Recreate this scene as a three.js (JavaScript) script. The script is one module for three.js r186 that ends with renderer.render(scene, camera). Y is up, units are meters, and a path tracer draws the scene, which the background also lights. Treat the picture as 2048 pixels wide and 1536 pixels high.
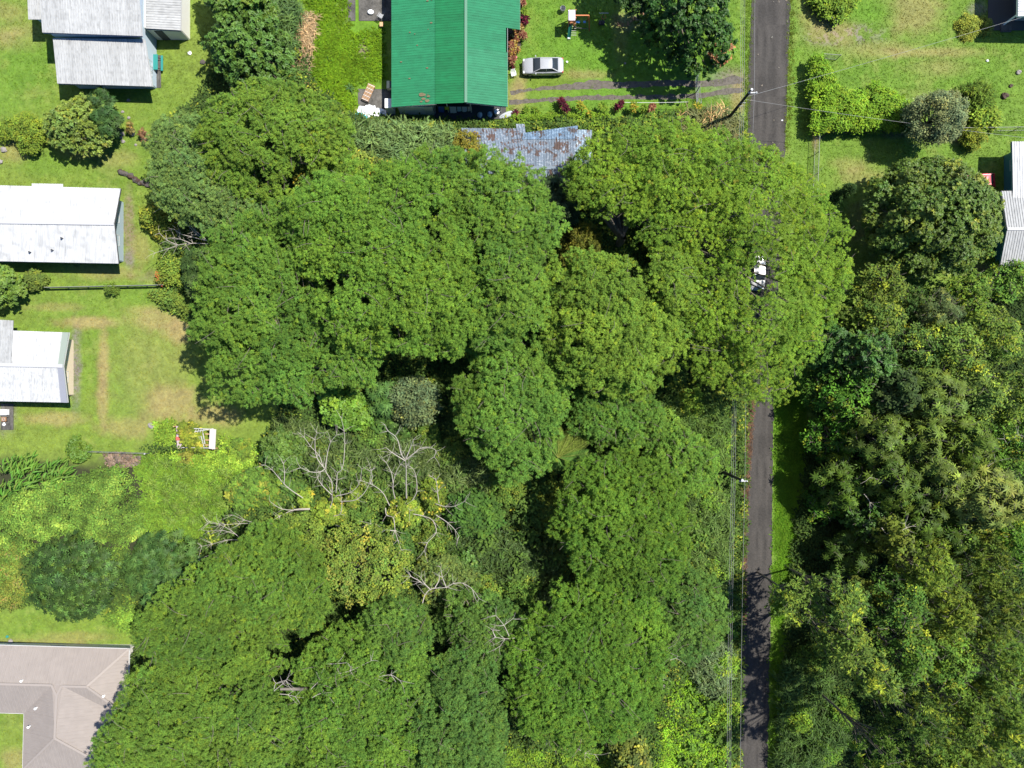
import * as THREE from 'three';
import { mergeGeometries } from 'three/addons/utils/BufferGeometryUtils.js';
import { RoundedBoxGeometry } from 'three/addons/geometries/RoundedBoxGeometry.js';
import { Sky } from 'three/addons/objects/Sky.js';
import { ImprovedNoise } from 'three/addons/math/ImprovedNoise.js';

// ---------------------------------------------------------------- camera, sky, sun, exposure
const S = 0.058, H = 79;                       // metres per photo pixel on the ground; height of the drone
const scene = new THREE.Scene();
const camera = new THREE.PerspectiveCamera(2 * Math.atan(768 * S / H) * 180 / Math.PI, 4 / 3, 1, 2000);
camera.position.set(0, H, 0); camera.up.set(0, 0, -1); camera.lookAt(0, 0, 0);
const SUN = new THREE.Vector3(0.56, 1, -0.25).normalize();
const sky = new Sky(); sky.name = 'sky'; sky.scale.setScalar(1500);
sky.material.uniforms.sunPosition.value.copy(SUN);
sky.material.uniforms.turbidity.value = 3; sky.material.uniforms.rayleigh.value = 1.1;
sky.material.uniforms.mieCoefficient.value = 0.004;
sky.userData.kind = 'structure'; scene.add(sky);
scene.environmentIntensity = 0.1;
const sun = new THREE.DirectionalLight(new THREE.Color(1, 0.95, 0.85), 5);
sun.name = 'sun'; sun.position.copy(SUN).multiplyScalar(200); sun.castShadow = true;
Object.assign(sun.shadow.camera, { left: -90, right: 90, top: 80, bottom: -80, near: 10, far: 400 });
sun.shadow.mapSize.set(4096, 4096); sun.shadow.radius = 1;
scene.add(sun);
const renderer = new THREE.WebGLRenderer({ antialias: true });
renderer.toneMapping = THREE.LinearToneMapping; renderer.toneMappingExposure = 1.6;
renderer.shadowMap.enabled = true;

// ---------------------------------------------------------------- helpers
let seed = 12345;
const rnd = () => { seed = (seed + 0x6D2B79F5) | 0; let t = Math.imul(seed ^ (seed >>> 15), 1 | seed); t = (t + Math.imul(t ^ (t >>> 7), 61 | t)) ^ t; return ((t ^ (t >>> 14)) >>> 0) / 4294967296; };
const rr = (a, b) => a + (b - a) * rnd();
const noise = new ImprovedNoise();
const N2 = (x, y, z = 0.37) => noise.noise(x, y, z);
const V = (x, y, z) => new THREE.Vector3(x, y, z);
// the place at height h that the photograph shows at photo pixel (x, y)
const P = (x, y, h = 0) => V((x - 1024) * S * (H - h) / H, h, (y - 768) * S * (H - h) / H);
const used = {};
const numbered = (n) => { const k = used[n] = (used[n] ?? -1) + 1; return k ? `${n}_${String(k).padStart(3, '0')}` : n; };
function tag(o, label, category, group, kind) {
  if (label) o.userData.label = label;
  if (category) o.userData.category = category;
  if (group) o.userData.group = group;
  if (kind) o.userData.kind = kind;
  return o;
}
function thing(name, label, category, pos = [0, 0, 0], turn = 0, group) {
  const o = new THREE.Group(); o.name = numbered(name); scene.add(o);
  if (pos.isVector3) o.position.copy(pos); else o.position.set(...pos);
  o.rotation.y = turn; return tag(o, label, category, group);
}
function mesh(name, geo, mat, parent) {
  const g = Array.isArray(geo) ? merge(geo) : geo;
  const m = new THREE.Mesh(g, mat); m.name = parent && parent !== scene ? name : numbered(name);
  m.castShadow = m.receiveShadow = true; (parent || scene).add(m); return m;
}
const merge = (l) => mergeGeometries(l.map((g) => { const q = g.index ? g.toNonIndexed() : g; for (const k of Object.keys(q.attributes)) if (!['position', 'normal', 'uv'].includes(k)) q.deleteAttribute(k); if (!q.attributes.uv) q.setAttribute('uv', new THREE.BufferAttribute(new Float32Array(q.attributes.position.count * 2), 2)); return q; }));
const box = (w, h, d, x = 0, y = 0, z = 0, ry = 0, rx = 0, rz = 0) => { const g = new THREE.BoxGeometry(w, h, d); if (rx) g.rotateX(rx); if (rz) g.rotateZ(rz); if (ry) g.rotateY(ry); return g.translate(x, y, z); };
const rbox = (w, h, d, x, y, z, r = 0.03, ry = 0) => { const g = new RoundedBoxGeometry(w, h, d, 2, r); if (ry) g.rotateY(ry); return g.translate(x, y, z); };
const cyl = (r0, r1, h, x = 0, y = 0, z = 0, n = 12) => new THREE.CylinderGeometry(r1, r0, h, n).translate(x, y + h / 2, z);
// a bar between two points
function bar(a, b, w, d = w) {
  const L = a.distanceTo(b), g = new THREE.BoxGeometry(w, L, d);
  const t = b.clone().sub(a).normalize(), s = Math.abs(t.y) > 0.98 ? V(1, 0, 0) : t.clone().cross(V(0, 1, 0)).normalize(), u = s.clone().cross(t).normalize();   // w lies level, d stands upright
  g.applyMatrix4(new THREE.Matrix4().makeBasis(s, t, u));
  const c = a.clone().add(b).multiplyScalar(0.5); return g.translate(c.x, c.y, c.z);
}
// tapered tube through points, radii from r0 to r1
function limb(pts, r0, r1, sides = 6, seg = 3) {
  const c = pts.length > 2 ? new THREE.CatmullRomCurve3(pts) : new THREE.LineCurve3(pts[0], pts[1]);
  const n = Math.max(2, (pts.length - 1) * seg), pos = [], idx = [];
  for (let i = 0; i <= n; i++) {
    const t = i / n, p = c.getPoint(t), d = c.getTangent(t), r = r0 + (r1 - r0) * t;
    const a = Math.abs(d.y) > 0.9 ? V(1, 0, 0) : V(0, 1, 0), u = a.cross(d).normalize(), v = d.clone().cross(u).normalize();
    for (let k = 0; k < sides; k++) { const q = k / sides * Math.PI * 2; pos.push(p.x + (u.x * Math.cos(q) + v.x * Math.sin(q)) * r, p.y + (u.y * Math.cos(q) + v.y * Math.sin(q)) * r, p.z + (u.z * Math.cos(q) + v.z * Math.sin(q)) * r); }
  }
  for (let i = 0; i < n; i++) for (let k = 0; k < sides; k++) { const a = i * sides + k, b = i * sides + (k + 1) % sides; idx.push(a, b, a + sides, b, b + sides, a + sides); }
  const g = new THREE.BufferGeometry(); g.setAttribute('position', new THREE.Float32BufferAttribute(pos, 3)); g.setIndex(idx); g.computeVertexNormals(); return g;
}
const lin = (r, g, b) => new THREE.Color().setRGB(r, g, b);
const mat = (r, g, b, rough = 0.8, extra = {}) => new THREE.MeshStandardMaterial({ color: lin(r, g, b), roughness: rough, side: THREE.DoubleSide, ...extra });
// polygon helpers on [x, z] pairs
function inPoly(p, x, z) { let c = false; for (let i = 0, j = p.length - 1; i < p.length; j = i++) { const [a, b] = p[i], [d, e] = p[j]; if ((b > z) !== (e > z) && x < (d - a) * (z - b) / (e - b) + a) c = !c; } return c; }
function edgeDist(p, x, z) { let m = 1e9; for (let i = 0, j = p.length - 1; i < p.length; j = i++) { const [a, b] = p[j], [d, e] = p[i]; const t = Math.max(0, Math.min(1, ((x - a) * (d - a) + (z - b) * (e - b)) / ((d - a) ** 2 + (e - b) ** 2))); m = Math.min(m, Math.hypot(x - a - t * (d - a), z - b - t * (e - b))); } return m; }
const ground = (px, h = 0) => px.map(([x, y]) => { const v = P(x, y, h); return [v.x, v.z]; });
const bounds = (p) => [Math.min(...p.map((q) => q[0])), Math.max(...p.map((q) => q[0])), Math.min(...p.map((q) => q[1])), Math.max(...p.map((q) => q[1]))];
const smooth = (a, b, x) => { const t = Math.max(0, Math.min(1, (x - a) / (b - a))); return t * t * (3 - 2 * t); };
// flat sheet on the ground from an outline of [x, z], edges roughened
function sheet(poly, y, rough = 0, step = 0.5) {
  let pts = [];
  for (let i = 0; i < poly.length; i++) {
    const [a, b] = poly[i], [c, d] = poly[(i + 1) % poly.length], L = Math.hypot(c - a, d - b), n = rough ? Math.max(1, Math.round(L / step)) : 1;
    for (let k = 0; k < n; k++) { const t = k / n, j = rough * (k ? 1 : 0.3); pts.push(new THREE.Vector2(a + (c - a) * t + N2(a * 3 + k * 0.71, i * 9.1, 4.2) * j * 2, -(b + (d - b) * t + N2(k * 0.83 + i, b * 3, 8.8) * j * 2))); }
  }
  const g = new THREE.ShapeGeometry(new THREE.Shape(pts)); g.rotateX(-Math.PI / 2); g.translate(0, y, 0); return g;
}

// ---------------------------------------------------------------- computed textures
function tex(w, h, f, srgb = true) {
  const d = new Uint8Array(w * h * 4), o = [0, 0, 0], e = (c) => c <= 0.0031308 ? c * 12.92 : 1.055 * Math.pow(c, 1 / 2.4) - 0.055;
  for (let y = 0; y < h; y++) for (let x = 0; x < w; x++) { f(x / w, y / h, o); const i = (y * w + x) * 4; for (let k = 0; k < 3; k++) { const c = Math.max(0, Math.min(1, o[k])); d[i + k] = 255 * (srgb ? e(c) : c); } d[i + 3] = 255; }
  const t = new THREE.DataTexture(d, w, h); t.magFilter = THREE.LinearFilter; t.minFilter = THREE.LinearMipmapLinearFilter; t.generateMipmaps = true; t.wrapS = t.wrapT = THREE.RepeatWrapping;
  if (srgb) t.colorSpace = THREE.SRGBColorSpace; t.needsUpdate = true; return t;
}
// wrapping value noise
function tileNoise(n, s) { const a = new Float32Array(n * n); let q = s; for (let i = 0; i < n * n; i++) { q = (q * 1664525 + 1013904223) >>> 0; a[i] = q / 4294967296; } return (u, v) => { const x = ((u % 1) + 1) % 1 * n, y = ((v % 1) + 1) % 1 * n, i = Math.floor(x), j = Math.floor(y), fx = x - i, fy = y - j, sx = fx * fx * (3 - 2 * fx), sy = fy * fy * (3 - 2 * fy), I = i % n, J = j % n, I1 = (i + 1) % n, J1 = (j + 1) % n; return (a[J * n + I] * (1 - sx) + a[J * n + I1] * sx) * (1 - sy) + (a[J1 * n + I] * (1 - sx) + a[J1 * n + I1] * sx) * sy; }; }
const tA = tileNoise(6, 1), tB = tileNoise(17, 2), tC = tileNoise(61, 3), tD = tileNoise(170, 4), tE = tileNoise(256, 5);
// weathered metal: dirt running down the slope (v along the slope), tile of 8 m
const dirtyWhite = tex(512, 512, (u, v, o) => { const s = tD(u, v * 0.06), b = tC(u, v * 0.5), f = tE(u * 2, v * 2), k = Math.max(0, s * 0.55 + b * 0.45 - 0.46) * 1.5 + Math.max(0, tB(u, v) - 0.6) * 0.4; const c = 1 - k * 0.42 - f * 0.06 - Math.max(0, tE(u * 1.5, v * 0.04) - 0.55) * 0.5; o[0] = c; o[1] = c; o[2] = c * 0.985; });
const cleanWhite = tex(512, 512, (u, v, o) => { const s = tD(u, v * 0.05), b = tB(u, v), c = 0.97 - Math.max(0, s - 0.55) * 0.5 - Math.max(0, b - 0.55) * 0.5 - Math.max(0, tE(u, v * 0.03) - 0.6) * 0.25; o[0] = o[1] = o[2] = c; });
const greenPaint = tex(512, 512, (u, v, o) => { const s = tD(u, v * 0.08), b = tB(u, v), f = tE(u, v), c = 0.86 + (s - 0.5) * 0.22 + (b - 0.5) * 0.16 + (f - 0.5) * 0.08; o[0] = c; o[1] = c; o[2] = c; });
const rustTex = tex(1024, 1024, (u, v, o) => { const s = tD(u, v * 0.15), k = tA(u * 1.3, v) * 0.3 + tB(u, v) * 0.35 + tC(u, v * 0.8) * 0.2 + s * 0.15, r = smooth(0.52, 0.6, k), f = 0.8 + tE(u, v) * 0.4, t = smooth(0.6, 0.72, tC(u + 0.3, v)); const a = [0.125 + t * 0.1, 0.16 + t * 0.1, 0.205 + t * 0.1], b = [0.075, 0.045, 0.036]; for (let i = 0; i < 3; i++) o[i] = (a[i] * (1 - r) + b[i] * r * (0.7 + tD(u, v) * 0.7)) * f; });
const beigePaint = tex(512, 512, (u, v, o) => { const c = 0.95 + (tB(u, v) - 0.5) * 0.1 + (tD(u, v * 0.1) - 0.5) * 0.07; o[0] = o[1] = o[2] = c; });
const asphaltTex = tex(1024, 1024, (u, v, o) => { const c = 0.041 + (tC(u * 0.6, v * 0.02) - 0.5) * 0.02 + (tB(u, v * 0.3) - 0.5) * 0.018 - (Math.abs(tB(u * 2.1 + 0.3, v * 0.7) - 0.5) < 0.012 ? 0.012 : 0) + (tC(u, v) - 0.5) * 0.012 + (tE(u, v) - 0.5) * 0.03 + (tE(u * 3, v * 3) > 0.93 ? 0.03 : 0); o[0] = c * 1.12; o[1] = c; o[2] = c * 0.9; });
const gravelTex = tex(512, 512, (u, v, o) => { const c = 0.1 + (tB(u, v) - 0.5) * 0.05 + (tE(u, v) - 0.5) * 0.08 + (tD(u, v) - 0.5) * 0.05; o[0] = c * 1.14; o[1] = c; o[2] = c * 0.84; });
const concreteTex = tex(512, 512, (u, v, o) => { const c = 0.085 + (tA(u, v) - 0.5) * 0.06 + (tB(u, v) - 0.5) * 0.05 + (tC(u, v) - 0.5) * 0.05 + (tE(u, v) - 0.5) * 0.03; o[0] = c * 1.06; o[1] = c; o[2] = c * 0.9; });
const barkTex = tex(256, 256, (u, v, o) => { const c = 0.5 + (tD(u, v * 0.3) - 0.5) * 0.5 + (tB(u, v) - 0.5) * 0.3; o[0] = c * 1.05; o[1] = c; o[2] = c * 0.93; });
const grain = tex(512, 512, (u, v, o) => { const c = tE(u, v) * 0.55 + tD(u, v) * 0.45; o[0] = o[1] = o[2] = c; }, false);
const rep = (t, x, y = x) => { const c = t.clone(); c.repeat.set(x, y); c.needsUpdate = true; return c; };

const M = {
  frame: mat(0.42, 0.42, 0.4, 0.8), fenceGrey: mat(0.24, 0.26, 0.22, 0.85),
  white: mat(0.78, 0.79, 0.8, 0.5), offWhite: mat(0.66, 0.64, 0.58, 0.7), grey: mat(0.35, 0.36, 0.37, 0.6), darkGrey: mat(0.06, 0.06, 0.065, 0.7), black: mat(0.015, 0.015, 0.017, 0.6),
  wallBlue: mat(0.42, 0.5, 0.58, 0.8), wallBlueGrey: mat(0.3, 0.38, 0.42, 0.8), wallBeige: mat(0.62, 0.52, 0.38, 0.8), wallTeal: mat(0.06, 0.2, 0.24, 0.7), wallGrey: mat(0.26, 0.27, 0.27, 0.8), fascia: mat(0.05, 0.09, 0.2, 0.6), trim: mat(0.5, 0.5, 0.5, 0.6),
  glass: new THREE.MeshStandardMaterial({ color: lin(0.03, 0.04, 0.05), roughness: 0.12, metalness: 0, side: THREE.DoubleSide }),
  steel: mat(0.16, 0.165, 0.16, 0.6, { metalness: 0.2 }), wood: mat(0.28, 0.15, 0.07, 0.7), woodPale: mat(0.55, 0.33, 0.18, 0.7), woodDark: mat(0.06, 0.035, 0.025, 0.8), pole: mat(0.035, 0.03, 0.027, 0.85),
  deadWood: new THREE.MeshStandardMaterial({ color: lin(0.4, 0.36, 0.31), roughness: 0.9 }), bark: new THREE.MeshStandardMaterial({ color: lin(0.36, 0.32, 0.27), map: barkTex, roughness: 0.9 }),
  barkDark: new THREE.MeshStandardMaterial({ color: lin(0.17, 0.14, 0.11), map: barkTex, roughness: 0.95 }),
  tealPaint: mat(0.02, 0.22, 0.2, 0.55), orangePaint: mat(0.5, 0.16, 0.05, 0.55), lilac: mat(0.66, 0.6, 0.7, 0.6), slide: mat(0.02, 0.14, 0.11, 0.35), blue: mat(0.04, 0.25, 0.62, 0.4), red: mat(0.6, 0.05, 0.05, 0.4), pink: mat(0.75, 0.2, 0.25, 0.6), cream: mat(0.7, 0.66, 0.42, 0.6),
  rock: mat(0.09, 0.078, 0.07, 0.95), rockPale: mat(0.26, 0.235, 0.22, 0.95), concrete: new THREE.MeshStandardMaterial({ color: 0xffffff, map: rep(concreteTex, 0.16), roughness: 0.95, bumpMap: rep(grain, 0.6), bumpScale: 0.01 }),
  terracotta: mat(0.33, 0.12, 0.06, 0.8), wire: mat(0.3, 0.3, 0.3, 0.6), cloth: mat(0.45, 0.48, 0.5, 0.9),
};
// ---------------------------------------------------------------- the ground
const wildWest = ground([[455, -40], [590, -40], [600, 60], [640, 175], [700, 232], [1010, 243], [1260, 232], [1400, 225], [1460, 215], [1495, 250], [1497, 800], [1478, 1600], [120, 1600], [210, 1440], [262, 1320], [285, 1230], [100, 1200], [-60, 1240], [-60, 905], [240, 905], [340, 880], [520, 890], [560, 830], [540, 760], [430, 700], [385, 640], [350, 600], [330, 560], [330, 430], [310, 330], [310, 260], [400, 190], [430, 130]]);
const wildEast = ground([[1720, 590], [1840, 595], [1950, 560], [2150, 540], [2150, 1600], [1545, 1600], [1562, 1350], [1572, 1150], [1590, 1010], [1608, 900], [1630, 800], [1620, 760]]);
const flower = [];                              // patches of the ground: photo pixel, radii in pixels, colour, strength
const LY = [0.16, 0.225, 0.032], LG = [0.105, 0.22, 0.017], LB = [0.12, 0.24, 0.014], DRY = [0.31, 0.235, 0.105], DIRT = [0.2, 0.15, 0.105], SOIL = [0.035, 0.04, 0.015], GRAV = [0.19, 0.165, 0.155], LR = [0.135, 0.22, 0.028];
const patch = (x, y, rx, ry, c, s = 1, speck = 0) => { const v = P(x, y); flower.push([v.x, v.z, rx * S, ry * S, c, s, speck]); };
for (const a of [[700, 60, 110, 260, LB, 0.95], [640, 120, 55, 130, [0.14, 0.24, 0.012], 0.8], [1250, 110, 290, 190, LG, 0.95], [1100, 160, 90, 30, [0.14, 0.19, 0.02], 0.6], [1300, 80, 120, 60, LG, 0.5],
  [30, 75, 55, 28, DRY, 0.6], [15, 25, 40, 20, DRY, 0.4], [60, 120, 60, 60, LG, 0.55], [20, 200, 60, 40, LG, 0.35], [90, 330, 70, 30, LG, 0.5], [30, 300, 35, 30, DRY, 0.45], [160, 305, 40, 15, DRY, 0.35], [230, 320, 45, 20, DRY, 0.35],
  [258, 455, 12, 78, DIRT, 0.85, 1], [258, 520, 12, 22, GRAV, 0.8, 1], [280, 500, 18, 40, DRY, 0.4], [200, 545, 90, 18, DRY, 0.5], [130, 550, 60, 14, LG, 0.4], [300, 555, 30, 14, DIRT, 0.5, 1],
  [150, 740, 13, 88, GRAV, 0.95, 1], [140, 825, 26, 26, LG, 0.35], [12, 835, 20, 40, GRAV, 0.8, 1], [180, 645, 75, 13, DRY, 0.75], [110, 615, 60, 10, DRY, 0.4], [206, 720, 13, 70, DRY, 0.75], [205, 800, 12, 60, DRY, 0.6], [310, 640, 70, 22, DRY, 0.6], [355, 665, 35, 22, DRY, 0.75], [290, 620, 50, 10, DRY, 0.4], [345, 805, 70, 35, DRY, 0.65], [430, 830, 50, 25, DRY, 0.6], [250, 855, 60, 25, DRY, 0.5], [110, 838, 65, 16, DRY, 0.6], [300, 590, 70, 20, LG, 0.3], [260, 780, 40, 70, LG, 0.35], [320, 720, 50, 50, LG, 0.2], [235, 770, 20, 60, LG, 0.3], [300, 750, 90, 120, DRY, 0.28], [45, 1290, 120, 14, DRY, 0.5], [150, 1275, 90, 12, DRY, 0.4], [20, 1490, 30, 60, LY, 0.9], [30, 1520, 30, 25, DRY, 0.5],
  [730, 97, 30, 26, DIRT, 0.8], [690, 20, 14, 25, DIRT, 0.45], [678, 30, 8, 30, DIRT, 0.4], [700, 225, 26, 14, DRY, 0.5],
  [1035, 190, 20, 34, DRY, 0.7], [1170, 150, 45, 12, DRY, 0.5], [1040, 160, 15, 20, DRY, 0.4], [1470, 165, 30, 32, DIRT, 0.75, 1], [1440, 170, 40, 30, GRAV, 0.45, 1], [1476, 200, 16, 40, DRY, 0.6], [1240, 60, 18, 70, DRY, 0.3], [1270, 45, 50, 18, DIRT, 0.5],
  [1690, 70, 95, 26, GRAV, 0.8, 2], [1650, 78, 40, 16, GRAV, 0.6, 2], [1660, 60, 60, 40, DRY, 0.5], [1830, 25, 60, 50, DRY, 0.55], [1955, 18, 24, 16, GRAV, 0.7, 1], [1760, 100, 90, 20, DRY, 0.4], [1870, 105, 110, 12, DRY, 0.5], [1880, 135, 70, 20, DRY, 0.3], [1640, 15, 50, 60, DRY, 0.35], [1720, 25, 70, 22, LG, 0.8], [1700, 160, 60, 30, LG, 0.4], [1960, 170, 60, 60, LG, 0.3], [1590, 150, 12, 110, LG, 0.3], [1640, 260, 10, 20, DIRT, 0.7], [1630, 280, 8, 30, DRY, 0.7],
  [1850, 268, 90, 10, DIRT, 0.8, 1], [1920, 275, 45, 14, DIRT, 0.8, 1], [1950, 235, 50, 10, SOIL, 0.7], [1730, 355, 60, 22, DRY, 0.4], [1700, 330, 50, 16, DRY, 0.35], [1790, 490, 120, 90, [0.12, 0.16, 0.03], 0.6], [1740, 440, 40, 60, DIRT, 0.35], [1960, 545, 50, 20, DIRT, 0.5],
  [1528, 430, 18, 30, DIRT, 0.8], [1590, 1000, 45, 260, LB, 0.75], [1570, 830, 40, 60, LB, 0.9], [1470, 1000, 18, 220, LB, 0.6], [235, 918, 36, 12, DIRT, 0.7, 1]]) patch(...a);
function groundColor(x, z, o) {
  const a = N2(x * 0.11, z * 0.11, 1.5), b = N2(x * 0.35, z * 0.35, 7.1), c = N2(x * 1.3, z * 1.3, 3.3), d = N2(x * 3.7, z * 3.7, 5.3);
  const right = smooth(24, 32, x), base = [0, 1, 2].map((k) => LY[k] * (1 - right) + LR[k] * right);
  const g = Math.max(0, Math.min(1, 0.4 + a * 0.9 + b * 0.6));
  for (let k = 0; k < 3; k++) o[k] = base[k] * (1 - g * 0.6) + LG[k] * g * 0.6;
  const dry = smooth(0.05, 0.55, b * 0.6 + c * 0.35 + a * 0.4) * 0.36;
  for (let k = 0; k < 3; k++) o[k] += (DRY[k] - o[k]) * dry * 0.6;
  for (const f of flower) {
    const dx = (x - f[0]) / f[2], dz = (z - f[1]) / f[3], q = dx * dx + dz * dz;
    if (q > 2.6) continue;
    let s = f[5] * (1 - smooth(0.35, 1.35, Math.sqrt(q) + b * 0.35 + c * 0.28));
    if (f[6]) s *= f[6] > 1 ? smooth(0.0, 0.25, d * 0.5 + c * 0.8 + b * 0.4) : 0.6 + 0.4 * smooth(-0.2, 0.3, d);
    for (let k = 0; k < 3; k++) o[k] += (f[4][k] - o[k]) * s;
  }
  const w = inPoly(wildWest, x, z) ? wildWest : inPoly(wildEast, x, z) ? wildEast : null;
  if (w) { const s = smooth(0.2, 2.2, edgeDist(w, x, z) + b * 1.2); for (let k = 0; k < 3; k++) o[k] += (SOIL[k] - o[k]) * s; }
  const mow = x < -30 && z > -14 && z < 8 ? Math.sin(Math.hypot((x + 56) * 0.8, z + 1) * 2.6 + b * 2.5) * 0.05 : Math.sin(z * 3.1 + a * 4 + b * 2) * 0.025;
  const m = 1 + c * 0.2 + d * 0.24 + mow; for (let k = 0; k < 3; k++) o[k] = Math.max(0.01, o[k] * m);
}
const GW = 140, GD = 106;
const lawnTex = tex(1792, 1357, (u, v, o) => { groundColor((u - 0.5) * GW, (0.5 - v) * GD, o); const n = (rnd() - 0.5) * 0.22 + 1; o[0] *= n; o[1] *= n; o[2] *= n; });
lawnTex.wrapS = lawnTex.wrapT = THREE.ClampToEdgeWrapping;
{
  const g = new THREE.PlaneGeometry(GW, GD); g.rotateX(-Math.PI / 2);
  tag(mesh('lawn', g, new THREE.MeshStandardMaterial({ map: lawnTex, roughness: 1, bumpMap: rep(grain, 30, 23), bumpScale: 0.05 })), 'mown green lawn with dry tan patches between the houses', null, null, 'structure');
  const far = new THREE.Shape([[-600, -600], [600, -600], [600, 600], [-600, 600]].map((q) => new THREE.Vector2(...q)));
  far.holes.push(new THREE.Path([[-GW / 2, -GD / 2], [-GW / 2, GD / 2], [GW / 2, GD / 2], [GW / 2, -GD / 2]].map((q) => new THREE.Vector2(...q))));
  const fg = new THREE.ShapeGeometry(far); fg.rotateX(-Math.PI / 2);
  const farTex = tex(256, 256, (u, v, o) => { const c = 0.6 + tB(u, v) * 0.5 + (tD(u, v) - 0.5) * 0.4; o[0] = 0.09 * c; o[1] = 0.14 * c; o[2] = 0.02 * c; });
  mesh('ground', fg, new THREE.MeshStandardMaterial({ map: rep(farTex, 0.05), roughness: 1 })).userData.kind = 'structure';
}
// road: wide beside the houses, half overgrown further down
{
  const road = ground([[1507, -120], [1503, 0], [1500, 70], [1496, 150], [1494, 200], [1497, 290], [1502, 400], [1505, 600], [1508, 795], [1503, 850], [1496, 950], [1490, 1080], [1488, 1200], [1484, 1320], [1480, 1430], [1478, 1536], [1475, 1650], [1532, 1650], [1535, 1536], [1539, 1350], [1543, 1150], [1545, 1000], [1546, 850], [1548, 790], [1556, 600], [1564, 400], [1571, 280], [1575, 150], [1581, 0], [1584, -120]]);
  const g = sheet(road, 0.02, 0.11, 0.5);
  tag(mesh('road', g, new THREE.MeshStandardMaterial({ map: rep(asphaltTex, 0.12), roughness: 0.9, bumpMap: rep(grain, 0.7), bumpScale: 0.006 })), 'narrow dark asphalt road running past the houses', null, null, 'structure');
  const trackMat = new THREE.MeshStandardMaterial({ map: rep(gravelTex, 0.3), roughness: 0.98, bumpMap: rep(grain, 0.8), bumpScale: 0.015 });
  const tr = thing('driveway', 'twin strip gravel driveway crossing the front lawn'); tr.userData.kind = 'structure';
  mesh('wheel_track', sheet(ground([[1020, 182], [1050, 179], [1110, 172], [1150, 165], [1185, 160], [1230, 164], [1300, 162], [1360, 160], [1400, 162], [1440, 158], [1470, 150], [1488, 158], [1480, 168], [1440, 172], [1400, 174], [1340, 172], [1270, 175], [1200, 178], [1130, 179], [1070, 180], [1022, 190]]), 0.008, 0.12, 0.5), trackMat, tr);
  mesh('wheel_track', sheet(ground([[1018, 200], [1060, 198], [1110, 194], [1180, 191], [1250, 191], [1320, 190], [1380, 188], [1420, 184], [1460, 176], [1486, 176], [1488, 184], [1450, 190], [1400, 196], [1330, 199], [1260, 199], [1190, 200], [1120, 203], [1060, 206], [1018, 210]]), 0.008, 0.12, 0.5), trackMat, tr);
  const slab = (name, label, px, h = 0.06) => { const q = ground(px); const s = new THREE.Shape(q.map(([x, z]) => new THREE.Vector2(x, -z))); const e = new THREE.ExtrudeGeometry(s, { depth: h, bevelEnabled: false }); e.rotateX(-Math.PI / 2); const uv = e.attributes.uv; const m = mesh(name, e, M.concrete); return tag(m, label, null, null, 'structure'); };
  slab('patio_slab', 'grey concrete patio slab under the slatted bench', [[716, 178], [790, 179], [790, 232], [717, 230]]);
  slab('patio_slab', 'stained concrete slab with a chair beside the green roof', [[717, -30], [800, -30], [800, 42], [718, 42]]);
  slab('concrete_strip', 'narrow concrete strip left of the stained slab', [[695, -30], [711, -30], [711, 42], [697, 42]], 0.05);
  slab('house_apron', 'brown paved apron at the corner of the green roofed house', [[868, 205], [1012, 205], [1012, 238], [868, 240]], 0.05);
}

// ---------------------------------------------------------------- ribbed metal roofs, sheet by sheet
function clip(poly, u, lo, hi) {
  for (const [s, lim] of [[1, lo], [-1, -hi]]) {
    const out = [];
    for (let i = 0; i < poly.length; i++) {
      const a = poly[i], b = poly[(i + 1) % poly.length], da = s * a.dot(u) - lim, db = s * b.dot(u) - lim;
      if (da >= 0) out.push(a);
      if ((da >= 0) !== (db >= 0)) out.push(a.clone().lerp(b, da / (da - db)));
    }
    poly = out; if (poly.length < 3) return [];
  }
  return poly;
}
const up = V(0, 1, 0);
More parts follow.
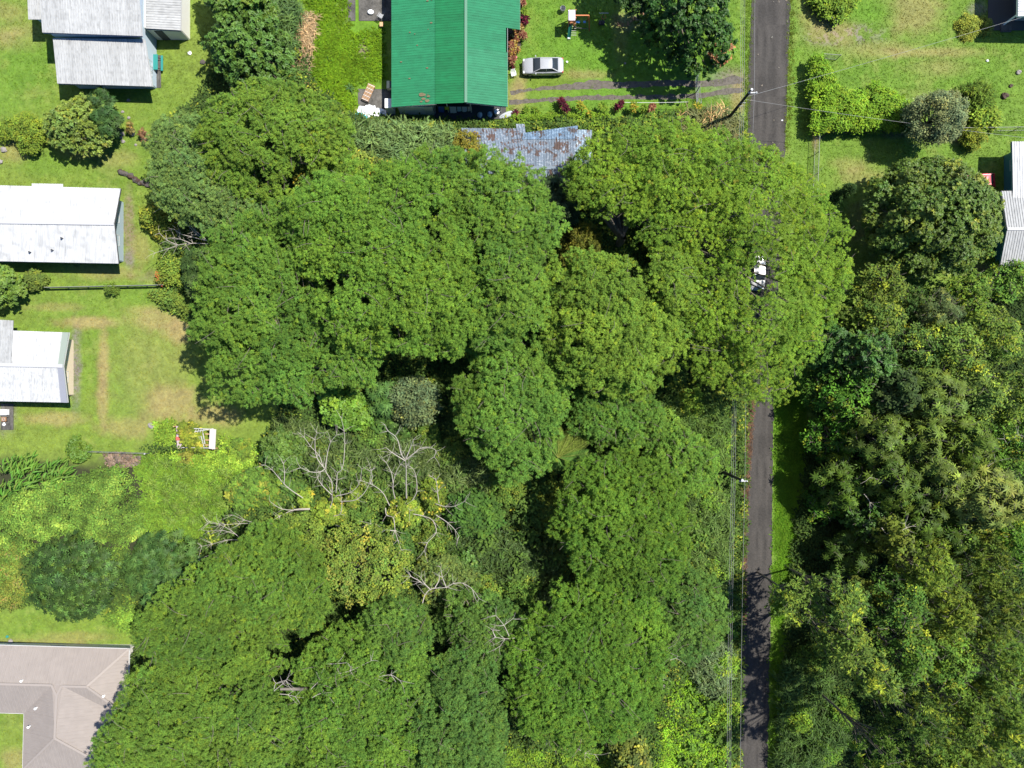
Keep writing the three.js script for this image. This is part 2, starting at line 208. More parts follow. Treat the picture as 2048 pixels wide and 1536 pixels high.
// poly: points in one plane; along: direction of the ribs; mats: a few tones of one metal
function roofFace(parent, poly, along, mats, o = {}) {
  const { pitch = 0.28, ribH = 0.04, ribW = 0.1, sheetW = 0.95, thick = 0.05, name = 'roof_sheet' } = o;
  let n = poly[1].clone().sub(poly[0]).cross(poly[2].clone().sub(poly[0])).normalize(); if (n.y < 0) n.negate();
  const v = along.clone().addScaledVector(n, -along.dot(n)).normalize(), u = v.clone().cross(n).normalize();
  const us = poly.map((p) => p.dot(u)), u0 = Math.min(...us), u1 = Math.max(...us), per = Math.max(1, Math.round(sheetW / pitch));
  const total = Math.max(1, Math.round((u1 - u0) / pitch)), w = (u1 - u0) / total;
  for (let s = 0; s < total; s += per) {
    const pos = [], uv = [], lift = (s / per % 2) * 0.005;
    const prof = (q) => { const t = ((q - u0) / w); const f = (t - Math.floor(t + 1e-6)) * w, r = Math.min(f, w - f); return (r < ribW / 2 ? ribH * Math.min(1, 2 * (1 - r / (ribW / 2))) : 0) + lift; };
    for (let k = s; k < Math.min(total, s + per); k++) {
      const a = u0 + k * w, cuts = [a, a + ribW / 4, a + ribW / 2, a + w - ribW / 2, a + w - ribW / 4, a + w];
      for (let c = 0; c < 5; c++) {
        const q = clip(poly, u, cuts[c], cuts[c + 1]); if (q.length < 3) continue;
        const up3 = q.map((p) => { const t = p.dot(u); const tt = Math.max(cuts[c] + 1e-4, Math.min(cuts[c + 1] - 1e-4, t)); return p.clone().addScaledVector(n, prof(tt)); });
        for (let i = 1; i < q.length - 1; i++) for (const j of [0, i, i + 1]) { pos.push(up3[j].x, up3[j].y, up3[j].z); uv.push(q[j].dot(u) / 8, q[j].dot(v) / 8); }
      }
    }
    // underside and edges of the sheet
    const lo = u0 + s * w, hi = u0 + Math.min(total, s + per) * w, q = clip(poly, u, lo, hi); if (q.length < 3 || !pos.length) continue;
    const dn = q.map((p) => p.clone().addScaledVector(n, -thick));
    for (let i = 1; i < q.length - 1; i++) for (const j of [0, i + 1, i]) { pos.push(dn[j].x, dn[j].y, dn[j].z); uv.push(0.1, 0.1); }
    for (let i = 0; i < q.length; i++) { const j = (i + 1) % q.length; for (const p of [q[i], dn[i], q[j], q[j], dn[i], dn[j]]) { pos.push(p.x, p.y, p.z); uv.push(0.1, 0.1); } }
    const g = new THREE.BufferGeometry(); g.setAttribute('position', new THREE.Float32BufferAttribute(pos, 3)); g.setAttribute('uv', new THREE.Float32BufferAttribute(uv, 2)); g.computeVertexNormals();
    mesh(name, g, mats[Math.floor(rnd() * mats.length)], parent);
  }
}
const tones = (t, base, spread, rough, n = 3, extra = {}) => Array.from({ length: n }, (_, i) => new THREE.MeshStandardMaterial({ map: t, color: lin(...base.map((c) => c * (1 + spread * (i / (n - 1) - 0.5)))), roughness: rough, side: THREE.DoubleSide, ...extra }));
const roofWhite = tones(dirtyWhite, [0.4, 0.405, 0.41], 0.1, 0.75), roofClean = tones(cleanWhite, [0.52, 0.525, 0.53], 0.05, 0.7), roofStained = tones(dirtyWhite, [0.52, 0.525, 0.535], 0.06, 0.7);
const roofGreen = tones(greenPaint, [0.002, 0.158, 0.05], 0.1, 0.85), roofGreenSunlit = tones(greenPaint, [0.015, 0.18, 0.08], 0.08, 0.85), roofRust = tones(rustTex, [1, 1, 1], 0.22, 0.7), roofBeige = tones(beigePaint, [0.275, 0.238, 0.215], 0.015, 0.75), roofGrey = tones(dirtyWhite, [0.36, 0.365, 0.37], 0.06, 0.7);
const capWhite = mat(0.42, 0.42, 0.43, 0.6), capGreen = mat(0.09, 0.22, 0.14, 0.5), capBeige = mat(0.29, 0.252, 0.228, 0.7);
// walls of a house: outline of [x, z] on the ground, one slab per side
function walls(parent, q, h, m, base = 0, name = 'wall') {
  for (let i = 0; i < q.length; i++) {
    const [a, b] = q[i], [c, d] = q[(i + 1) % q.length], L = Math.hypot(c - a, d - b);
    mesh(name, box(L - 0.004, h - base, 0.14, (a + c) / 2, (h + base) / 2, (b + d) / 2, -Math.atan2(d - b, c - a)), Array.isArray(m) ? m[i] : m, parent);
  }
}
const rect = (x0, z0, x1, z1) => [[x0, z0], [x1, z0], [x1, z1], [x0, z1]];
// a window in a wall that faces along +x, -x, +z or -z
function windowPart(parent, x, y, z, w, h, face) {
  const r = { '+z': 0, '+x': Math.PI / 2, '-z': Math.PI, '-x': -Math.PI / 2 }[face];
  const f = mesh('window', [box(w, 0.07, 0.08, 0, h / 2, 0), box(w, 0.07, 0.08, 0, -h / 2, 0), box(0.07, h + 0.07, 0.08, -w / 2, 0, 0), box(0.07, h + 0.07, 0.08, w / 2, 0, 0), box(0.05, h - 0.07, 0.06, 0, 0, 0)], M.trim, parent);
  f.position.set(x, y, z); f.rotation.y = r;
  mesh('pane', box(w - 0.08, h - 0.08, 0.03, 0, 0, -0.01), M.glass, f);
}
// ---------------------------------------------------------------- houses
const Q = (x, y, h) => P(x, y, h);
const Zdir = V(0, 0, 1), Xdir = V(1, 0, 0);
const slopeOf = (a, b) => b.clone().sub(a).normalize();
function cap(parent, a, b, m, w = 0.22, name = 'ridge_cap') { mesh(name, bar(a.clone().setY(a.y + 0.06), b.clone().setY(b.y + 0.06), w, 0.05), m, parent); }
function board(parent, a, b, m, h = 0.18, name = 'fascia_board') { const g = bar(a.clone().setY(a.y - h / 2 - 0.05), b.clone().setY(b.y - h / 2 - 0.05), 0.035, h); mesh(name, g, m, parent); }

{ // house with two lean-to roofs, upper left
  const o = thing('house', 'house with stepped weathered white corrugated roofs and pale blue walls', 'house');
  const lo = [Q(106, 76, 3.75), Q(289, 78, 3.75), Q(305, 173, 2.85), Q(115, 167, 2.85)];
  roofFace(o, lo, slopeOf(lo[0], lo[3]), roofWhite);
  const hi = [Q(76, -60, 5.6), Q(272, -60, 5.6), Q(284, 72, 4.7), Q(85, 65, 4.7)];
  roofFace(o, hi, slopeOf(hi[0], hi[3]), roofWhite);
  const lw = [Q(53, -60, 3.9), Q(82, -60, 3.9), Q(84, 39, 3.3), Q(57, 39, 3.3)];
  roofFace(o, lw, slopeOf(lw[0], lw[3]), roofWhite);
  const rw = [Q(292, -60, 3.25), Q(363, -60, 2.85), Q(361, 61, 2.85), Q(291, 57, 3.25)];
  roofFace(o, rw, Xdir, roofWhite);
  board(o, lo[3], lo[2], M.fascia); board(o, lo[2], lo[1], M.trim, 0.14); board(o, hi[3], hi[2], M.fascia); board(o, rw[3], rw[2], M.fascia); board(o, rw[1], rw[2], M.trim, 0.14); board(o, hi[2], hi[1], M.trim, 0.14);
  const x0 = lo[3].x + 0.7, x1 = P(312, 170).x, z0 = -47, zm = P(0, 78, 3.75).z, z1 = P(0, 176).z;
  walls(o, rect(x0, zm - 0.6, x1, z1), 2.75, M.wallBlue);
  // clerestory and upper body
  walls(o, rect(hi[3].x + 0.6, z0, x1 - 0.01, zm - 0.35), 4.62, [M.wallBlue, M.wallBlue, M.wallBlueGrey, M.wallBlue]);
  walls(o, rect(x1 + 0.15, z0, rw[2].x - 0.35, rw[2].z - 0.45), 2.7, [M.white, M.offWhite, M.offWhite, M.white]);
  walls(o, rect(lw[3].x + 0.4, z0, hi[3].x + 0.5, lw[3].z - 0.5), 3.2, M.wallBlue);
  windowPart(o, x1 + 0.06, 1.5, zm + 1.9, 1.3, 1, '+x'); windowPart(o, x1 + 0.06, 1.5, z1 - 1.4, 1.1, 1, '+x'); windowPart(o, x0 + 2.6, 1.5, z1 + 0.06, 1.4, 1, '+z'); windowPart(o, x0 + 6.5, 1.5, z1 + 0.06, 1.4, 1, '+z');
  mesh('door', box(0.9, 2, 0.06, x1 + 1.3, 1.05, rw[2].z - 0.36), M.darkGrey, o);
  mesh('paved_strip', box(0.5, 0.05, z1 - zm, x1 + 0.35, 0.03, (z1 + zm) / 2), M.concrete, o);
}
{ // long white gable at the left edge
  const o = thing('house', 'long clean white gable roofed house at the left edge, three roof vents', 'house');
  const n = [Q(-70, 369, 2.9), Q(241, 377, 2.9), Q(228, 447, 4.1), Q(-70, 443, 4.1)], s = [Q(-70, 443, 4.1), Q(228, 447, 4.1), Q(237, 527, 2.9), Q(-70, 521, 2.9)];
  roofFace(o, n, slopeOf(n[3], n[0]), roofClean); roofFace(o, s, slopeOf(s[0], s[3]), roofClean);
  const e = [Q(64, 367, 2.78), Q(126, 368, 2.78), Q(126, 380, 2.97), Q(64, 380, 2.97)]; roofFace(o, e, slopeOf(e[3], e[0]), roofClean);
  cap(o, n[3], n[2], capWhite, 0.4);
  board(o, s[3], s[2], M.fascia, 0.2); board(o, s[1], s[2], M.darkGrey, 0.16); board(o, n[1], n[2], M.darkGrey, 0.16);
  const x1 = P(246, 0).x, z0 = n[1].z + 0.8, z1 = s[2].z - 0.75, x0 = -64;
  walls(o, rect(x0, z0, x1, z1), 2.75, M.wallBlueGrey);
  const gs = new THREE.Shape([[-(z1 - z0) / 2, 2.75], [(z1 - z0) / 2, 2.75], [0, 3.9]].map((q) => new THREE.Vector2(...q)));
  mesh('gable', new THREE.ExtrudeGeometry(gs, { depth: 0.1, bevelEnabled: false }).rotateY(Math.PI / 2).translate(x1 - 0.05, 0, (z0 + z1) / 2), M.wallBlueGrey, o);
  windowPart(o, x1 + 0.06, 1.4, z0 + 2, 1.2, 1, '+x'); windowPart(o, x1 + 0.06, 1.4, z1 - 2.2, 1.2, 1, '+x'); windowPart(o, x1 - 3, 1.4, z1 + 0.06, 1.4, 1, '+z'); windowPart(o, x1 - 8, 1.4, z1 + 0.06, 1.4, 1, '+z');
  for (const [x, y, h] of [[126, 477, 3.65], [107, 501, 3.25], [62, 505, 3.2]]) { const p = P(x, y, h); mesh('roof_vent', [cyl(0.06, 0.06, 0.35, p.x, p.y - 0.05, p.z, 10), cyl(0.1, 0.1, 0.05, p.x, p.y + 0.3, p.z, 10)], M.darkGrey, o); }
}
{ // stained white gable, left edge, middle
  const o = thing('house', 'house with streaky stained white roof and beige wall beside the dry lawn', 'house');
  const n = [Q(22, 661, 2.75), Q(138, 665, 2.75), Q(126, 732, 3.75), Q(22, 730, 3.75)], w = [Q(-70, 636, 2.5), Q(27, 641, 2.5), Q(22, 729, 3.8), Q(-70, 727, 3.8)], s = [Q(-70, 727, 3.75), Q(126, 732, 3.75), Q(135, 805, 2.75), Q(-70, 801, 2.75)];
  roofFace(o, n, slopeOf(n[3], n[0]), roofStained); roofFace(o, w, slopeOf(w[3], w[0]), roofGrey); roofFace(o, s, slopeOf(s[0], s[3]), roofStained);
  cap(o, Q(-70, 728, 3.78), Q(126, 732, 3.75), capWhite, 0.4);
  const verge = (a, b, c, d, m) => { const q = [a, b, c, d].map((p) => p.clone().setY(p.y + 0.05)); roofFace(o, q, slopeOf(q[0], q[3]), [m], { pitch: 1, ribH: 0.01, sheetW: 2, name: 'verge_sheet' }); };
  verge(Q(125, 664.5, 2.76), Q(138.5, 665, 2.76), Q(126.5, 731.5, 3.74), Q(116, 731, 3.74), mat(0.24, 0.28, 0.24, 0.7)); verge(Q(115, 732.5, 3.74), Q(126.5, 733, 3.74), Q(135.5, 805.5, 2.76), Q(122, 805, 2.76), mat(0.25, 0.26, 0.3, 0.7));
  board(o, s[3], s[2], M.fascia, 0.16); board(o, s[1], s[2], M.trim, 0.14); board(o, n[1], n[2], M.trim, 0.14);
  const x1 = P(146, 0).x, z0 = n[1].z + 0.7, z1 = s[2].z - 0.85;
  walls(o, rect(-66, z0, x1, z1), 2.6, M.wallBeige);
  const gs = new THREE.Shape([[-(z1 - z0) / 2, 2.6], [(z1 - z0) / 2, 2.6], [0, 3.5]].map((q) => new THREE.Vector2(...q)));
  mesh('gable', new THREE.ExtrudeGeometry(gs, { depth: 0.1, bevelEnabled: false }).rotateY(Math.PI / 2).translate(x1 - 0.05, 0, (z0 + z1) / 2), M.wallBeige, o);
  windowPart(o, x1 + 0.06, 1.5, z0 + 1.7, 1.3, 1, '+x'); windowPart(o, x1 + 0.06, 1.5, z1 - 2, 1.3, 1, '+x');
  mesh('porch_slab', box(1.4, 0.1, 3, -58.5, 0.07, 3.8), M.concrete, o);
}
{ // taupe hip roof
  const o = thing('house', 'large taupe hip roofed house wrapped around a small court', 'house');
  const e = 2.7, r = 4.25;
  const A = Q(-60, 1289, e), B = Q(258, 1298, e), C = Q(174, 1373, r), D = Q(-60, 1366, r), E = Q(255, 1431, e), F = Q(104, 1370, r), G = Q(48, 1427, e), I = Q(-60, 1424, e), J = Q(241, 1431, e), K = Q(124, 1372, r), L = Q(110, 1476, r), Mm = Q(236, 1545, e), N = Q(45, 1540, e);
  const f = (p, d) => roofFace(o, p, d, roofBeige, { pitch: 0.4, ribH: 0.014, ribW: 0.07, sheetW: 1.2 });
  f([A, B, C, D], Zdir); f([B, E, C], Xdir); f([D, F, G, I], Zdir); f([K, C, E, J], Zdir); f([F, L, N, G], Xdir); f([K, J, Mm, L], Xdir); f([L, Mm, N], Zdir);
  const j = Q(114, 1392, r - 0.02);
  { // small infill between the two ridges
    const g = new THREE.BufferGeometry(); g.setAttribute('position', new THREE.Float32BufferAttribute([...F.toArray(), ...L.toArray(), ...K.toArray()].map((c, i) => i % 3 === 1 ? c + 0.005 : c), 3)); g.setAttribute('uv', new THREE.Float32BufferAttribute([0, 0, 0.3, 0, 0.2, 0.2], 2)); g.computeVertexNormals(); mesh('roof_sheet', g, roofBeige[1], o);
  }
  for (const [a, b] of [[B, C], [C, E], [D, F], [K, C], [F, j], [K, j], [j, L], [L, Mm], [L, N]]) cap(o, a, b, capBeige, 0.24);
  for (const [a, b] of [[A, B], [B, E], [G, I], [G, N], [N, Mm]]) mesh('gutter', bar(a.clone().setY(a.y - 0.08), b.clone().setY(b.y - 0.08), 0.12, 0.12), M.trim, o);
  for (const [x, y, h] of [[46, 1360, 4.0], [210, 1390, 3.5], [74, 1415, 3.4], [60, 1452, 3.2]]) { const p = P(x, y, h); mesh('roof_vent', [cyl(0.09, 0.09, 0.3, p.x, p.y, p.z, 10), cyl(0.15, 0.12, 0.06, p.x, p.y + 0.3, p.z, 10)], M.white, o); }
  const px = (p) => p.x, z0 = A.z + 0.8, zc = I.z - 0.6;
  walls(o, [[-66, z0], [B.x - 0.7, z0 + 0.3], [E.x - 0.7, E.z - 0.6], [J.x - 0.6, J.z - 0.6], [Mm.x - 0.6, Mm.z - 0.7], [N.x + 0.6, N.z - 0.7], [G.x + 0.6, zc], [-66, zc]], 2.6, M.offWhite);
  windowPart(o, -52, 1.5, z0 - 0.02, 1.6, 1, '-z');
}
{ // green roof
  const o = thing('house', 'house under a big green metal roof, its sunward slope coloured as sunlit, beside the car', 'house');
  const zt = -49, zb = -30.9, xl = -13.45, xb = -8.33, xr = -5.05, xe = -0.66, xw = 0.9, zs = P(0, 56, 3.1).z, hl = 3.0, hb = 3.85, hr = 4.35, he = 3.15;
  const hAt = (x) => hr + (he - hr) * (x - xr) / (xe - xr);
  roofFace(o, [V(xl, hl, zt), V(xb, hb, zt), V(xb, hb, zb - 0.02), V(xl, hl, zb)], Xdir, tones(greenPaint, [0.013, 0.2, 0.082], 0.08, 0.85), { ribH: 0.022 });
  roofFace(o, [V(xb - 0.15, hb + 0.03, zt), V(xr, hr, zt), V(xr, hr, zb + 0.06), V(xb - 0.15, hb + 0.03, zb - 0.02)], Xdir, roofGreen, { ribH: 0.022 });
  const zm = P(0, 105, 3.6).z;
  roofFace(o, [V(xr, hr, zs), V(xe, he, zs), V(xe, he, zm), V(xr, hr, zm)], Xdir, roofGreenSunlit, { ribH: 0.022 });  // sunward slope: sunlight put into the colour as a lighter green
  roofFace(o, [V(xr, hr, zt), V(xw, hAt(xw), zt), V(xw, hAt(xw), zs), V(xr, hr, zs)], Xdir, roofGreenSunlit, { ribH: 0.022 });
  roofFace(o, [V(xr + 0.03, hr + 0.05, zm - 0.2), V(xe + 0.17, he + 0.02, zm - 0.2), V(xe + 0.17, he + 0.02, zb + 0.02), V(xr + 0.03, hr + 0.05, zb + 0.06)], Xdir, tones(greenPaint, [0.026, 0.2, 0.096], 0.08, 0.85), { ribH: 0.022 });
  cap(o, V(xr, hr + 0.02, zt), V(xr, hr + 0.02, zb + 0.05), capGreen, 0.3);
  board(o, V(xl, hl, zt), V(xl, hl, zb), M.white, 0.16); board(o, V(xw, hAt(xw), zt), V(xw, hAt(xw), zs), M.grey, 0.16); board(o, V(xe + 0.17, he, zs), V(xe + 0.17, he, zb), M.grey, 0.16); board(o, V(xl, hl, zb), V(xb, hb, zb), M.trim, 0.16); board(o, V(xr, hr, zb + 0.06), V(xe, he, zb + 0.02), M.trim, 0.16);
  // body: closed left part, open lanai to the right
  walls(o, rect(xl + 0.55, -48, -8.9, -31.35), 2.85, M.wallGrey);
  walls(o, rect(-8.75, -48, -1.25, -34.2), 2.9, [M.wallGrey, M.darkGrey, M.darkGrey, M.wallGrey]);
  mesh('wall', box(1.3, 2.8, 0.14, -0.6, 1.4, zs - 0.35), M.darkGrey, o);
  for (const x of [-7.35, -4.7, -1.3]) mesh('post', box(0.12, 3, 0.12, x, 1.5, zb - 0.6), M.offWhite, o);
  mesh('panel', box(3.2, 2.2, 0.05, -11.3, 1.2, -31.24), M.white, o); mesh('panel', box(0.9, 2.3, 0.05, -9.45, 1.2, -31.22), M.offWhite, o);
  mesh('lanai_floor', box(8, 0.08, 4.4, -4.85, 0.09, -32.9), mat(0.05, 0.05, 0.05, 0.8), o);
  const stains = []; // rust blotches and lost paint on the left slope
  for (let i = 0; i < 22; i++) { const main = i < 9; const x = main ? P(rr(840, 858), 0, 3.6).x : rr(xl + 1, xr - 0.6), z = main ? P(0, rr(184, 204), 3.6).z : rr(-44, -31.6), h = x < xb - 0.15 ? hl + (hb - hl) * (x - xl) / (xb - xl) : hb + 0.03 + (hr - hb - 0.03) * (x - xb + 0.15) / (xr - xb + 0.15); const g = new THREE.CircleGeometry(main ? rr(0.1, 0.26) : rr(0.05, 0.11), 9); g.scale(1.4, 0.7, 1); g.rotateX(-Math.PI / 2); g.rotateZ(0.165); stains.push(g.translate(x, h + 0.085, z)); }
  mesh('rust_patch', stains, mat(0.16, 0.13, 0.07, 0.9), o);
}
{ // rusted shed roof among the trees
  const o = thing('shed', 'derelict building with rusty blue corrugated iron roof half hidden by trees', 'shed');
  const f = (p) => roofFace(o, p, slopeOf(p[0], p[3]), roofRust, { pitch: 0.3, ribH: 0.05, ribW: 0.12, sheetW: 0.62 });
  f([Q(923, 256, 2.6), Q(1034, 257, 2.6), Q(1053, 336, 3.5), Q(932, 336, 3.5)]); f([Q(1032, 248, 2.58), Q(1049, 248, 2.58), Q(1056, 300, 3.18), Q(1038, 300, 3.18)]);
  const blue = tones(rustTex, [0.9, 1.05, 1.15], 0.2, 0.6);
  const u = [Q(1040, 267, 2.8), Q(1156, 251, 2.62), Q(1154, 278, 2.95), Q(1040, 279, 2.97)];
  roofFace(o, u, slopeOf(u[0], u[3]), tones(rustTex, [0.8, 1.0, 1.15], 0.2, 0.6), { pitch: 0.3, ribH: 0.05, ribW: 0.12, sheetW: 0.62 });
  f([Q(1040, 277, 2.88), Q(1152, 276, 2.86), Q(1150, 336, 3.5), Q(1040, 336, 3.5)]);
  const c = [Q(1150, 259, 2.58), Q(1184, 260, 2.5), Q(1182, 345, 2.75), Q(1149, 338, 3.4)]; roofFace(o, c, Zdir, tones(rustTex, [1.25, 1.35, 1.35], 0.1, 0.6), { pitch: 0.3, ribH: 0.04, ribW: 0.1, sheetW: 0.62 });
  f([Q(932, 337, 3.5), Q(1150, 337, 3.5), Q(1166, 385, 2.75), Q(940, 385, 2.75)]);
  cap(o, Q(1040, 336, 3.5), Q(1150, 336, 3.5), mat(0.13, 0.17, 0.21, 0.6), 0.35);
  walls(o, rect(Q(940, 0, 2.6).x, Q(0, 268, 2.6).z, Q(1172, 0, 2.6).x, Q(0, 372, 2.75).z), 2.4, M.woodDark);
}
{ // white house at the right edge
  const o = thing('house', 'white roofed house with teal wall at the right edge behind the round tree', 'house');
  const a = [Q(2024, 283, 3.0), Q(2140, 283, 3.0), Q(2140, 396, 3.35), Q(2026, 396, 3.35)], b = [Q(2003, 382, 3.2), Q(2140, 380, 3.2), Q(2140, 458, 4.0), Q(2014, 458, 4.0)], d = [Q(2014, 458, 4.0), Q(2140, 458, 4.0), Q(2140, 531, 3.0), Q(2000, 531, 3.0)];
  roofFace(o, a, slopeOf(a[3], a[0]), roofClean); roofFace(o, b, slopeOf(b[3], b[0]), roofGrey); roofFace(o, d, slopeOf(d[0], d[3]), roofGrey);
  cap(o, b[3], b[2], capWhite, 0.3); board(o, a[0], a[3], M.wallTeal, 0.18); board(o, b[0], b[3], M.trim, 0.14); board(o, d[0], d[3], M.wallTeal, 0.14);
  const x0 = P(2009, 0).x;
  walls(o, rect(x0, a[0].z + 0.6, 66, -22.2), 2.85, M.wallTeal); walls(o, rect(P(2002, 0).x - 0.6, -21.9, 66, d[3].z - 0.6), 2.85, M.wallTeal);
  windowPart(o, x0 - 0.06, 1.5, -25, 1.2, 1, '-x');
  mesh('gable', bar(V(x0 + 0.02, 2.9, -21.5), V(x0 + 0.02, 2.9, -14.5), 0.1, 0.5), M.wallTeal, o);
}
{ // top right corner
  const o = thing('house', 'white house corner with open carport, its slab darkened for shade, at the top right', 'house');
  const a = [Q(2037, -70, 3.9), Q(2160, -70, 4.2), Q(2160, 30, 4.2), Q(2036, 32, 3.9)];
  roofFace(o, a, Xdir, roofClean); board(o, a[0], a[3], M.white, 0.2); board(o, a[3], a[2], M.white, 0.2);
  walls(o, rect(58.2, -52, 66, -42.2), 3.0, [M.white, M.white, M.wallGrey, M.darkGrey]);
  mesh('carport_shade_slab', box(4.4, 0.06, 9, 57.4, 0.04, -45.5), mat(0.06, 0.06, 0.06, 0.9), o);  // slab made dark and large to stand in for the house shadow
  mesh('post', box(0.14, 3, 0.14, 56.9, 1.5, -41.6), M.white, o); mesh('window', box(0.08, 1.2, 1.6, 58.1, 1.6, -44), M.glass, o);
  mesh('step', box(1.2, 0.18, 0.8, 57.2, 0.1, -41.2), M.concrete, o);
}
// ---------------------------------------------------------------- vehicles
function loft(rings, capEnds = true) {   // rings of equal length
  const n = rings[0].length, pos = [], idx = []; for (const r of rings) for (const p of r) pos.push(...p);
  for (let i = 0; i < rings.length - 1; i++) for (let k = 0; k < n; k++) { const a = i * n + k, b = i * n + (k + 1) % n; idx.push(a, a + n, b, b, a + n, b + n); }
  if (capEnds) for (const e of [0, rings.length - 1]) for (let k = 1; k < n - 1; k++) idx.push(e * n, e * n + k, e * n + k + 1);
  const g = new THREE.BufferGeometry(); g.setAttribute('position', new THREE.Float32BufferAttribute(pos, 3)); g.setIndex(idx); g.computeVertexNormals(); return g;
}
function bulged(a, b, c, d, bulge, n = 6) { // four corners, bulging outwards (upwards)
  const pos = [], idx = [], nn = b.clone().sub(a).cross(d.clone().sub(a)).normalize(); if (nn.y < 0) nn.negate();
  for (let i = 0; i <= n; i++) for (let j = 0; j <= n; j++) { const s = i / n, t = j / n, p = a.clone().lerp(b, s).lerp(d.clone().lerp(c, s), t).addScaledVector(nn, bulge * 4 * Math.sqrt(Math.max(0, s * (1 - s))) * Math.sqrt(Math.max(0, t * (1 - t)))); pos.push(p.x, p.y, p.z); }
  for (let i = 0; i < n; i++) for (let j = 0; j < n; j++) { const q = i * (n + 1) + j; idx.push(q, q + 1, q + n + 1, q + 1, q + n + 2, q + n + 1); }
  const g = new THREE.BufferGeometry(); g.setAttribute('position', new THREE.Float32BufferAttribute(pos, 3)); g.setIndex(idx); g.computeVertexNormals(); return g;
}
const carPaint = (r, g, b) => new THREE.MeshPhysicalMaterial({ color: lin(r, g, b), roughness: 0.35, metalness: 0.15, clearcoat: 0.8, clearcoatRoughness: 0.08, side: THREE.DoubleSide });
const tyreM = mat(0.02, 0.02, 0.021, 0.9), rimM = mat(0.45, 0.46, 0.48, 0.35, { metalness: 0.7 });
// front of the vehicle looks along -x
function vehicle(name, label, cat, pos, turn, paint, k) {
  const o = thing(name, label, cat, pos, turn), { L, W, hood, belt, top, x1, x2, x3, x4 } = k, w = W / 2;
  const ring = (x, hw, y0, y1, r) => { const out = []; for (const [cx, cy, a0] of [[hw - r, y1 - r * 0.8, 0], [-(hw - r), y1 - r * 0.8, 90], [-(hw - r * 0.6), y0 + r * 0.6, 180], [hw - r * 0.6, y0 + r * 0.6, 270]]) for (let i = 0; i < 4; i++) { const a = (a0 + i * 30) * Math.PI / 180, q = a0 < 180 ? r : r * 0.6; out.push([x, cy + Math.sin(a) * q * (a0 < 180 ? 0.8 : 1), cx + Math.cos(a) * q]); } return out; };
  const st = [[-L / 2, 0.62, 0.42, 0.5], [-L / 2 + 0.06, 0.78, 0.3, 0.64], [-L / 2 + 0.3, 0.93, 0.24, hood - 0.12], [-L / 2 + 0.8, 0.99, 0.22, hood - 0.03], [x1 - 0.1, 1, 0.22, belt - 0.03], [x1 + 0.4, 1, 0.22, belt], [x3, 1, 0.22, belt + 0.02], [x4, 0.99, 0.22, k.deck], [L / 2 - 0.3, 0.95, 0.25, k.deck - 0.01], [L / 2 - 0.07, 0.86, 0.3, k.deck - 0.06], [L / 2, 0.7, 0.42, k.deck - 0.25]];
  mesh('body', loft(st.map(([x, f, y0, y1]) => ring(x, w * f, y0, y1, 0.16))), paint, o);
  const a = w * 0.88, b = w * 0.68, c = w * 0.66, d = w * 0.84, y1 = belt - 0.03, y4 = k.deck - 0.02;
  mesh('windscreen', bulged(V(x1, y1, -a), V(x1, y1, a), V(x2, top - 0.04, b), V(x2, top - 0.04, -b), 0.05), M.glass, o);
  mesh('roof', bulged(V(x2 - 0.02, top - 0.03, -b), V(x2 - 0.02, top - 0.03, b), V(x3, top - 0.03, c), V(x3, top - 0.03, -c), 0.05), paint, o);
  mesh('rear_window', bulged(V(x3, top - 0.04, -c), V(x3, top - 0.04, c), V(x4, y4, d), V(x4, y4, -d), 0.04), M.glass, o);
  for (const s of [-1, 1]) {
    mesh('side_window', bulged(V(x1 + 0.1, y1, s * a), V(x2 + 0.02, top - 0.05, s * b), V(x3 - 0.02, top - 0.05, s * c), V(x4 - 0.08, y4 + 0.02, s * d), 0.03), M.glass, o);
    mesh('pillar', [bar(V(x1, y1, s * a), V(x2, top - 0.03, s * b), 0.07), bar(V(x2, top - 0.02, s * b), V(x3, top - 0.02, s * c), 0.07), bar(V(x3, top - 0.03, s * c), V(x4, y4, s * d), 0.09), bar(V((x2 + x3) / 2, top - 0.03, s * (b + 0.01)), V((x2 + x3) / 2, y1, s * (a + 0.01)), 0.05)], paint, o);
    mesh('mirror', rbox(0.14, 0.12, 0.2, x1 + 0.32, belt + 0.05, s * (w + 0.08), 0.04), paint, o);
    mesh('headlight', rbox(0.3, 0.12, 0.3, -L / 2 + 0.24, hood - 0.22, s * (w - 0.24), 0.05), mat(0.7, 0.72, 0.74, 0.15), o);
    mesh('tail_light', rbox(0.2, 0.16, 0.26, L / 2 - 0.13, k.deck - 0.16, s * (w - 0.2), 0.05), mat(0.5, 0.01, 0.03, 0.3), o);
    mesh('door_handle', rbox(0.18, 0.03, 0.04, (x1 + x2) / 2 + 0.7, belt - 0.12, s * (w + 0.01), 0.01), M.steel, o);
    for (const x of [-L / 2 + k.fw, L / 2 - k.rw]) {
      const wh = new THREE.Group(); wh.name = 'wheel'; wh.position.set(x, 0.33, s * (w - 0.1)); o.add(wh);
      mesh('tyre', new THREE.TorusGeometry(0.25, 0.085, 8, 20).scale(1, 1, 1.3), tyreM, wh); mesh('rim', new THREE.CylinderGeometry(0.2, 0.2, 0.16, 12).rotateX(Math.PI / 2), rimM, wh);
      mesh('wheel_arch', new THREE.TorusGeometry(0.36, 0.04, 5, 14, Math.PI).translate(x, 0.33, s * (w - 0.02)), M.black, o);
    }
  }
  mesh('number_plate', box(0.02, 0.11, 0.3, L / 2 + 0.005, 0.55, 0), M.offWhite, o);
  mesh('underbody', box(L * 0.86, 0.2, W * 0.82, 0, 0.28, 0), M.black, o);
  return o;
}
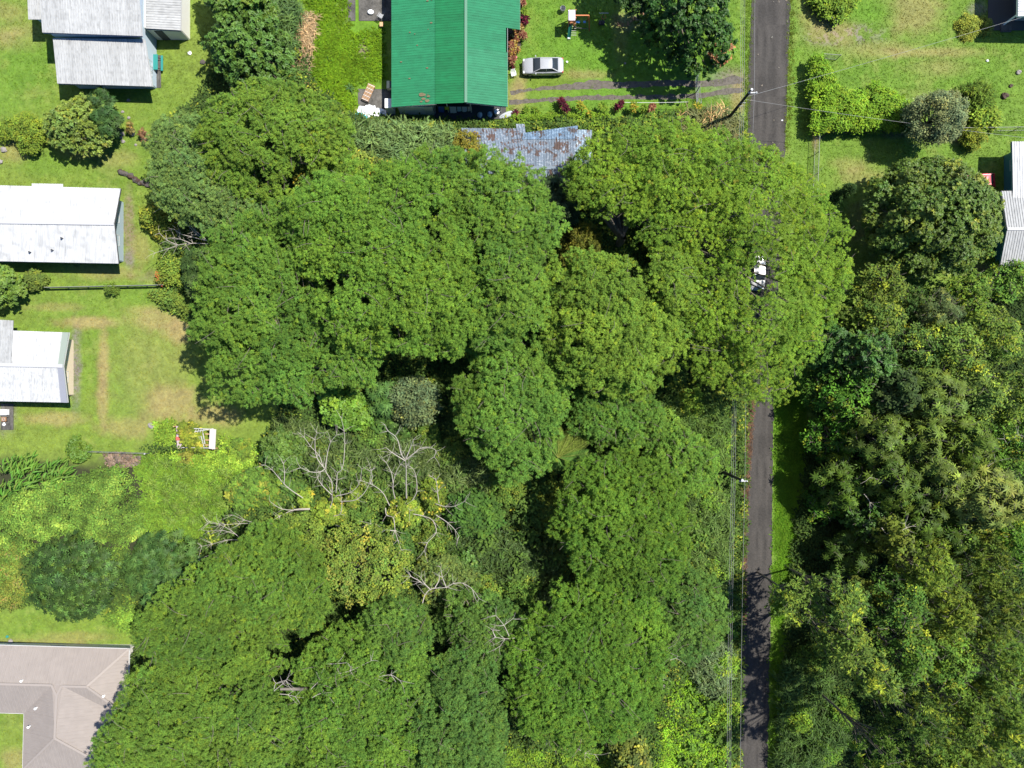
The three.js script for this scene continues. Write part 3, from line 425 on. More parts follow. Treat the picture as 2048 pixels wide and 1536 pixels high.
vehicle('parked_car', 'white four-door sedan parked on the grass beside the green roof', 'car', P(1085, 138), 0.01, carPaint(0.36, 0.37, 0.39), { L: 4.75, W: 1.85, hood: 0.95, belt: 0.98, top: 1.46, x1: -1.15, x2: -0.3, x3: 1.05, x4: 1.75, deck: 1.05, fw: 0.9, rw: 1.0 });
vehicle('parked_car', 'white vehicle on the road glimpsed through the tree canopy', 'car', P(1509, 545), Math.PI / 2, carPaint(0.36, 0.36, 0.37), { L: 4.4, W: 1.78, hood: 1.1, belt: 1.12, top: 1.75, x1: -1.05, x2: -0.5, x3: 1.75, x4: 2.0, deck: 1.1, fw: 0.8, rw: 0.85 });
vehicle('parked_car', 'red car mostly hidden behind the round tree beside the teal wall', 'car', P(1944, 367), 0.05, carPaint(0.35, 0.015, 0.03), { L: 4.2, W: 1.74, hood: 0.95, belt: 0.98, top: 1.46, x1: -1.0, x2: -0.3, x3: 1.2, x4: 1.75, deck: 1.02, fw: 0.8, rw: 0.85 });

// ---------------------------------------------------------------- playset and yard things round the green roof
{
  const o = thing('playset', 'orange framed swing set with pale tower roof and green slide', 'playset', P(1146, 62));
  const T = (x, y, h) => P(x, y, h).sub(o.position);
  const c = [T(1138, 33, 1.5), T(1150, 33, 1.5)];
  mesh('tower_roof', [bar(T(1143, 20, 2.4), T(1143, 40, 2.2), 0.75, 0.05)].map((g) => g), M.lilac, o);
  const r = mesh('roof_panel', box(0.74, 0.05, 1.15, T(1144, 30, 2.55).x, 2.5, T(1144, 30, 2.55).z), M.lilac, o);
  for (let i = 0; i < 5; i++) mesh('roof_batten', box(0.76, 0.03, 0.03, 0, 0.035, -0.5 + i * 0.25), M.offWhite, r);
  for (const [x, y] of [[1138, 30], [1138, 46], [1150, 30], [1150, 46]]) { const p = T(x, y, 1.2); mesh('post', box(0.1, 2.3, 0.1, p.x, 1.15, p.z), M.orangePaint, o); }
  const pl = T(1144, 42, 1.25); mesh('platform', box(0.9, 0.08, 1.1, pl.x, 1.2, pl.z - 0.2), M.wood, o);
  mesh('ladder', [box(0.6, 0.05, 0.06, pl.x, 1.45, pl.z + 0.25), box(0.6, 0.05, 0.06, pl.x, 1.15, pl.z + 0.4), box(0.6, 0.3, 0.04, pl.x, 1.3, pl.z + 0.35)], M.orangePaint, o);
  const s0 = T(1141, 49, 1.2), s1 = T(1138, 74, 0.15);
  mesh('slide', [bar(s0, s1, 0.36, 0.04), bar(s0.clone().add(V(0.18, 0.08, 0)), s1.clone().add(V(0.18, 0.08, 0)), 0.04, 0.14), bar(s0.clone().add(V(-0.18, 0.08, 0)), s1.clone().add(V(-0.18, 0.08, 0)), 0.04, 0.14)], M.slide, o);
  mesh('slide_end', box(0.3, 0.06, 0.22, s1.x, 0.1, s1.z + 0.1), mat(0.5, 0.62, 0.6, 0.4), o);
  const b0 = T(1150, 31, 2.1), b1 = T(1178, 31, 2.1);
  mesh('top_beam', bar(b0, b1, 0.12), M.orangePaint, o);
  mesh('leg', bar(b1, T(1179, 62, 0), 0.1), M.orangePaint, o); mesh('leg', bar(b1, T(1174, 42, 0), 0.1), M.orangePaint, o); mesh('cross_bar', bar(T(1147, 55, 0.4), T(1178, 58, 0.5), 0.06), M.darkGrey, o);
  for (const [x, w] of [[1156, 0.45], [1169, 0.32]]) { const q = T(x, 44, 0.5), t = T(x, 31, 2.1); const sw = mesh('swing_seat', rbox(w, 0.06, 0.24, q.x, 0.5, q.z, 0.02), M.blue, o); mesh('chain', [bar(V(t.x - 0.15, 2.08, t.z), V(q.x - 0.15, 0.5, q.z), 0.02), bar(V(t.x + 0.15, 2.08, t.z), V(q.x + 0.15, 0.5, q.z), 0.02)], M.steel, sw); }
}
{
  const p = P(1125, 22), o = thing('garden_tub', 'round grey lidless tub standing on the lawn above the swing set', 'tub', p);
  mesh('tub', new THREE.LatheGeometry([[0, 0.02], [0.26, 0.02], [0.3, 0.6], [0.32, 0.62], [0.28, 0.62], [0.24, 0.1], [0, 0.1]].map((q) => new THREE.Vector2(...q)), 20), M.grey, o);
  mesh('rim', new THREE.TorusGeometry(0.3, 0.025, 6, 24).rotateX(Math.PI / 2).translate(0, 0.62, 0), M.steel, o);
}
{
  const p = P(1203, 50), o = thing('basketball_hoop', 'child-size hoop with clear green backboard and orange ring beside the swings', 'basketball hoop', p);
  mesh('base', rbox(0.7, 0.18, 0.5, 0, 0.09, -0.2, 0.05), M.black, o); mesh('post', bar(V(0, 0.1, -0.2), V(0, 2.1, -0.3), 0.08), M.darkGrey, o);
  const b = V(0, 2.05, -0.25);
  mesh('backboard', box(1.0, 0.55, 0.04, b.x, b.y, b.z, 0, 0.5), mat(0.12, 0.26, 0.18, 0.4), o); mesh('board_frame', [box(1.02, 0.04, 0.06, 0, 2.3, -0.13), box(1.02, 0.04, 0.06, 0, 1.8, -0.4)], M.trim, o);
  mesh('ring', new THREE.TorusGeometry(0.23, 0.03, 6, 20).rotateX(Math.PI / 2).translate(0, 1.9, 0.1), M.orangePaint, o);
}
tag(mesh('play_ball', new THREE.SphereGeometry(0.2, 16, 12), M.pink), 'coral red ball on the grass beside the croton bed', 'ball').position.copy(P(1031, 116).setY(0.2));
{ // lattice lounger / bench of slats on the slab
  const p = P(738, 188, 0), o = thing('slatted_bench', 'pale slatted wooden bench lying askew on the concrete patio', 'bench', p, -0.42);
  for (let i = 0; i < 13; i++) mesh('slat', box(0.82, 0.03, 0.075, 0, 0.42, -0.9 + i * 0.15), i % 3 ? M.woodPale : mat(0.7, 0.58, 0.5, 0.6), o);
  for (const s of [-1, 1]) { mesh('side_rail', box(0.05, 0.08, 1.95, s * 0.4, 0.375, 0), M.wood, o); for (const z of [-0.85, 0.85]) mesh('leg', box(0.06, 0.36, 0.06, s * 0.38, 0.18, z), M.wood, o); }
  mesh('end_board', box(0.86, 0.1, 0.05, 0, 0.3, 1.0), M.woodDark, o); mesh('end_board', box(0.86, 0.1, 0.05, 0, 0.36, -1.0), M.wood, o);
}
function chair(label, pos, turn, m, group) {
  const o = thing('garden_chair', label, 'chair', pos, turn, group);
  for (let i = 0; i < 4; i++) mesh('seat_slat', box(0.5, 0.03, 0.1, 0, 0.42, -0.18 + i * 0.125), m, o);
  for (let i = 0; i < 3; i++) mesh('back_slat', box(0.5, 0.1, 0.03, 0, 0.55 + i * 0.13, -0.27 - i * 0.04), m, o);
  for (const x of [-0.24, 0.24]) for (const z of [-0.24, 0.24]) mesh('leg', box(0.04, 0.42, 0.04, x, 0.21, z), m, o);
  for (const x of [-0.27, 0.27]) mesh('armrest', box(0.05, 0.03, 0.5, x, 0.62, 0), m, o);
  return o;
}
chair('white slatted garden chair by the green roof eave, nearest the car', P(1027, 151), 0.2, M.white);
chair('grey garden chair on the concrete slab left of the green roof', P(763, 36), 2.6, M.grey);
{
  const o = thing('side_table', 'small wooden stool on the slab left of the green roof', 'stool', P(764, 52)); mesh('top', box(0.4, 0.04, 0.5, 0, 0.4, 0), M.woodPale, o); for (const x of [-0.16, 0.16]) for (const z of [-0.2, 0.2]) mesh('leg', box(0.04, 0.38, 0.04, x, 0.19, z), M.wood, o);
}
tag(mesh('rubbish_bag', new THREE.SphereGeometry(0.3, 10, 8).scale(1.3, 0.6, 1), M.white), 'crumpled white bag on the stained slab', 'bag').position.copy(P(742, 26).setY(0.2));
{ // air conditioner on the left wall
  const p = P(775, 172, 0.9), o = thing('air_conditioner', 'cream wall air conditioner with grey grille under the left green eave', 'air conditioner', [-13.6, 1.0, p.z]);
  mesh('cabinet', rbox(0.7, 0.6, 0.85, -0.35, 0, 0, 0.03), M.cream, o); for (let i = 0; i < 6; i++) mesh('fin', box(0.03, 0.5, 0.05, -0.72, 0, -0.33 + i * 0.13), M.grey, o); mesh('top_grille', box(0.34, 0.03, 0.8, -0.2, 0.31, 0), M.darkGrey, o); mesh('bracket', [box(0.6, 0.7, 0.05, -0.3, -0.65, -0.3), box(0.6, 0.7, 0.05, -0.3, -0.65, 0.3)], M.steel, o);
}
{
  const p = P(776, 222, 0), o = thing('utility_cabinet', 'tall white cabinet at the lower left corner of the green roof', 'cabinet', [p.x + 0.45, 0, p.z - 0.1]);
  mesh('cabinet', rbox(0.85, 1.9, 1.0, 0, 0.95, 0, 0.02), M.white, o); mesh('lid', box(0.92, 0.06, 1.06, 0, 1.93, 0), M.white, o);
}
{ // crumpled tarps
  const tarp = (label, x, y, w, d, m, s) => { const g = new THREE.PlaneGeometry(w, d, 14, 10); g.rotateX(-Math.PI / 2); const a = g.attributes.position; for (let i = 0; i < a.count; i++) { const X = a.getX(i), Z = a.getZ(i), e = 1 - Math.max(Math.abs(X) / w, Math.abs(Z) / d) * 2; a.setXYZ(i, X + N2(X * 2 + s, Z * 2) * 0.25, 0.06 + Math.max(0, e) * 0.3 + Math.abs(N2(X * 3.1 + s, Z * 3.7)) * 0.3, Z + N2(Z * 2, X * 2 + s) * 0.3); } const t = g.toNonIndexed(); t.computeVertexNormals(); const o = mesh('tarp', t, m); o.position.copy(P(x, y)); return tag(o, label, 'tarp'); };
  tarp('crumpled white sheet lying at the edge of the bench patio', 733, 224, 2.0, 1.3, M.white, 1); tarp('turquoise plastic sheet under the weeds by the white sheet', 722, 232, 1.3, 0.7, mat(0.05, 0.42, 0.45, 0.5), 4); tarp('strip of white plastic beside the white cabinet', 760, 226, 1.6, 0.7, M.white, 9);
}
{ // washing under the eave
  const a = V(-8.5, 1.9, -31.4), b = V(-4.7, 1.85, -31.4), o = thing('clothesline', 'washing hung on a line under the green eave', 'clothesline', a);
  mesh('line', bar(V(0, 0, 0), b.clone().sub(a), 0.015), M.wire, o);
  let x = 0.1; for (const [w, h, m] of [[0.7, 0.9, mat(0.03, 0.07, 0.25, 0.9)], [0.5, 0.5, mat(0.35, 0.4, 0.03, 0.9)], [0.8, 1.0, M.cloth], [0.55, 0.7, mat(0.3, 0.42, 0.48, 0.9)], [0.6, 0.8, M.cloth], [0.5, 0.7, mat(0.5, 0.45, 0.38, 0.9)]]) { const g = new THREE.PlaneGeometry(w * 0.92, h, 5, 4); const p = g.attributes.position; for (let i = 0; i < p.count; i++) p.setZ(i, (h / 2 - p.getY(i)) * 0.3 + N2(p.getX(i) * 5 + x, p.getY(i) * 2) * 0.12); g.computeVertexNormals(); const c = mesh('cloth', g, m, o); c.position.set(x + w / 2, -h / 2 - 0.02, 0); x += w + 0.04; }
}
{
  const o = thing('washing_machine', 'white round-topped bin on the apron beyond the washing', 'bin', P(994, 228)); mesh('drum', new THREE.LatheGeometry([[0, 0], [0.3, 0], [0.34, 0.7], [0.36, 0.72], [0.3, 0.74], [0, 0.78]].map((q) => new THREE.Vector2(...q)), 16), M.white, o); mesh('lid', new THREE.TorusGeometry(0.33, 0.03, 6, 20).rotateX(Math.PI / 2).translate(0, 0.74, 0), M.darkGrey, o);
}
for (const [x, y, lab, m] of [[960, 232, 'pale bundle on the dark lanai floor, left one', M.cloth], [980, 231, 'pale blue bundle on the dark lanai floor, right one', mat(0.4, 0.5, 0.6, 0.8)]]) { const g = new THREE.SphereGeometry(0.3, 9, 7).scale(1, 0.7, 1.2); const a = g.attributes.position; for (let i = 0; i < a.count; i++) a.setXYZ(i, a.getX(i) * (1 + N2(a.getY(i) * 6, a.getZ(i) * 6) * 0.4), a.getY(i), a.getZ(i)); g.computeVertexNormals(); tag(mesh('bundle', g, m), lab, 'bundle').position.copy(P(x, y).setY(0.3)); }
{ // upturned dinghy
  const rings = []; for (let i = 0; i <= 8; i++) { const t = i / 8, w = 0.36 * Math.pow(Math.sin(Math.PI * (0.08 + t * 0.85)), 0.6), h = 0.32 * Math.sin(Math.PI * (0.12 + t * 0.75)); const r = []; for (let k = 0; k < 8; k++) { const a = k / 7 * Math.PI; r.push([-1 + t * 2, 0.03 + Math.sin(a) * h, Math.cos(a) * w]); } rings.push(r); }
  const o = thing('kayak', 'pale upturned kayak at the hedge end below the apron', 'kayak', P(1015, 230), 0.35); mesh('hull', loft(rings), M.cloth, o); mesh('keel', box(1.4, 0.03, 0.04, 0, 0.36, 0), M.grey, o);
}
{ const o = thing('planter_box', 'dark stone planter box beside the croton bed', 'planter', P(1038, 92)); mesh('box', [box(0.35, 0.35, 1.1, 0, 0.18, 0)], M.rock, o); mesh('soil', box(0.27, 0.02, 1.0, 0, 0.365, 0), M.woodDark, o); }

// ---------------------------------------------------------------- things in the left-hand yards
{
  const o = thing('picnic_table', 'teal picnic table with a bench against the pale blue wall', 'picnic table', P(320, 130));
  mesh('table_top', [0, 1, 2].map((i) => box(0.2, 0.05, 1.75, -0.4 + i * 0.21, 0.74, 0)), M.tealPaint, o); mesh('bench', box(0.25, 0.05, 1.75, 0.45, 0.45, 0), M.tealPaint, o); mesh('bench', box(0.25, 0.05, 1.75, -0.85, 0.45, 0), M.tealPaint, o);
  for (const z of [-0.6, 0.6]) { mesh('leg', [bar(V(-0.35, 0.72, z), V(-0.7, 0, z), 0.06), bar(V(-0.05, 0.72, z), V(0.4, 0, z), 0.06), bar(V(-0.95, 0.42, z), V(0.6, 0.42, z), 0.05)], M.woodDark, o); }
}
const stone = (label, x, y, r, m, cat = 'rock', name = 'rock') => { const g = new THREE.IcosahedronGeometry(r, 2); const a = g.attributes.position, s = x * 0.13 + y * 0.07; for (let i = 0; i < a.count; i++) { const k = 1 + N2(a.getX(i) / r * 1.3 + s, a.getY(i) / r * 1.3, a.getZ(i) / r * 1.3 + s) * 0.5; a.setXYZ(i, a.getX(i) * k * 1.15, a.getY(i) * k * 0.65, a.getZ(i) * k); } g.computeVertexNormals(); const o = mesh(name, g, m); o.position.copy(P(x, y).setY(r * 0.4)); return tag(o, label, cat); };
stone('white upturned bucket on the lawn right of the picnic table', 380, 107, 0.2, M.white, 'bucket', 'bucket'); stone('brown clump of stone on the lawn below the white bucket', 407, 125, 0.26, M.rock);
stone('pale bird-bath stone on the lawn below the stepped roof house', 258, 201, 0.17, M.rockPale);
[[246, 224], [258, 236], [230, 251], [246, 268], [247, 283], [266, 269], [272, 290], [243, 275], [228, 238]].forEach(([x, y], i) => tag(stone('', x, y, rr(0.13, 0.22), M.rockPale), 'pale grey stone scattered on the grass right of the yellowish tree', 'rock', 'pale stones right of the yellowish tree'));
stone('flat pinkish stone on the grass above the clean white roof', 9, 300, 0.3, M.rockPale); stone('smaller pinkish stone at the left edge above the clean white roof', 2, 324, 0.24, M.rockPale);
stone('reddish stone under the yellowish tree', 73, 281, 0.3, M.terracotta);
{ // low wall of dark stones
  const o = thing('stone_row', 'curving row of dark lava stones on the lawn', 'stone wall', P(280, 362));
  const c = new THREE.CatmullRomCurve3([[240, 344], [258, 350], [270, 358], [284, 366], [300, 370], [322, 377]].map(([x, y]) => P(x, y).sub(o.position)));
  for (let i = 0; i < 30; i++) { const p = c.getPoint((i + 0.5) / 30), r = rr(0.16, 0.3); const g = new THREE.IcosahedronGeometry(r, 1); const a = g.attributes.position; for (let k = 0; k < a.count; k++) { const q = 1 + N2(a.getX(k) * 4 + i, a.getY(k) * 4, a.getZ(k) * 4) * 0.5; a.setXYZ(k, a.getX(k) * q * 1.3, a.getY(k) * q, a.getZ(k) * q); } g.computeVertexNormals(); g.translate(p.x + rr(-0.12, 0.12), r * 0.5, p.z + rr(-0.15, 0.15)); mesh('stone', g, i % 3 ? M.rock : M.woodDark, o); }
}
{ // panel wall between the two left yards
  const a = P(100, 577), b = P(335, 572), o = thing('fence', 'low pale grey panel fence between the two left yards', 'fence', a), d = b.clone().sub(a), L = d.length(), n = 6;
  for (let i = 0; i <= n; i++) { const p = d.clone().multiplyScalar(i / n); mesh('post', box(0.07, 1.0, 0.07, p.x, 0.5, p.z), M.fenceGrey, o); }
  for (let i = 0; i < n; i++) mesh('panel', bar(d.clone().multiplyScalar((i + 0.03) / n).setY(0.6 + rr(-0.03, 0.03)), d.clone().multiplyScalar((i + 0.97) / n).setY(0.6 + rr(-0.03, 0.03)), 0.035, 0.75), M.fenceGrey, o);
  mesh('top_rail', bar(V(0, 1.02, 0), d.clone().setY(1.0), 0.05, 0.04), M.fenceGrey, o);
}
{ // collapsed white frame with vines
  const o = thing('collapsed_shed', 'collapsed white framed shed overgrown with yellow-green vines', 'shed', P(390, 880)), T = (x, y, h) => P(x, y, h).sub(o.position);
  mesh('panel', [bar(T(426, 858, 1.7), T(424, 898, 1.5), 0.72, 0.05)], mat(0.5, 0.47, 0.43, 0.8), o);
  mesh('panel', [bar(T(357, 852, 1.3), T(359, 897, 1.2), 0.55, 0.05)], mat(0.4, 0.32, 0.33, 0.8), o); mesh('red_board', box(0.45, 0.03, 0.4, T(356, 877, 1.3).x, 1.35, T(356, 877, 1.3).z), mat(0.5, 0.1, 0.07, 0.7), o);
  for (const [a, b, c, d] of [[386, 864, 427, 857], [388, 857, 420, 858], [402, 872, 408, 893], [406, 866, 410, 888], [398, 872, 402, 888], [365, 895, 425, 896]]) mesh('beam', bar(T(a, b, 1.55), T(c, d, 1.5), 0.08), M.frame, o);
  for (let i = 0; i < 4; i++) mesh('lath', bar(T(390 + i * 5, 865, 1.5), T(393 + i * 5, 857, 1.5), 0.05), M.frame, o);
  for (const [x, y] of [[421, 859], [430, 897], [353, 852], [364, 896]]) { const p = T(x, y, 0.75); mesh('post', box(0.1, 1.45, 0.1, p.x, 0.72, p.z), M.woodPale, o); }
  for (const y of [868, 880, 890]) mesh('crosspiece', bar(T(411, y, 1.3), T(421, y, 1.3), 0.1), M.woodPale, o);
}
stone('pale boulder in the weeds left of the collapsed shed', 304, 851, 0.32, M.rockPale); stone('small white stone in the weeds above the collapsed shed', 338, 845, 0.14, M.white); stone('small white stone beside the dry leaf heap', 290, 908, 0.13, M.white);
{ // clutter beside the stained roof house
  const o = thing('storage_crate', 'white plastic crate on gravel at the left edge below the stained roof', 'crate', P(13, 824)); for (const [w, d, x, z] of [[0.8, 0.05, 0, -0.3], [0.8, 0.05, 0, 0.3], [0.05, 0.6, -0.38, 0], [0.05, 0.6, 0.38, 0]]) mesh('side', box(w, 0.5, d, x, 0.27, z), M.white, o); mesh('lid', box(0.84, 0.05, 0.66, 0, 0.55, 0), M.white, o);
  const t = thing('plant_stand', 'rusty iron stand beside the white crate at the left edge', 'stand', P(14, 838)); mesh('top', box(0.6, 0.03, 0.5, 0, 0.5, 0), M.wood, t); for (const x of [-0.25, 0.25]) for (const z of [-0.2, 0.2]) mesh('leg', bar(V(x, 0.5, z), V(x * 1.1, 0, z * 1.1), 0.04), M.woodDark, t); mesh('ring', new THREE.TorusGeometry(0.16, 0.03, 6, 16).rotateX(Math.PI / 2).translate(0, 0.54, 0), M.grey, t);
  stone('white jug at the left edge below the iron stand', 9, 848, 0.18, M.white, 'jug', 'jug');
}
stone('mint green bucket at the top edge of the taupe roof', 15, 1273, 0.14, M.tealPaint, 'bucket', 'bucket'); stone('white stone heap beside the taupe roof', 22, 1282, 0.24, M.rockPale);
stone('white ball of paper on the right-hand lawn', 1974, 122, 0.14, M.white, 'litter', 'litter'); stone('grey stone on the right-hand lawn', 2036, 145, 0.25, M.rockPale); stone('dark stump below the grey stone on the right-hand lawn', 2021, 172, 0.2, M.woodDark, 'stump', 'stump'); stone('dark rotten stump near the grey shrub on the right-hand lawn', 2008, 192, 0.35, M.woodDark, 'stump', 'stump');
stone('white pebble on the road near its right edge', 1564, 241, 0.09, M.white); stone('white scrap on the grass behind the sedan', 1134, 124, 0.12, M.white, 'litter', 'litter'); stone('white scrap on the front lawn', 1250, 127, 0.1, M.rockPale, 'litter', 'litter');

// ---------------------------------------------------------------- fences and gates
function meshFence(name, label, cat, a, b, h, n, dense = 0.16, wm = M.steel) {
  const o = thing(name, label, cat, a), d = b.clone().sub(a), L = d.length(), u = d.clone().normalize();
  for (let i = 0; i <= n; i++) { const p = d.clone().multiplyScalar(i / n); mesh('post', cyl(0.04, 0.04, h + 0.05, p.x, 0, p.z, 8), M.steel, o); }
  mesh('top_rail', bar(V(0, h, 0), d.clone().setY(h), 0.04), M.steel, o); mesh('bottom_rail', bar(V(0, 0.12, 0), d.clone().setY(0.12), 0.03), M.steel, o);
  const w = []; for (let t = 0; t < L; t += dense) for (const s of [-1, 1]) { const e = t + s * h; const e1 = Math.max(0, Math.min(L, e)), hh = Math.abs(e1 - t); if (hh > 0.1) w.push(bar(u.clone().multiplyScalar(t).setY(0.05), u.clone().multiplyScalar(e1).setY(0.05 + hh * 0.97), 0.007)); }
  mesh('wire_mesh', w, wm, o).userData.kind = 'stuff'; return o;
}
meshFence('gate', 'tubular mesh gate standing across the gravel driveway, upper leaf', 'gate', P(1391, 141), P(1391, 186), 1.85, 1, 0.07, M.grey);
meshFence('gate', 'tubular mesh gate standing across the gravel driveway, lower leaf', 'gate', P(1391, 187), P(1394, 219), 1.85, 1, 0.07, M.grey);
meshFence('fence', 'chain link fence with gate posts along the right verge', 'fence', P(1630, 268), P(1625, 395), 1.3, 3, 0.2);
meshFence('fence', 'chain link fence behind the grey shrub at the right edge', 'fence', P(1630, 267), P(2075, 261), 1.2, 9, 0.3);
meshFence('fence', 'chain link fence half swallowed by the vine hedge on the right verge', 'fence', P(1630, 120), P(1630, 266), 1.3, 4, 0.3);
meshFence('gate', 'open mesh gate swung over the grass above the vine hedge', 'gate', P(1634, 117), P(1672, 120), 1.2, 1, 0.12);
meshFence('fence', 'wire fence panels round the overgrown pen at the top', 'fence', P(1632, 28), P(1665, 52), 1.1, 2, 0.2);
meshFence('fence', 'low wire fence at the far edge of the dry lawn', 'fence', P(178, 902), P(300, 906), 0.9, 5, 0.3);
{ const a = P(1245, 214), o = thing('wash_line', 'white cord strung above the planted strip', 'cord', a); mesh('cord', limb([V(0, 1.3, 0), V(3.5, 1.22, 0), V(7.3, 1.3, -0.05)], 0.02, 0.02, 5), M.white, o); mesh('post', cyl(0.04, 0.04, 1.35, 0, 0, 0, 8), M.wood, o); mesh('post', cyl(0.04, 0.04, 1.35, 7.3, 0, -0.05, 8), M.wood, o); }

// ---------------------------------------------------------------- utility poles and wires
const B = [P(1462, -520), P(1449, 246), P(1438, 941), P(1424, 1690)], HP = [9, 9, 8, 9];
function pole(i, label) {
  const h = HP[i], o = thing('utility_pole', label, 'utility pole', B[i], 0, null);
  mesh('shaft', cyl(0.2, 0.13, h, 0, 0, 0, 10), M.pole, o); mesh('pole_cap', cyl(0.15, 0.12, 0.05, 0, h, 0, 10), M.trim, o);
  mesh('crossarm', box(0.9, 0.1, 0.12, 0.25, h - 0.45, 0.15), M.trim, o); for (const x of [0, 0.6]) mesh('insulator', cyl(0.05, 0.04, 0.16, x, h - 0.4, 0.15, 8), M.white, o);
  mesh('bracket', [box(0.6, 0.07, 0.09, 0.1, h - 3, 0.14), box(0.5, 0.06, 0.09, 0.1, h - 3.8, 0.14)], M.steel, o);
  return o;
}
pole(1, 'tall leaning-looking utility pole beside the road at the driveway mouth'); pole(2, 'utility pole at the road edge in the lower right, among tall grass');
const wire = (name, label, pts, r, sag, group, m = M.wire) => { const all = []; for (let i = 0; i < pts.length - 1; i++) { const k = []; for (let j = 0; j <= 8; j++) { const t = j / 8, p = pts[i].clone().lerp(pts[i + 1], t); p.y -= sag * 4 * t * (1 - t); k.push(p); } all.push(limb(k, r, r, 4, 2)); } return tag(mesh(name, all, m), label, 'wire', group); };
for (const [dx, d, lab] of [[0.9, 0.25, 'topmost utility wire along the verge, the one nearest the road'], [-0.02, 2.2, 'second utility wire from the road along the left verge'], [0.05, 3.0, 'third utility wire from the road along the left verge'], [0.1, 3.8, 'lowest utility wire along the verge, farthest from the road']]) wire('overhead_wire', lab, B.map((b, i) => V(b.x + dx * (dx > 0.5 ? 0.4 : 1), HP[i] - d, b.z + 0.2)), 0.013, 0.5, 'utility wires along the road');
wire('service_wire', 'pale service cable from the pole to the top right house', [V(B[1].x, 7.2, B[1].z), P(2060, 30, 3.6)], 0.014, 0.3);
wire('service_wire', 'pale service cable from the pole passing over the vine hedge to the right edge', [V(B[1].x, 6.6, B[1].z), P(2080, 279, 3.4)], 0.014, 0.35);
// ---------------------------------------------------------------- foliage
function Leaves() { this.p = []; this.c = []; this.i = []; }
// one blade: from base along dir, with side vector, drooping; segs 1 = folded diamond
Leaves.prototype.blade = function (b, dir, side, len, wid, droop, segs, tint) {
  const n = this.p.length / 3, put = (v) => { this.p.push(v.x, v.y, v.z); this.c.push(tint[0], tint[1], tint[2]); };
  const at = (t) => b.clone().addScaledVector(dir, len * t).add(V(0, -droop * len * t * t, 0));
  if (segs === 1) {
    const m = at(0.5); put(b); put(m.clone().addScaledVector(side, wid / 2)); put(at(1)); put(m.clone().addScaledVector(side, -wid / 2));
    this.i.push(n, n + 1, n + 2, n, n + 2, n + 3); return;
  }
  for (let k = 0; k <= segs; k++) { const t = k / segs, w = wid * (0.25 + 0.75 * Math.sin(Math.PI * Math.min(0.98, 0.15 + t * 0.83))) / 2, q = at(t); put(q.clone().addScaledVector(side, w)); put(q.clone().addScaledVector(side, -w)); }
  for (let k = 0; k < segs; k++) { const a = n + k * 2; this.i.push(a, a + 1, a + 2, a + 1, a + 3, a + 2); }
};
Leaves.prototype.geo = function () { const g = new THREE.BufferGeometry(); g.setAttribute('position', new THREE.Float32BufferAttribute(this.p, 3)); g.setAttribute('color', new THREE.Float32BufferAttribute(this.c, 3)); g.setIndex(this.i); const q = g.toNonIndexed(); q.computeVertexNormals(); return q; };
const tint = (s = 0.2, y = 0) => { const k = 1 + rr(-s, s), w = rnd() * y; return [k * (1 + w), k, k * (1 - w * 0.5)]; };
const dirOf = (a, e) => V(Math.cos(a) * Math.cos(e), Math.sin(e), Math.sin(a) * Math.cos(e));
const sideOf = (a, roll = 0) => V(-Math.sin(a) * Math.cos(roll), Math.sin(roll), Math.cos(a) * Math.cos(roll));
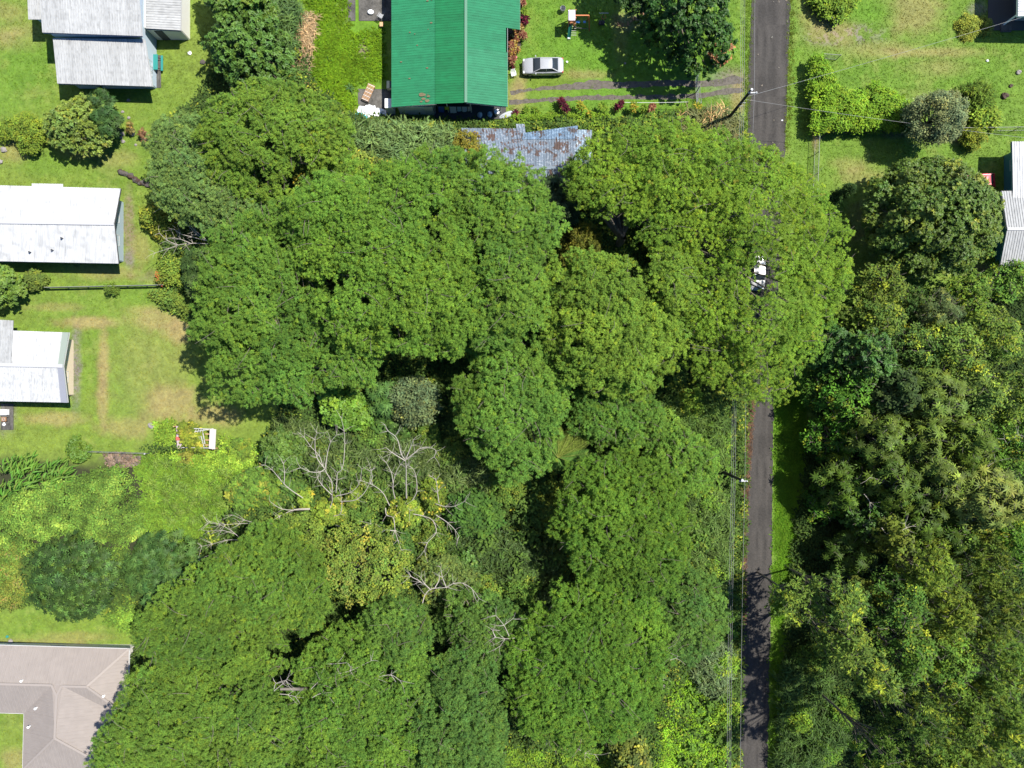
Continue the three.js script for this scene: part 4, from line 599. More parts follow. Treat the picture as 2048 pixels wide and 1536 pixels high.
const kinds = {
  // feathery fronds, nearly flat, from a few twig ends
  feather: () => { const l = new Leaves(); for (let k = 0; k < 3; k++) { const c = V(rr(-0.25, 0.25), rr(-0.15, 0.15), rr(-0.25, 0.25)), a0 = rr(0, 6); for (let i = 0; i < 6; i++) { const a = a0 + i * 1.047 + rr(-0.3, 0.3); l.blade(c, dirOf(a, rr(-0.15, 0.3)), sideOf(a, rr(-0.3, 0.3)), rr(0.2, 0.36), rr(0.07, 0.11), rr(0, 0.3), 1, tint(0.38, 0.25)); } } return l.geo(); },
  // rounded leaves scattered through a small volume
  leafy: () => { const l = new Leaves(); for (let i = 0; i < 15; i++) { const a = rr(0, 6.28), c = V(rr(-0.32, 0.32), rr(-0.2, 0.22), rr(-0.32, 0.32)); l.blade(c, dirOf(a, rr(-0.4, 0.6)), sideOf(a, rr(-0.6, 0.6)), rr(0.2, 0.34), rr(0.12, 0.19), 0.2, 1, tint(0.38, 0.3)); } return l.geo(); },
  // umbrella whorls of long leaflets
  whorl: () => { const l = new Leaves(); for (let k = 0; k < 2; k++) { const c = V(rr(-0.3, 0.3), k * 0.35 - 0.2, rr(-0.3, 0.3)), a0 = rr(0, 6), kt = rr(0.5, 1.5); for (let i = 0; i < 8; i++) { const a = a0 + i * 0.785; l.blade(c, dirOf(a, rr(0.05, 0.3)), sideOf(a, rr(-0.25, 0.25)), rr(0.38, 0.55), rr(0.11, 0.16), 0.35, 2, tint(0.3, 0.1).map((q) => q * kt)); } } return l.geo(); },
  // rosettes of broad glossy leaves
  broad: () => { const l = new Leaves(); for (let k = 0; k < 3; k++) { const c = V(rr(-0.28, 0.28), rr(-0.15, 0.15), rr(-0.28, 0.28)), a0 = rr(0, 6); for (let i = 0; i < 7; i++) { const a = a0 + i * 0.9 + rr(-0.2, 0.2); l.blade(c, dirOf(a, rr(0, 0.7)), sideOf(a, rr(-0.5, 0.5)), rr(0.22, 0.36), rr(0.11, 0.17), 0.3, 2, tint(0.2, 0.15)); } } return l.geo(); },
  // big heart-shaped leaves of climbers
  heart: () => { const l = new Leaves(); for (let i = 0; i < 11; i++) { const a = rr(0, 6.28), c = V(rr(-0.35, 0.35), rr(-0.2, 0.25), rr(-0.35, 0.35)); l.blade(c, dirOf(a, rr(-0.5, 0.5)), sideOf(a, rr(-0.5, 0.5)), rr(0.3, 0.5), rr(0.22, 0.36), 0.35, 2, tint(0.22, 0.15)); } return l.geo(); },
  // arching cane grass
  cane: () => { const l = new Leaves(); for (let i = 0; i < 16; i++) { const a = rr(0, 6.28), c = V(rr(-0.25, 0.25), rr(0, 0.5), rr(-0.25, 0.25)); l.blade(c, dirOf(a, rr(0.35, 1.1)), sideOf(a, rr(-0.5, 0.5)), rr(0.8, 1.5), rr(0.05, 0.085), rr(0.5, 1.0), 4, tint(0.3, 0.2)); } return l.geo(); },
  // short soft grass
  turf: () => { const l = new Leaves(); for (let i = 0; i < 14; i++) { const a = rr(0, 6.28), c = V(rr(-0.22, 0.22), 0, rr(-0.22, 0.22)); l.blade(c, dirOf(a, rr(0.1, 0.8)), sideOf(a, rr(-0.35, 0.35)), rr(0.14, 0.26), rr(0.04, 0.07), 0.6, 1, tint(0.22, 0.2)); } return l.geo(); },
  // tufts at twig ends, needle-like
  tuft: () => { const l = new Leaves(); for (let k = 0; k < 3; k++) { const c = V(rr(-0.35, 0.35), rr(-0.2, 0.2), rr(-0.35, 0.35)), a0 = rr(0, 6), e0 = rr(0, 0.8); for (let i = 0; i < 9; i++) { const a = a0 + rr(-1.5, 1.5); l.blade(c, dirOf(a, e0 + rr(-0.6, 0.6)), sideOf(a, rr(-0.8, 0.8)), rr(0.28, 0.5), rr(0.07, 0.1), 0.1, 1, tint(0.35, 0.3)); } } return l.geo(); },
};
const VARIANTS = {}; for (const k in kinds) VARIANTS[k] = [kinds[k](), kinds[k](), kinds[k]()];
const leafMat = (rough, trans, spec = 1) => new THREE.MeshPhysicalMaterial({ color: 0xffffff, vertexColors: true, roughness: rough, transmission: trans, thickness: 0, specularIntensity: spec, side: THREE.DoubleSide });
const LM = { feather: leafMat(0.95, 0.28, 0.3), leafy: leafMat(0.95, 0.18, 0.5), whorl: leafMat(0.6, 0, 0.35), broad: leafMat(0.5, 0, 0.45), heart: leafMat(0.95, 0.35, 0.5), cane: leafMat(0.6, 0, 0.45), turf: leafMat(0.95, 0.35, 0.2), tuft: leafMat(0.95, 0.18, 0.4) };
const COL = {   // base colours of the foliage (linear)
  monkey: [0.09, 0.2, 0.029], monkeyYellow: [0.105, 0.208, 0.026], monkeyDeep: [0.072, 0.162, 0.03], olive: [0.085, 0.125, 0.02], greyGreen: [0.085, 0.13, 0.045], dark: [0.026, 0.062, 0.014], blueDark: [0.034, 0.08, 0.018], lime: [0.15, 0.23, 0.018],
  lightGreen: [0.09, 0.175, 0.035], yellow: [0.3, 0.3, 0.025], goldOlive: [0.15, 0.16, 0.03], silver: [0.17, 0.19, 0.11], mid: [0.06, 0.12, 0.016], vine: [0.095, 0.2, 0.014], cane: [0.1, 0.15, 0.05], straw: [0.42, 0.3, 0.15], brown: [0.22, 0.11, 0.05],
};
const GAIN = { feather: 1.13, leafy: 1.4, tuft: 1.55, whorl: 1.35, broad: 1.25, heart: 1.0, cane: 0.95, turf: 1.4 };
const _m = new THREE.Matrix4(), _q = new THREE.Quaternion(), _e = new THREE.Euler(), _c = new THREE.Color();
// points: [x, y, z, scale, lean axis x, lean axis z, colour multiplier, yellowing]; parent space
function cloud(name, kind, pts, col, parent, variant = 0) {
  const im = new THREE.InstancedMesh(VARIANTS[kind][variant % 3], LM[kind], pts.length);
  pts.forEach((p, i) => {
    _e.set(p[4] + rr(-0.3, 0.3), rr(0, 6.283), p[5] + rr(-0.3, 0.3), 'ZXY'); _q.setFromEuler(_e);
    _m.compose(V(p[0], p[1], p[2]), _q, V(p[3], p[3], p[3])); im.setMatrixAt(i, _m);
    const c = p[8] || col, k = p[6] * GAIN[kind], y = p[7]; im.setColorAt(i, _c.setRGB(Math.min(1, c[0] * k * (1 + y)), Math.min(1, c[1] * k * (1 + y * 0.4)), Math.max(0.002, c[2] * k * (1 - y * 0.3))));
  });
  im.name = parent && parent !== scene ? name : numbered(name); im.castShadow = im.receiveShadow = true; im.userData.kind = 'stuff'; (parent || scene).add(im); return im;
}
// a tree or shrub: px = outline in photo pixels at the height of the crown's rim
// o: { top, rim, kind, col, lobe, dens, size, base, trunk, bark, twigs, holes, flat }
let vCount = 0;
function tree(name, label, cat, px, o, group) {
  const { top = 10, rim = top * 0.7, kind = 'feather', col = COL.monkey, lobe = 2.2, dens = 13, size = 1, trunk = 0.3, bark = M.bark, twigs = 0, holes = [], flat = 0.36, under = 0.3, ragged = 0.35, spots = null, jit = 0.3, gap = 0.1, join = 0.56, step = 0.3, grow = 1 } = o;
  const poly = Array.isArray(px[0]) ? ground(px, rim + (top - rim) * 0.35) : (() => { const [x, y, r] = px, c = P(x, y, rim + (top - rim) * 0.4), R = r * S * (H - rim) / H, q = []; const s = rr(0, 50); for (let i = 0; i < 22; i++) { const a = i / 22 * 6.2832, k = R * (1 + N2(Math.cos(a) * 1.4 + s, Math.sin(a) * 1.4) * 0.32); q.push([c.x + Math.cos(a) * k, c.z + Math.sin(a) * k]); } return q; })();
  if (grow !== 1) { const mx = poly.reduce((s, q) => s + q[0], 0) / poly.length, mz = poly.reduce((s, q) => s + q[1], 0) / poly.length; poly.forEach((q) => { q[0] = mx + (q[0] - mx) * grow; q[1] = mz + (q[1] - mz) * grow; }); }
  const hole = holes.map(([x, y, r, h]) => { const v = P(x, y, h ?? top * 0.85); return [v.x, v.z, r * S]; });
  const [a0, a1, b0, b1] = bounds(poly); let cx = 0, cz = 0, m = 0, deep = 0.1;
  const lobes = [], hue = rr(-0.05, 0.06);
  for (let t = 0; t < 1400 && lobes.length < 90; t++) {
    const x = rr(a0, a1), z = rr(b0, b1); if (!inPoly(poly, x, z)) continue;
    const e = edgeDist(poly, x, z), r = Math.min(lobe * rr(0.75, 1.25), e / 0.7 + 0.3); if (r < lobe * 0.33) continue;
    if (lobes.some((l) => Math.hypot(l.x - x, l.z - z) < (l.r + r) * join)) continue;
    if (hole.some((q) => Math.hypot(q[0] - x, q[1] - z) < q[2] + r * 0.3)) continue;
    lobes.push({ x, z, r, e }); deep = Math.max(deep, e);
  }
  if (!lobes.length) { const x = (a0 + a1) / 2, z = (b0 + b1) / 2; lobes.push({ x, z, r: Math.min(a1 - a0, b1 - b0) / 2, e: 1 }); deep = 1; }
  for (const l of lobes) { cx += l.x; cz += l.z; m++; const d = 1 - Math.min(1, l.e / deep); l.y = rim + (top - rim) * (1 - d * d) + rr(-0.5, 0.5) * lobe * step; l.k = 1 + rr(-0.15, 0.13); l.yl = rr(-0.1, 0.16) + hue; }
  cx /= m; cz /= m; if (o.base) { const b = P(...o.base); cx = b.x; cz = b.z; }
  const g = thing(name, label, cat, [cx, 0, cz], 0, group), pts = [];
  const bad = (x, z, s) => hole.some((q) => { const d = Math.hypot(q[0] - x, q[1] - z) / q[2]; return (d < 0.75 && rnd() < (o.holeOpen ?? 1)) || (d >= 0.75 && d < 1.15 && rnd() < 0.7); });
  for (const l of lobes) {
    const n = Math.round(dens * Math.PI * l.r * l.r / (size * size)), s = l.x * 0.7 + l.z * 1.3, t = l.r * flat * 2;
    for (let i = 0; i < n; i++) {
      const ang = rr(0, 6.283), wob = 1 + N2(Math.cos(ang) * 1.6 + s, Math.sin(ang) * 1.6, 2.2) * 0.5 * (0.5 + ragged * 2), q = Math.sqrt(rnd()) * (1 + ragged * rnd() * 0.4), rho = q * l.r * wob;
      const low = rnd() < under, up_ = Math.sqrt(Math.max(0, 1 - Math.min(1, q) ** 2));
      const x = l.x + Math.cos(ang) * rho, z = l.z + Math.sin(ang) * rho; if (bad(x, z)) continue;
      if (gap && N2(x * 1.15, z * 1.15, 5.7) * 0.7 + N2(x * 2.6, z * 2.6, 1.7) * 0.5 < gap - 0.55 && rnd() < 0.85) continue;
      const bump = N2(x * 0.9, z * 0.9, 6.6) * 0.5 * Math.min(1, lobe / 2);
      let y = l.y - t * (1 - up_) + bump - rnd() * rnd() * t * 0.5 + rr(-1, 0.8) * jit; if (low) y -= rr(0.2, 1) * Math.min(l.r * 0.9, l.y * 0.4);
      y = Math.max(0.1, y);
      const tilt = Math.min(1, q) * 0.7 * flat * 1.6, sc = size * rr(0.75, 1.3);
      const nn = N2(x * 0.5, z * 0.5, 9.9), k = l.k * (1 + nn * 0.18) * rr(0.74, 1.24), yl = l.yl + rr(-0.12, 0.16) + (rnd() < 0.04 ? 0.5 : 0);
      const p = [x - cx, y, z - cz, sc, Math.sin(ang) * tilt, -Math.cos(ang) * tilt, k, yl];
      if (spots && rnd() < spots[1] * (0.5 + N2(x * 0.8, z * 0.8, 3.1) * 1.8)) p.push(spots[0]);
      pts.push(p);
    }
  }
  cloud('crown', kind, pts, col, g, vCount++);
  // trunk, limbs to the lobes, twigs that show in gaps
  if (trunk) {
    const geos = [], fork = V(rr(-0.4, 0.4), rim * 0.72, rr(-0.4, 0.4));
    geos.push(limb([V(0, 0, 0), V(fork.x * 0.4, fork.y * 0.5, fork.z * 0.7), fork], trunk, trunk * 0.75, 8));
    for (const l of lobes) {
      const e = V(l.x - cx, l.y - l.r * flat * 1.1, l.z - cz), st = fork.clone().multiplyScalar(rr(0.45, 1)), a = st.clone().lerp(e, 0.5).add(V(rr(-0.3, 0.3), 0, rr(-0.3, 0.3))); a.y += (e.y - st.y) * rr(-0.1, 0.2); if (e.distanceTo(fork) < 0.4) continue;
      geos.push(limb([st, a, e], trunk * rr(0.25, 0.42), 0.03, 5));
      for (let i = 0; i < twigs; i++) { const q = rr(0, 6.28), u = e.clone().add(V(Math.cos(q) * l.r * 0.6, l.r * flat * rr(0.5, 1.15), Math.sin(q) * l.r * 0.6)), w = u.clone().add(V(Math.cos(q + rr(-0.8, 0.8)) * l.r * 0.5, rr(0.0, 0.5), Math.sin(q + rr(-0.8, 0.8)) * l.r * 0.5)); geos.push(limb([e, u, w], 0.035, 0.012, 4)); }
    }
    mesh('trunk', geos, bark, g);
  }
  return g;
}
// ---------------------------------------------------------------- the big umbrella trees
const cano = (name, label, px, o) => tree(name, label, 'tree', px, { top: 13, rim: 9.5, lobe: 2.6, dens: 11, size: 0.62, trunk: 0.45, twigs: 1.4, under: 0.35, flat: 0.18, jit: 0.42, gap: 0.24, join: 0.47, step: 0.36, ...o });
const UT = 'umbrella_tree';
cano(UT, 'bright yellow-green umbrella tree left of the bench patio', [[420, 205], [480, 172], [560, 165], [640, 190], [688, 232], [705, 285], [680, 325], [640, 340], [605, 330], [590, 372], [540, 395], [470, 380], [405, 325], [395, 255]], { top: 10.5, rim: 7.5, col: COL.monkeyYellow, lobe: 1.9, twigs: 2, holes: [[600, 330, 16], [520, 345, 12], [545, 300, 9], [585, 360, 14], [500, 250, 8]], base: [545, 330] });
cano('grey_leaved_tree', 'grey-green small-leaved tree beside the stone row', [[300, 262], [350, 222], [410, 232], [425, 320], [500, 385], [525, 420], [470, 462], [425, 465], [385, 440], [335, 425], [302, 380], [310, 320]], { top: 8.5, rim: 6, col: [0.1, 0.19, 0.05], kind: 'feather', lobe: 1.6, twigs: 1, base: [430, 370] });
cano(UT, 'western part of the central canopy, umbrella tree at the dry lawn edge', [[408, 590], [418, 500], [470, 442], [550, 430], [620, 480], [640, 560], [622, 640], [640, 698], [560, 718], [460, 700], [385, 652]], { grow: 1.05, top: 13, col: COL.monkey, holes: [[610, 565, 12], [625, 600, 10], [560, 640, 8]], base: [560, 600] });
cano(UT, 'lower umbrella tree overhanging the dry lawn at its right-hand edge', [[405, 668], [470, 702], [560, 712], [640, 690], [748, 655], [745, 700], [738, 755], [640, 772], [600, 790], [520, 795], [470, 772], [428, 725]], { grow: 1.05, top: 11, rim: 7.5, col: COL.monkey, base: [600, 730] });
cano(UT, 'tallest umbrella tree at the heart of the left-hand canopy', [[560, 425], [600, 382], [700, 345], [850, 325], [905, 420], [950, 560], [932, 680], [880, 708], [820, 690], [765, 690], [690, 675], [650, 640], [630, 545]], { grow: 1.05, top: 15.5, rim: 12, col: [0.092, 0.205, 0.026], lobe: 2.9, holes: [[690, 560, 12], [795, 665, 12], [735, 605, 9], [870, 425, 9], [655, 570, 16], [800, 600, 8]], base: [790, 560] });
cano(UT, 'umbrella tree south-west of the rusty roof with a dark cleft beside it', [[770, 335], [830, 305], [930, 300], [1010, 315], [1060, 352], [1098, 410], [1108, 480], [1080, 560], [1078, 640], [1020, 680], [955, 698], [945, 560], [910, 430]], { grow: 1.0, top: 14, rim: 10.5, col: COL.monkey, lobe: 2.4, holes: [[935, 470, 12], [950, 520, 14], [930, 535, 10], [1000, 600, 9]], base: [1000, 500] });
cano(UT, 'stepped umbrella tree in the middle with the palm at its foot', [[905, 775], [960, 750], [940, 690], [1030, 668], [1082, 682], [1120, 722], [1135, 780], [1110, 850], [1095, 930], [1040, 960], [985, 920], [925, 868]], { top: 11, rim: 7, lobe: 2.2, col: COL.monkey, base: [1040, 800], holes: [[1060, 870, 14], [1055, 690, 10]] });
cano('roadside_tree', 'huge airy tree whose crown arches right over the road', [[1200, 275], [1300, 240], [1420, 248], [1500, 283], [1580, 310], [1642, 380], [1698, 440], [1715, 500], [1700, 575], [1655, 655], [1612, 722], [1600, 790], [1520, 792], [1440, 772], [1385, 700], [1392, 600], [1370, 505], [1300, 480], [1262, 405], [1185, 400], [1140, 350]], { top: 12.5, rim: 9, col: [0.104, 0.212, 0.022], lobe: 2.6, dens: 8.5, twigs: 2, holeOpen: 0.85, holes: [[1515, 541, 15, 10.5], [1512, 560, 17, 10.5], [1512, 579, 14, 10.5], [1677, 488, 14, 10.8], [1673, 470, 10, 10.8], [1530, 430, 13], [1545, 448, 8], [1235, 450, 18], [1420, 500, 10], [1505, 640, 8], [1455, 440, 10], [1380, 530, 8]], base: [1330, 500], spots: [[0.16, 0.2, 0.03], 0.03] });
cano('leaning_tree', 'sparser tree at the north end of the canopy touching the rusty roof', [[1130, 330], [1200, 275], [1270, 290], [1290, 380], [1270, 450], [1230, 440], [1180, 410], [1140, 380]], { top: 9.5, rim: 8, col: COL.monkeyYellow, lobe: 1.5, dens: 7, twigs: 3, under: 0.1, base: [1235, 490], holes: [[1180, 320, 12], [1235, 440, 14]] });
cano(UT, 'round umbrella tree left of the roadside giant with bare twigs at its top', [[1095, 545], [1180, 508], [1260, 518], [1300, 560], [1345, 635], [1388, 640], [1362, 720], [1290, 788], [1220, 790], [1150, 762], [1110, 702], [1090, 620]], { top: 12, rim: 8.5, col: COL.monkeyYellow, lobe: 2.2, twigs: 1, holes: [[1265, 545, 12], [1300, 590, 9], [1150, 690, 8]], base: [1240, 640] });
cano('slender_tree', 'narrow yellow-green tree wedged between the two big crowns near the road', [[1310, 500], [1365, 510], [1388, 590], [1390, 615], [1340, 618], [1312, 570]], { top: 11.5, rim: 9.5, col: COL.monkeyYellow, lobe: 1.5, trunk: 0.2 });
cano(UT, 'flat topped umbrella tree in the lower middle near the road verge', [[1140, 960], [1180, 930], [1268, 928], [1340, 955], [1368, 1040], [1360, 1130], [1322, 1180], [1232, 1162], [1150, 1130], [1130, 1055]], { grow: 1.07, top: 10.5, rim: 8, col: [0.08, 0.18, 0.02], lobe: 2.5, base: [1240, 1030], holes: [[1210, 1055, 7], [1283, 1085, 6]] });
cano(UT, 'broad umbrella tree at the bottom centre with a bare grey spray at its right', [[1040, 1290], [1080, 1240], [1180, 1178], [1280, 1190], [1312, 1250], [1320, 1340], [1300, 1420], [1250, 1470], [1130, 1490], [1060, 1460], [1030, 1380]], { grow: 1.07, top: 11, rim: 8, col: [0.078, 0.18, 0.02], lobe: 2.6, base: [1180, 1300], holes: [[1200, 1275, 6]] });
cano(UT, 'feathery dark green tree between the flat topped tree and the road wires', [[1320, 1165], [1380, 1140], [1440, 1180], [1452, 1240], [1425, 1300], [1350, 1310], [1322, 1260]], { grow: 1.07, top: 8, rim: 5.5, col: COL.monkeyDeep, lobe: 1.5, base: [1370, 1200] });
cano(UT, 'umbrella tree rising beside the taupe roof corner', [[275, 1268], [335, 1200], [430, 1118], [540, 1062], [618, 1130], [640, 1228], [580, 1290], [450, 1312], [330, 1338]], { grow: 1.07, top: 11.5, rim: 8.5, col: [0.092, 0.19, 0.026], lobe: 2.5, base: [480, 1200], holes: [[570, 1275, 14], [470, 1290, 10]] });
cano(UT, 'umbrella tree spreading over the taupe roof edge at the bottom left', [[228, 1410], [275, 1348], [350, 1330], [480, 1312], [565, 1335], [602, 1420], [580, 1540], [400, 1580], [160, 1580], [185, 1500]], { top: 12, rim: 8.5, col: [0.092, 0.19, 0.026], lobe: 2.6, base: [450, 1420], holes: [[560, 1372, 17], [480, 1390, 10], [355, 1440, 8]] });
cano(UT, 'umbrella tree at the bottom with pale dead limbs showing through', [[605, 1330], [680, 1262], [720, 1272], [770, 1300], [832, 1285], [830, 1345], [805, 1420], [820, 1500], [780, 1580], [590, 1580], [590, 1440]], { grow: 1.07, top: 12, rim: 8.5, col: [0.085, 0.185, 0.024], lobe: 2.4, twigs: 2, base: [700, 1410], holes: [[645, 1385, 13], [780, 1345, 15], [690, 1310, 8], [815, 1410, 10]] });
cano('young_tree', 'small pale green tree among dead branches above the bottom canopy', [[735, 1225], [790, 1205], [848, 1240], [848, 1300], [800, 1330], [745, 1290]], { grow: 1.07, top: 11, rim: 8.5, col: [0.075, 0.17, 0.03], lobe: 1.7, base: [800, 1270] });
cano(UT, 'umbrella tree at the bottom edge left of the bright vine patch', [[850, 1340], [920, 1320], [985, 1360], [1002, 1430], [1000, 1500], [985, 1580], [835, 1580], [832, 1440]], { grow: 1.07, top: 10.5, rim: 7.5, col: COL.monkeyDeep, lobe: 2, twigs: 1, base: [920, 1430] });
cano('small_tree', 'small tree with a bare twiggy gap, left of the bottom centre crown', [[900, 1200], [960, 1190], [1030, 1230], [1040, 1280], [1010, 1330], [950, 1330], [905, 1280]], { grow: 1.07, top: 8, rim: 6, col: COL.monkeyDeep, lobe: 1.5, twigs: 3, base: [970, 1260] });
cano('small_tree', 'soft green tree above the flat topped umbrella tree near the palm', [[1165, 790], [1230, 780], [1310, 810], [1330, 860], [1270, 890], [1190, 880], [1150, 850]], { grow: 1.07, top: 7.5, rim: 5, col: COL.monkey, lobe: 1.5, base: [1250, 830] });
cano('small_tree', 'feathery green tree right of the palm facing the road pole', [[1310, 880], [1370, 865], [1430, 905], [1425, 960], [1370, 985], [1320, 960], [1300, 920]], { grow: 1.07, top: 6.5, rim: 4.5, col: COL.monkey, lobe: 1.3, base: [1370, 920] });

// ---------------------------------------------------------------- single broad-leaved trees
tree('round_tree', 'dense round dark yellow-green tree on the right-hand lawn', 'tree', [[1755, 420], [1770, 350], [1830, 320], [1900, 306], [1960, 330], [2005, 370], [2018, 430], [2008, 490], [1960, 530], [1890, 545], [1820, 535], [1770, 490]], { top: 10, rim: 4.5, kind: 'broad', col: [0.055, 0.098, 0.013], lobe: 1.4, dens: 12, flat: 0.7, under: 0.25, size: 0.9, base: [1828, 452], trunk: 0.35, spots: [[0.13, 0.17, 0.02], 0.16] });
tree('mango_tree', 'large dark glossy tree in the front garden beside the road', 'tree', [[1292, 20], [1310, -60], [1455, -60], [1462, 30], [1462, 105], [1428, 130], [1396, 122], [1365, 108], [1335, 85], [1302, 60]], { top: 10, rim: 5, kind: 'broad', col: [0.025, 0.07, 0.01], lobe: 1.5, dens: 9, flat: 0.7, base: [1345, 60], trunk: 0.35, size: 1.05, spots: [[0.07, 0.16, 0.015], 0.18] });
tree('garden_tree', 'dark tree at the top edge shading the hoop and tub', 'tree', [[1225, -90], [1300, -90], [1300, 4], [1270, 10], [1242, 0]], { top: 8, rim: 4.5, kind: 'broad', col: COL.dark, lobe: 1.4, dens: 10, base: [1262, -5], size: 1 });
tree('croton_shrub', 'orange-brown leaved shrub under the mango tree beside the verge', 'shrub', [1447, 98, 17], { top: 1.8, rim: 0.8, kind: 'broad', col: COL.brown, lobe: 0.5, dens: 20, size: 0.6, trunk: 0.05 });
tree('yellow_tree', 'spreading yellowish tree below the stepped roof house', 'tree', [[95, 225], [130, 200], [175, 195], [205, 225], [215, 270], [195, 300], [150, 292], [105, 285], [85, 255]], { top: 4.2, rim: 2.8, kind: 'broad', col: [0.1, 0.16, 0.028], lobe: 0.9, dens: 9, size: 0.8, under: 0.15, gap: 0.3, base: [160, 262], trunk: 0.14, spots: [[0.14, 0.175, 0.03], 0.12] });
tree('papaya_tree', 'blue-green bushy palm-like shrub at the right of the yellowish tree', 'shrub', [208, 240, 22], { top: 4, rim: 3, kind: 'whorl', col: COL.blueDark, lobe: 0.8, dens: 14, size: 0.8, trunk: 0.1 });
tree('papaya_tree', 'small blue-green shrub above the yellowish tree beside the house shadow', 'shrub', [195, 203, 18], { top: 3, rim: 2.2, kind: 'whorl', col: COL.blueDark, lobe: 0.7, dens: 14, size: 0.8, trunk: 0.1 });
tree('shrub', 'bright green shrub at the left edge below the stepped roof house', 'shrub', [[5, 240], [55, 228], [88, 250], [80, 275], [62, 300], [40, 300], [30, 270], [-10, 270]], { top: 2.2, rim: 1.2, kind: 'leafy', col: [0.1, 0.18, 0.02], lobe: 0.6, dens: 18, size: 0.8, trunk: 0.06 });
tree('dragon_plant', 'bare stemmed plant with orange rosette right of the yellowish tree', 'shrub', [258, 252, 6], { top: 1.6, rim: 1.2, kind: 'whorl', col: [0.16, 0.14, 0.04], lobe: 0.3, dens: 6, size: 0.5, trunk: 0.05 }); tree('dragon_plant', 'reddish rosette plant at the far right of the scattered stones', 'shrub', [284, 267, 5], { top: 1.2, rim: 0.8, kind: 'whorl', col: [0.14, 0.08, 0.04], lobe: 0.3, dens: 6, size: 0.5, trunk: 0.05 });
tree('broadleaf_tree', 'dark broad leaved tree at the top left beside the cane grass', 'tree', [[413, 85], [430, 35], [470, 5], [530, 25], [560, 75], [572, 130], [540, 165], [500, 168], [450, 150], [425, 120]], { top: 7.5, rim: 4.5, kind: 'broad', col: [0.05, 0.115, 0.02], gap: 0.3, ragged: 0.8, lobe: 1.3, dens: 10, flat: 0.6, base: [480, 110] });
tree('broadleaf_tree', 'green tree at the top edge left of the straw strip', 'tree', [[390, -60], [520, -60], [540, 20], [480, 30], [430, 25]], { top: 7, rim: 4.5, kind: 'broad', col: COL.mid, lobe: 1.3, dens: 11, base: [480, 10] });
tree('schefflera', 'larger blue-green whorled tree above the taupe roof', 'tree', [[48, 1150], [70, 1095], [120, 1075], [170, 1085], [215, 1130], [222, 1180], [200, 1225], [150, 1250], [95, 1245], [55, 1210]], { grow: 0.88, top: 6.5, rim: 4, kind: 'whorl', col: [0.036, 0.08, 0.017], lobe: 1.3, gap: 0.3, dens: 7, flat: 0.5, ragged: 0.9, jit: 0.5, size: 0.9, base: [165, 1145] });
tree('schefflera', 'blue-green whorled tree next to the bare grey sprays', 'tree', [[245, 1110], [275, 1075], [330, 1068], [382, 1095], [380, 1150], [350, 1195], [300, 1225], [262, 1195], [240, 1150]], { grow: 0.88, top: 6.5, rim: 4, kind: 'whorl', col: [0.036, 0.08, 0.017], lobe: 1.3, gap: 0.3, dens: 7, flat: 0.5, ragged: 0.9, jit: 0.5, size: 0.9, base: [340, 1130] });
tree('broadleaf_tree', 'light green glossy shrub tree under the lower umbrella tree', 'tree', [[635, 785], [680, 775], [730, 800], [748, 840], [705, 858], [650, 840]], { top: 5, rim: 3, kind: 'broad', col: [0.08, 0.17, 0.02], lobe: 1, dens: 13, flat: 0.6, base: [700, 810] });
tree('broadleaf_tree', 'grey-leaved tree in the dark gap below the central canopy', 'tree', [825, 805, 42], { top: 6, rim: 4, kind: 'leafy', col: [0.065, 0.11, 0.05], lobe: 1.1, dens: 14, flat: 0.6 });
tree('broadleaf_tree', 'dark pinnate-leaved tree left of the grey-leaved tree in the gap', 'tree', [770, 800, 30], { top: 5, rim: 3, kind: 'whorl', col: [0.045, 0.1, 0.02], lobe: 1, dens: 13 });
tree('heart_leaf_tree', 'pale heart-leaved shrub tree right of the bare forked tree', 'tree', [[895, 1005], [940, 985], [990, 1010], [1000, 1045], [960, 1070], [920, 1065], [900, 1040]], { top: 5, rim: 3, kind: 'heart', col: [0.075, 0.18, 0.022], lobe: 0.9, dens: 11, flat: 0.6, base: [960, 1010], size: 0.8 });
tree('broadleaf_tree', 'dark green shrub tree at the right end of the dry lawn', 'tree', [[525, 890], [560, 865], [605, 880], [600, 925], [560, 945], [528, 925]], { top: 4, rim: 2.2, kind: 'broad', col: [0.055, 0.11, 0.02], lobe: 0.9, dens: 14, flat: 0.6 });
tree('lime_tree', 'yellow-lime small-leaved tree above the bottom canopy', 'tree', [[640, 1090], [680, 1055], [750, 1060], [805, 1110], [805, 1180], [740, 1215], [680, 1200], [640, 1150]], { top: 8.5, rim: 5.5, kind: 'leafy', col: [0.095, 0.17, 0.026], lobe: 1.3, dens: 10, flat: 0.4, gap: 0.42, step: 0.9, ragged: 0.7, base: [740, 1110], spots: [[0.15, 0.2, 0.04], 0.25] });
tree('broadleaf_tree', 'mid green shrubby tree at the left of the yellow-lime tree', 'tree', [[480, 1080], [520, 1045], [590, 1040], [640, 1060], [655, 1110], [600, 1130], [560, 1060]], { top: 8, rim: 5, kind: 'leafy', col: [0.07, 0.13, 0.02], lobe: 1.3, dens: 15, flat: 0.55, base: [600, 1070] });
tree('broadleaf_tree', 'green shrubby tree beneath the bare arching branches', 'tree', [[830, 1130], [890, 1120], [950, 1150], [970, 1200], [900, 1215], [850, 1195]], { top: 5, rim: 3, kind: 'tuft', col: [0.07, 0.12, 0.03], lobe: 1.2, dens: 13, base: [910, 1150] });
tree('shrub', 'golden mossy domed shrub in the gap between the two great crowns', 'shrub', [[1125, 480], [1160, 450], [1195, 470], [1200, 515], [1160, 530], [1130, 515]], { top: 6, rim: 3, kind: 'tuft', col: [0.085, 0.11, 0.015], lobe: 1, dens: 18, flat: 0.8, base: [1150, 520] });
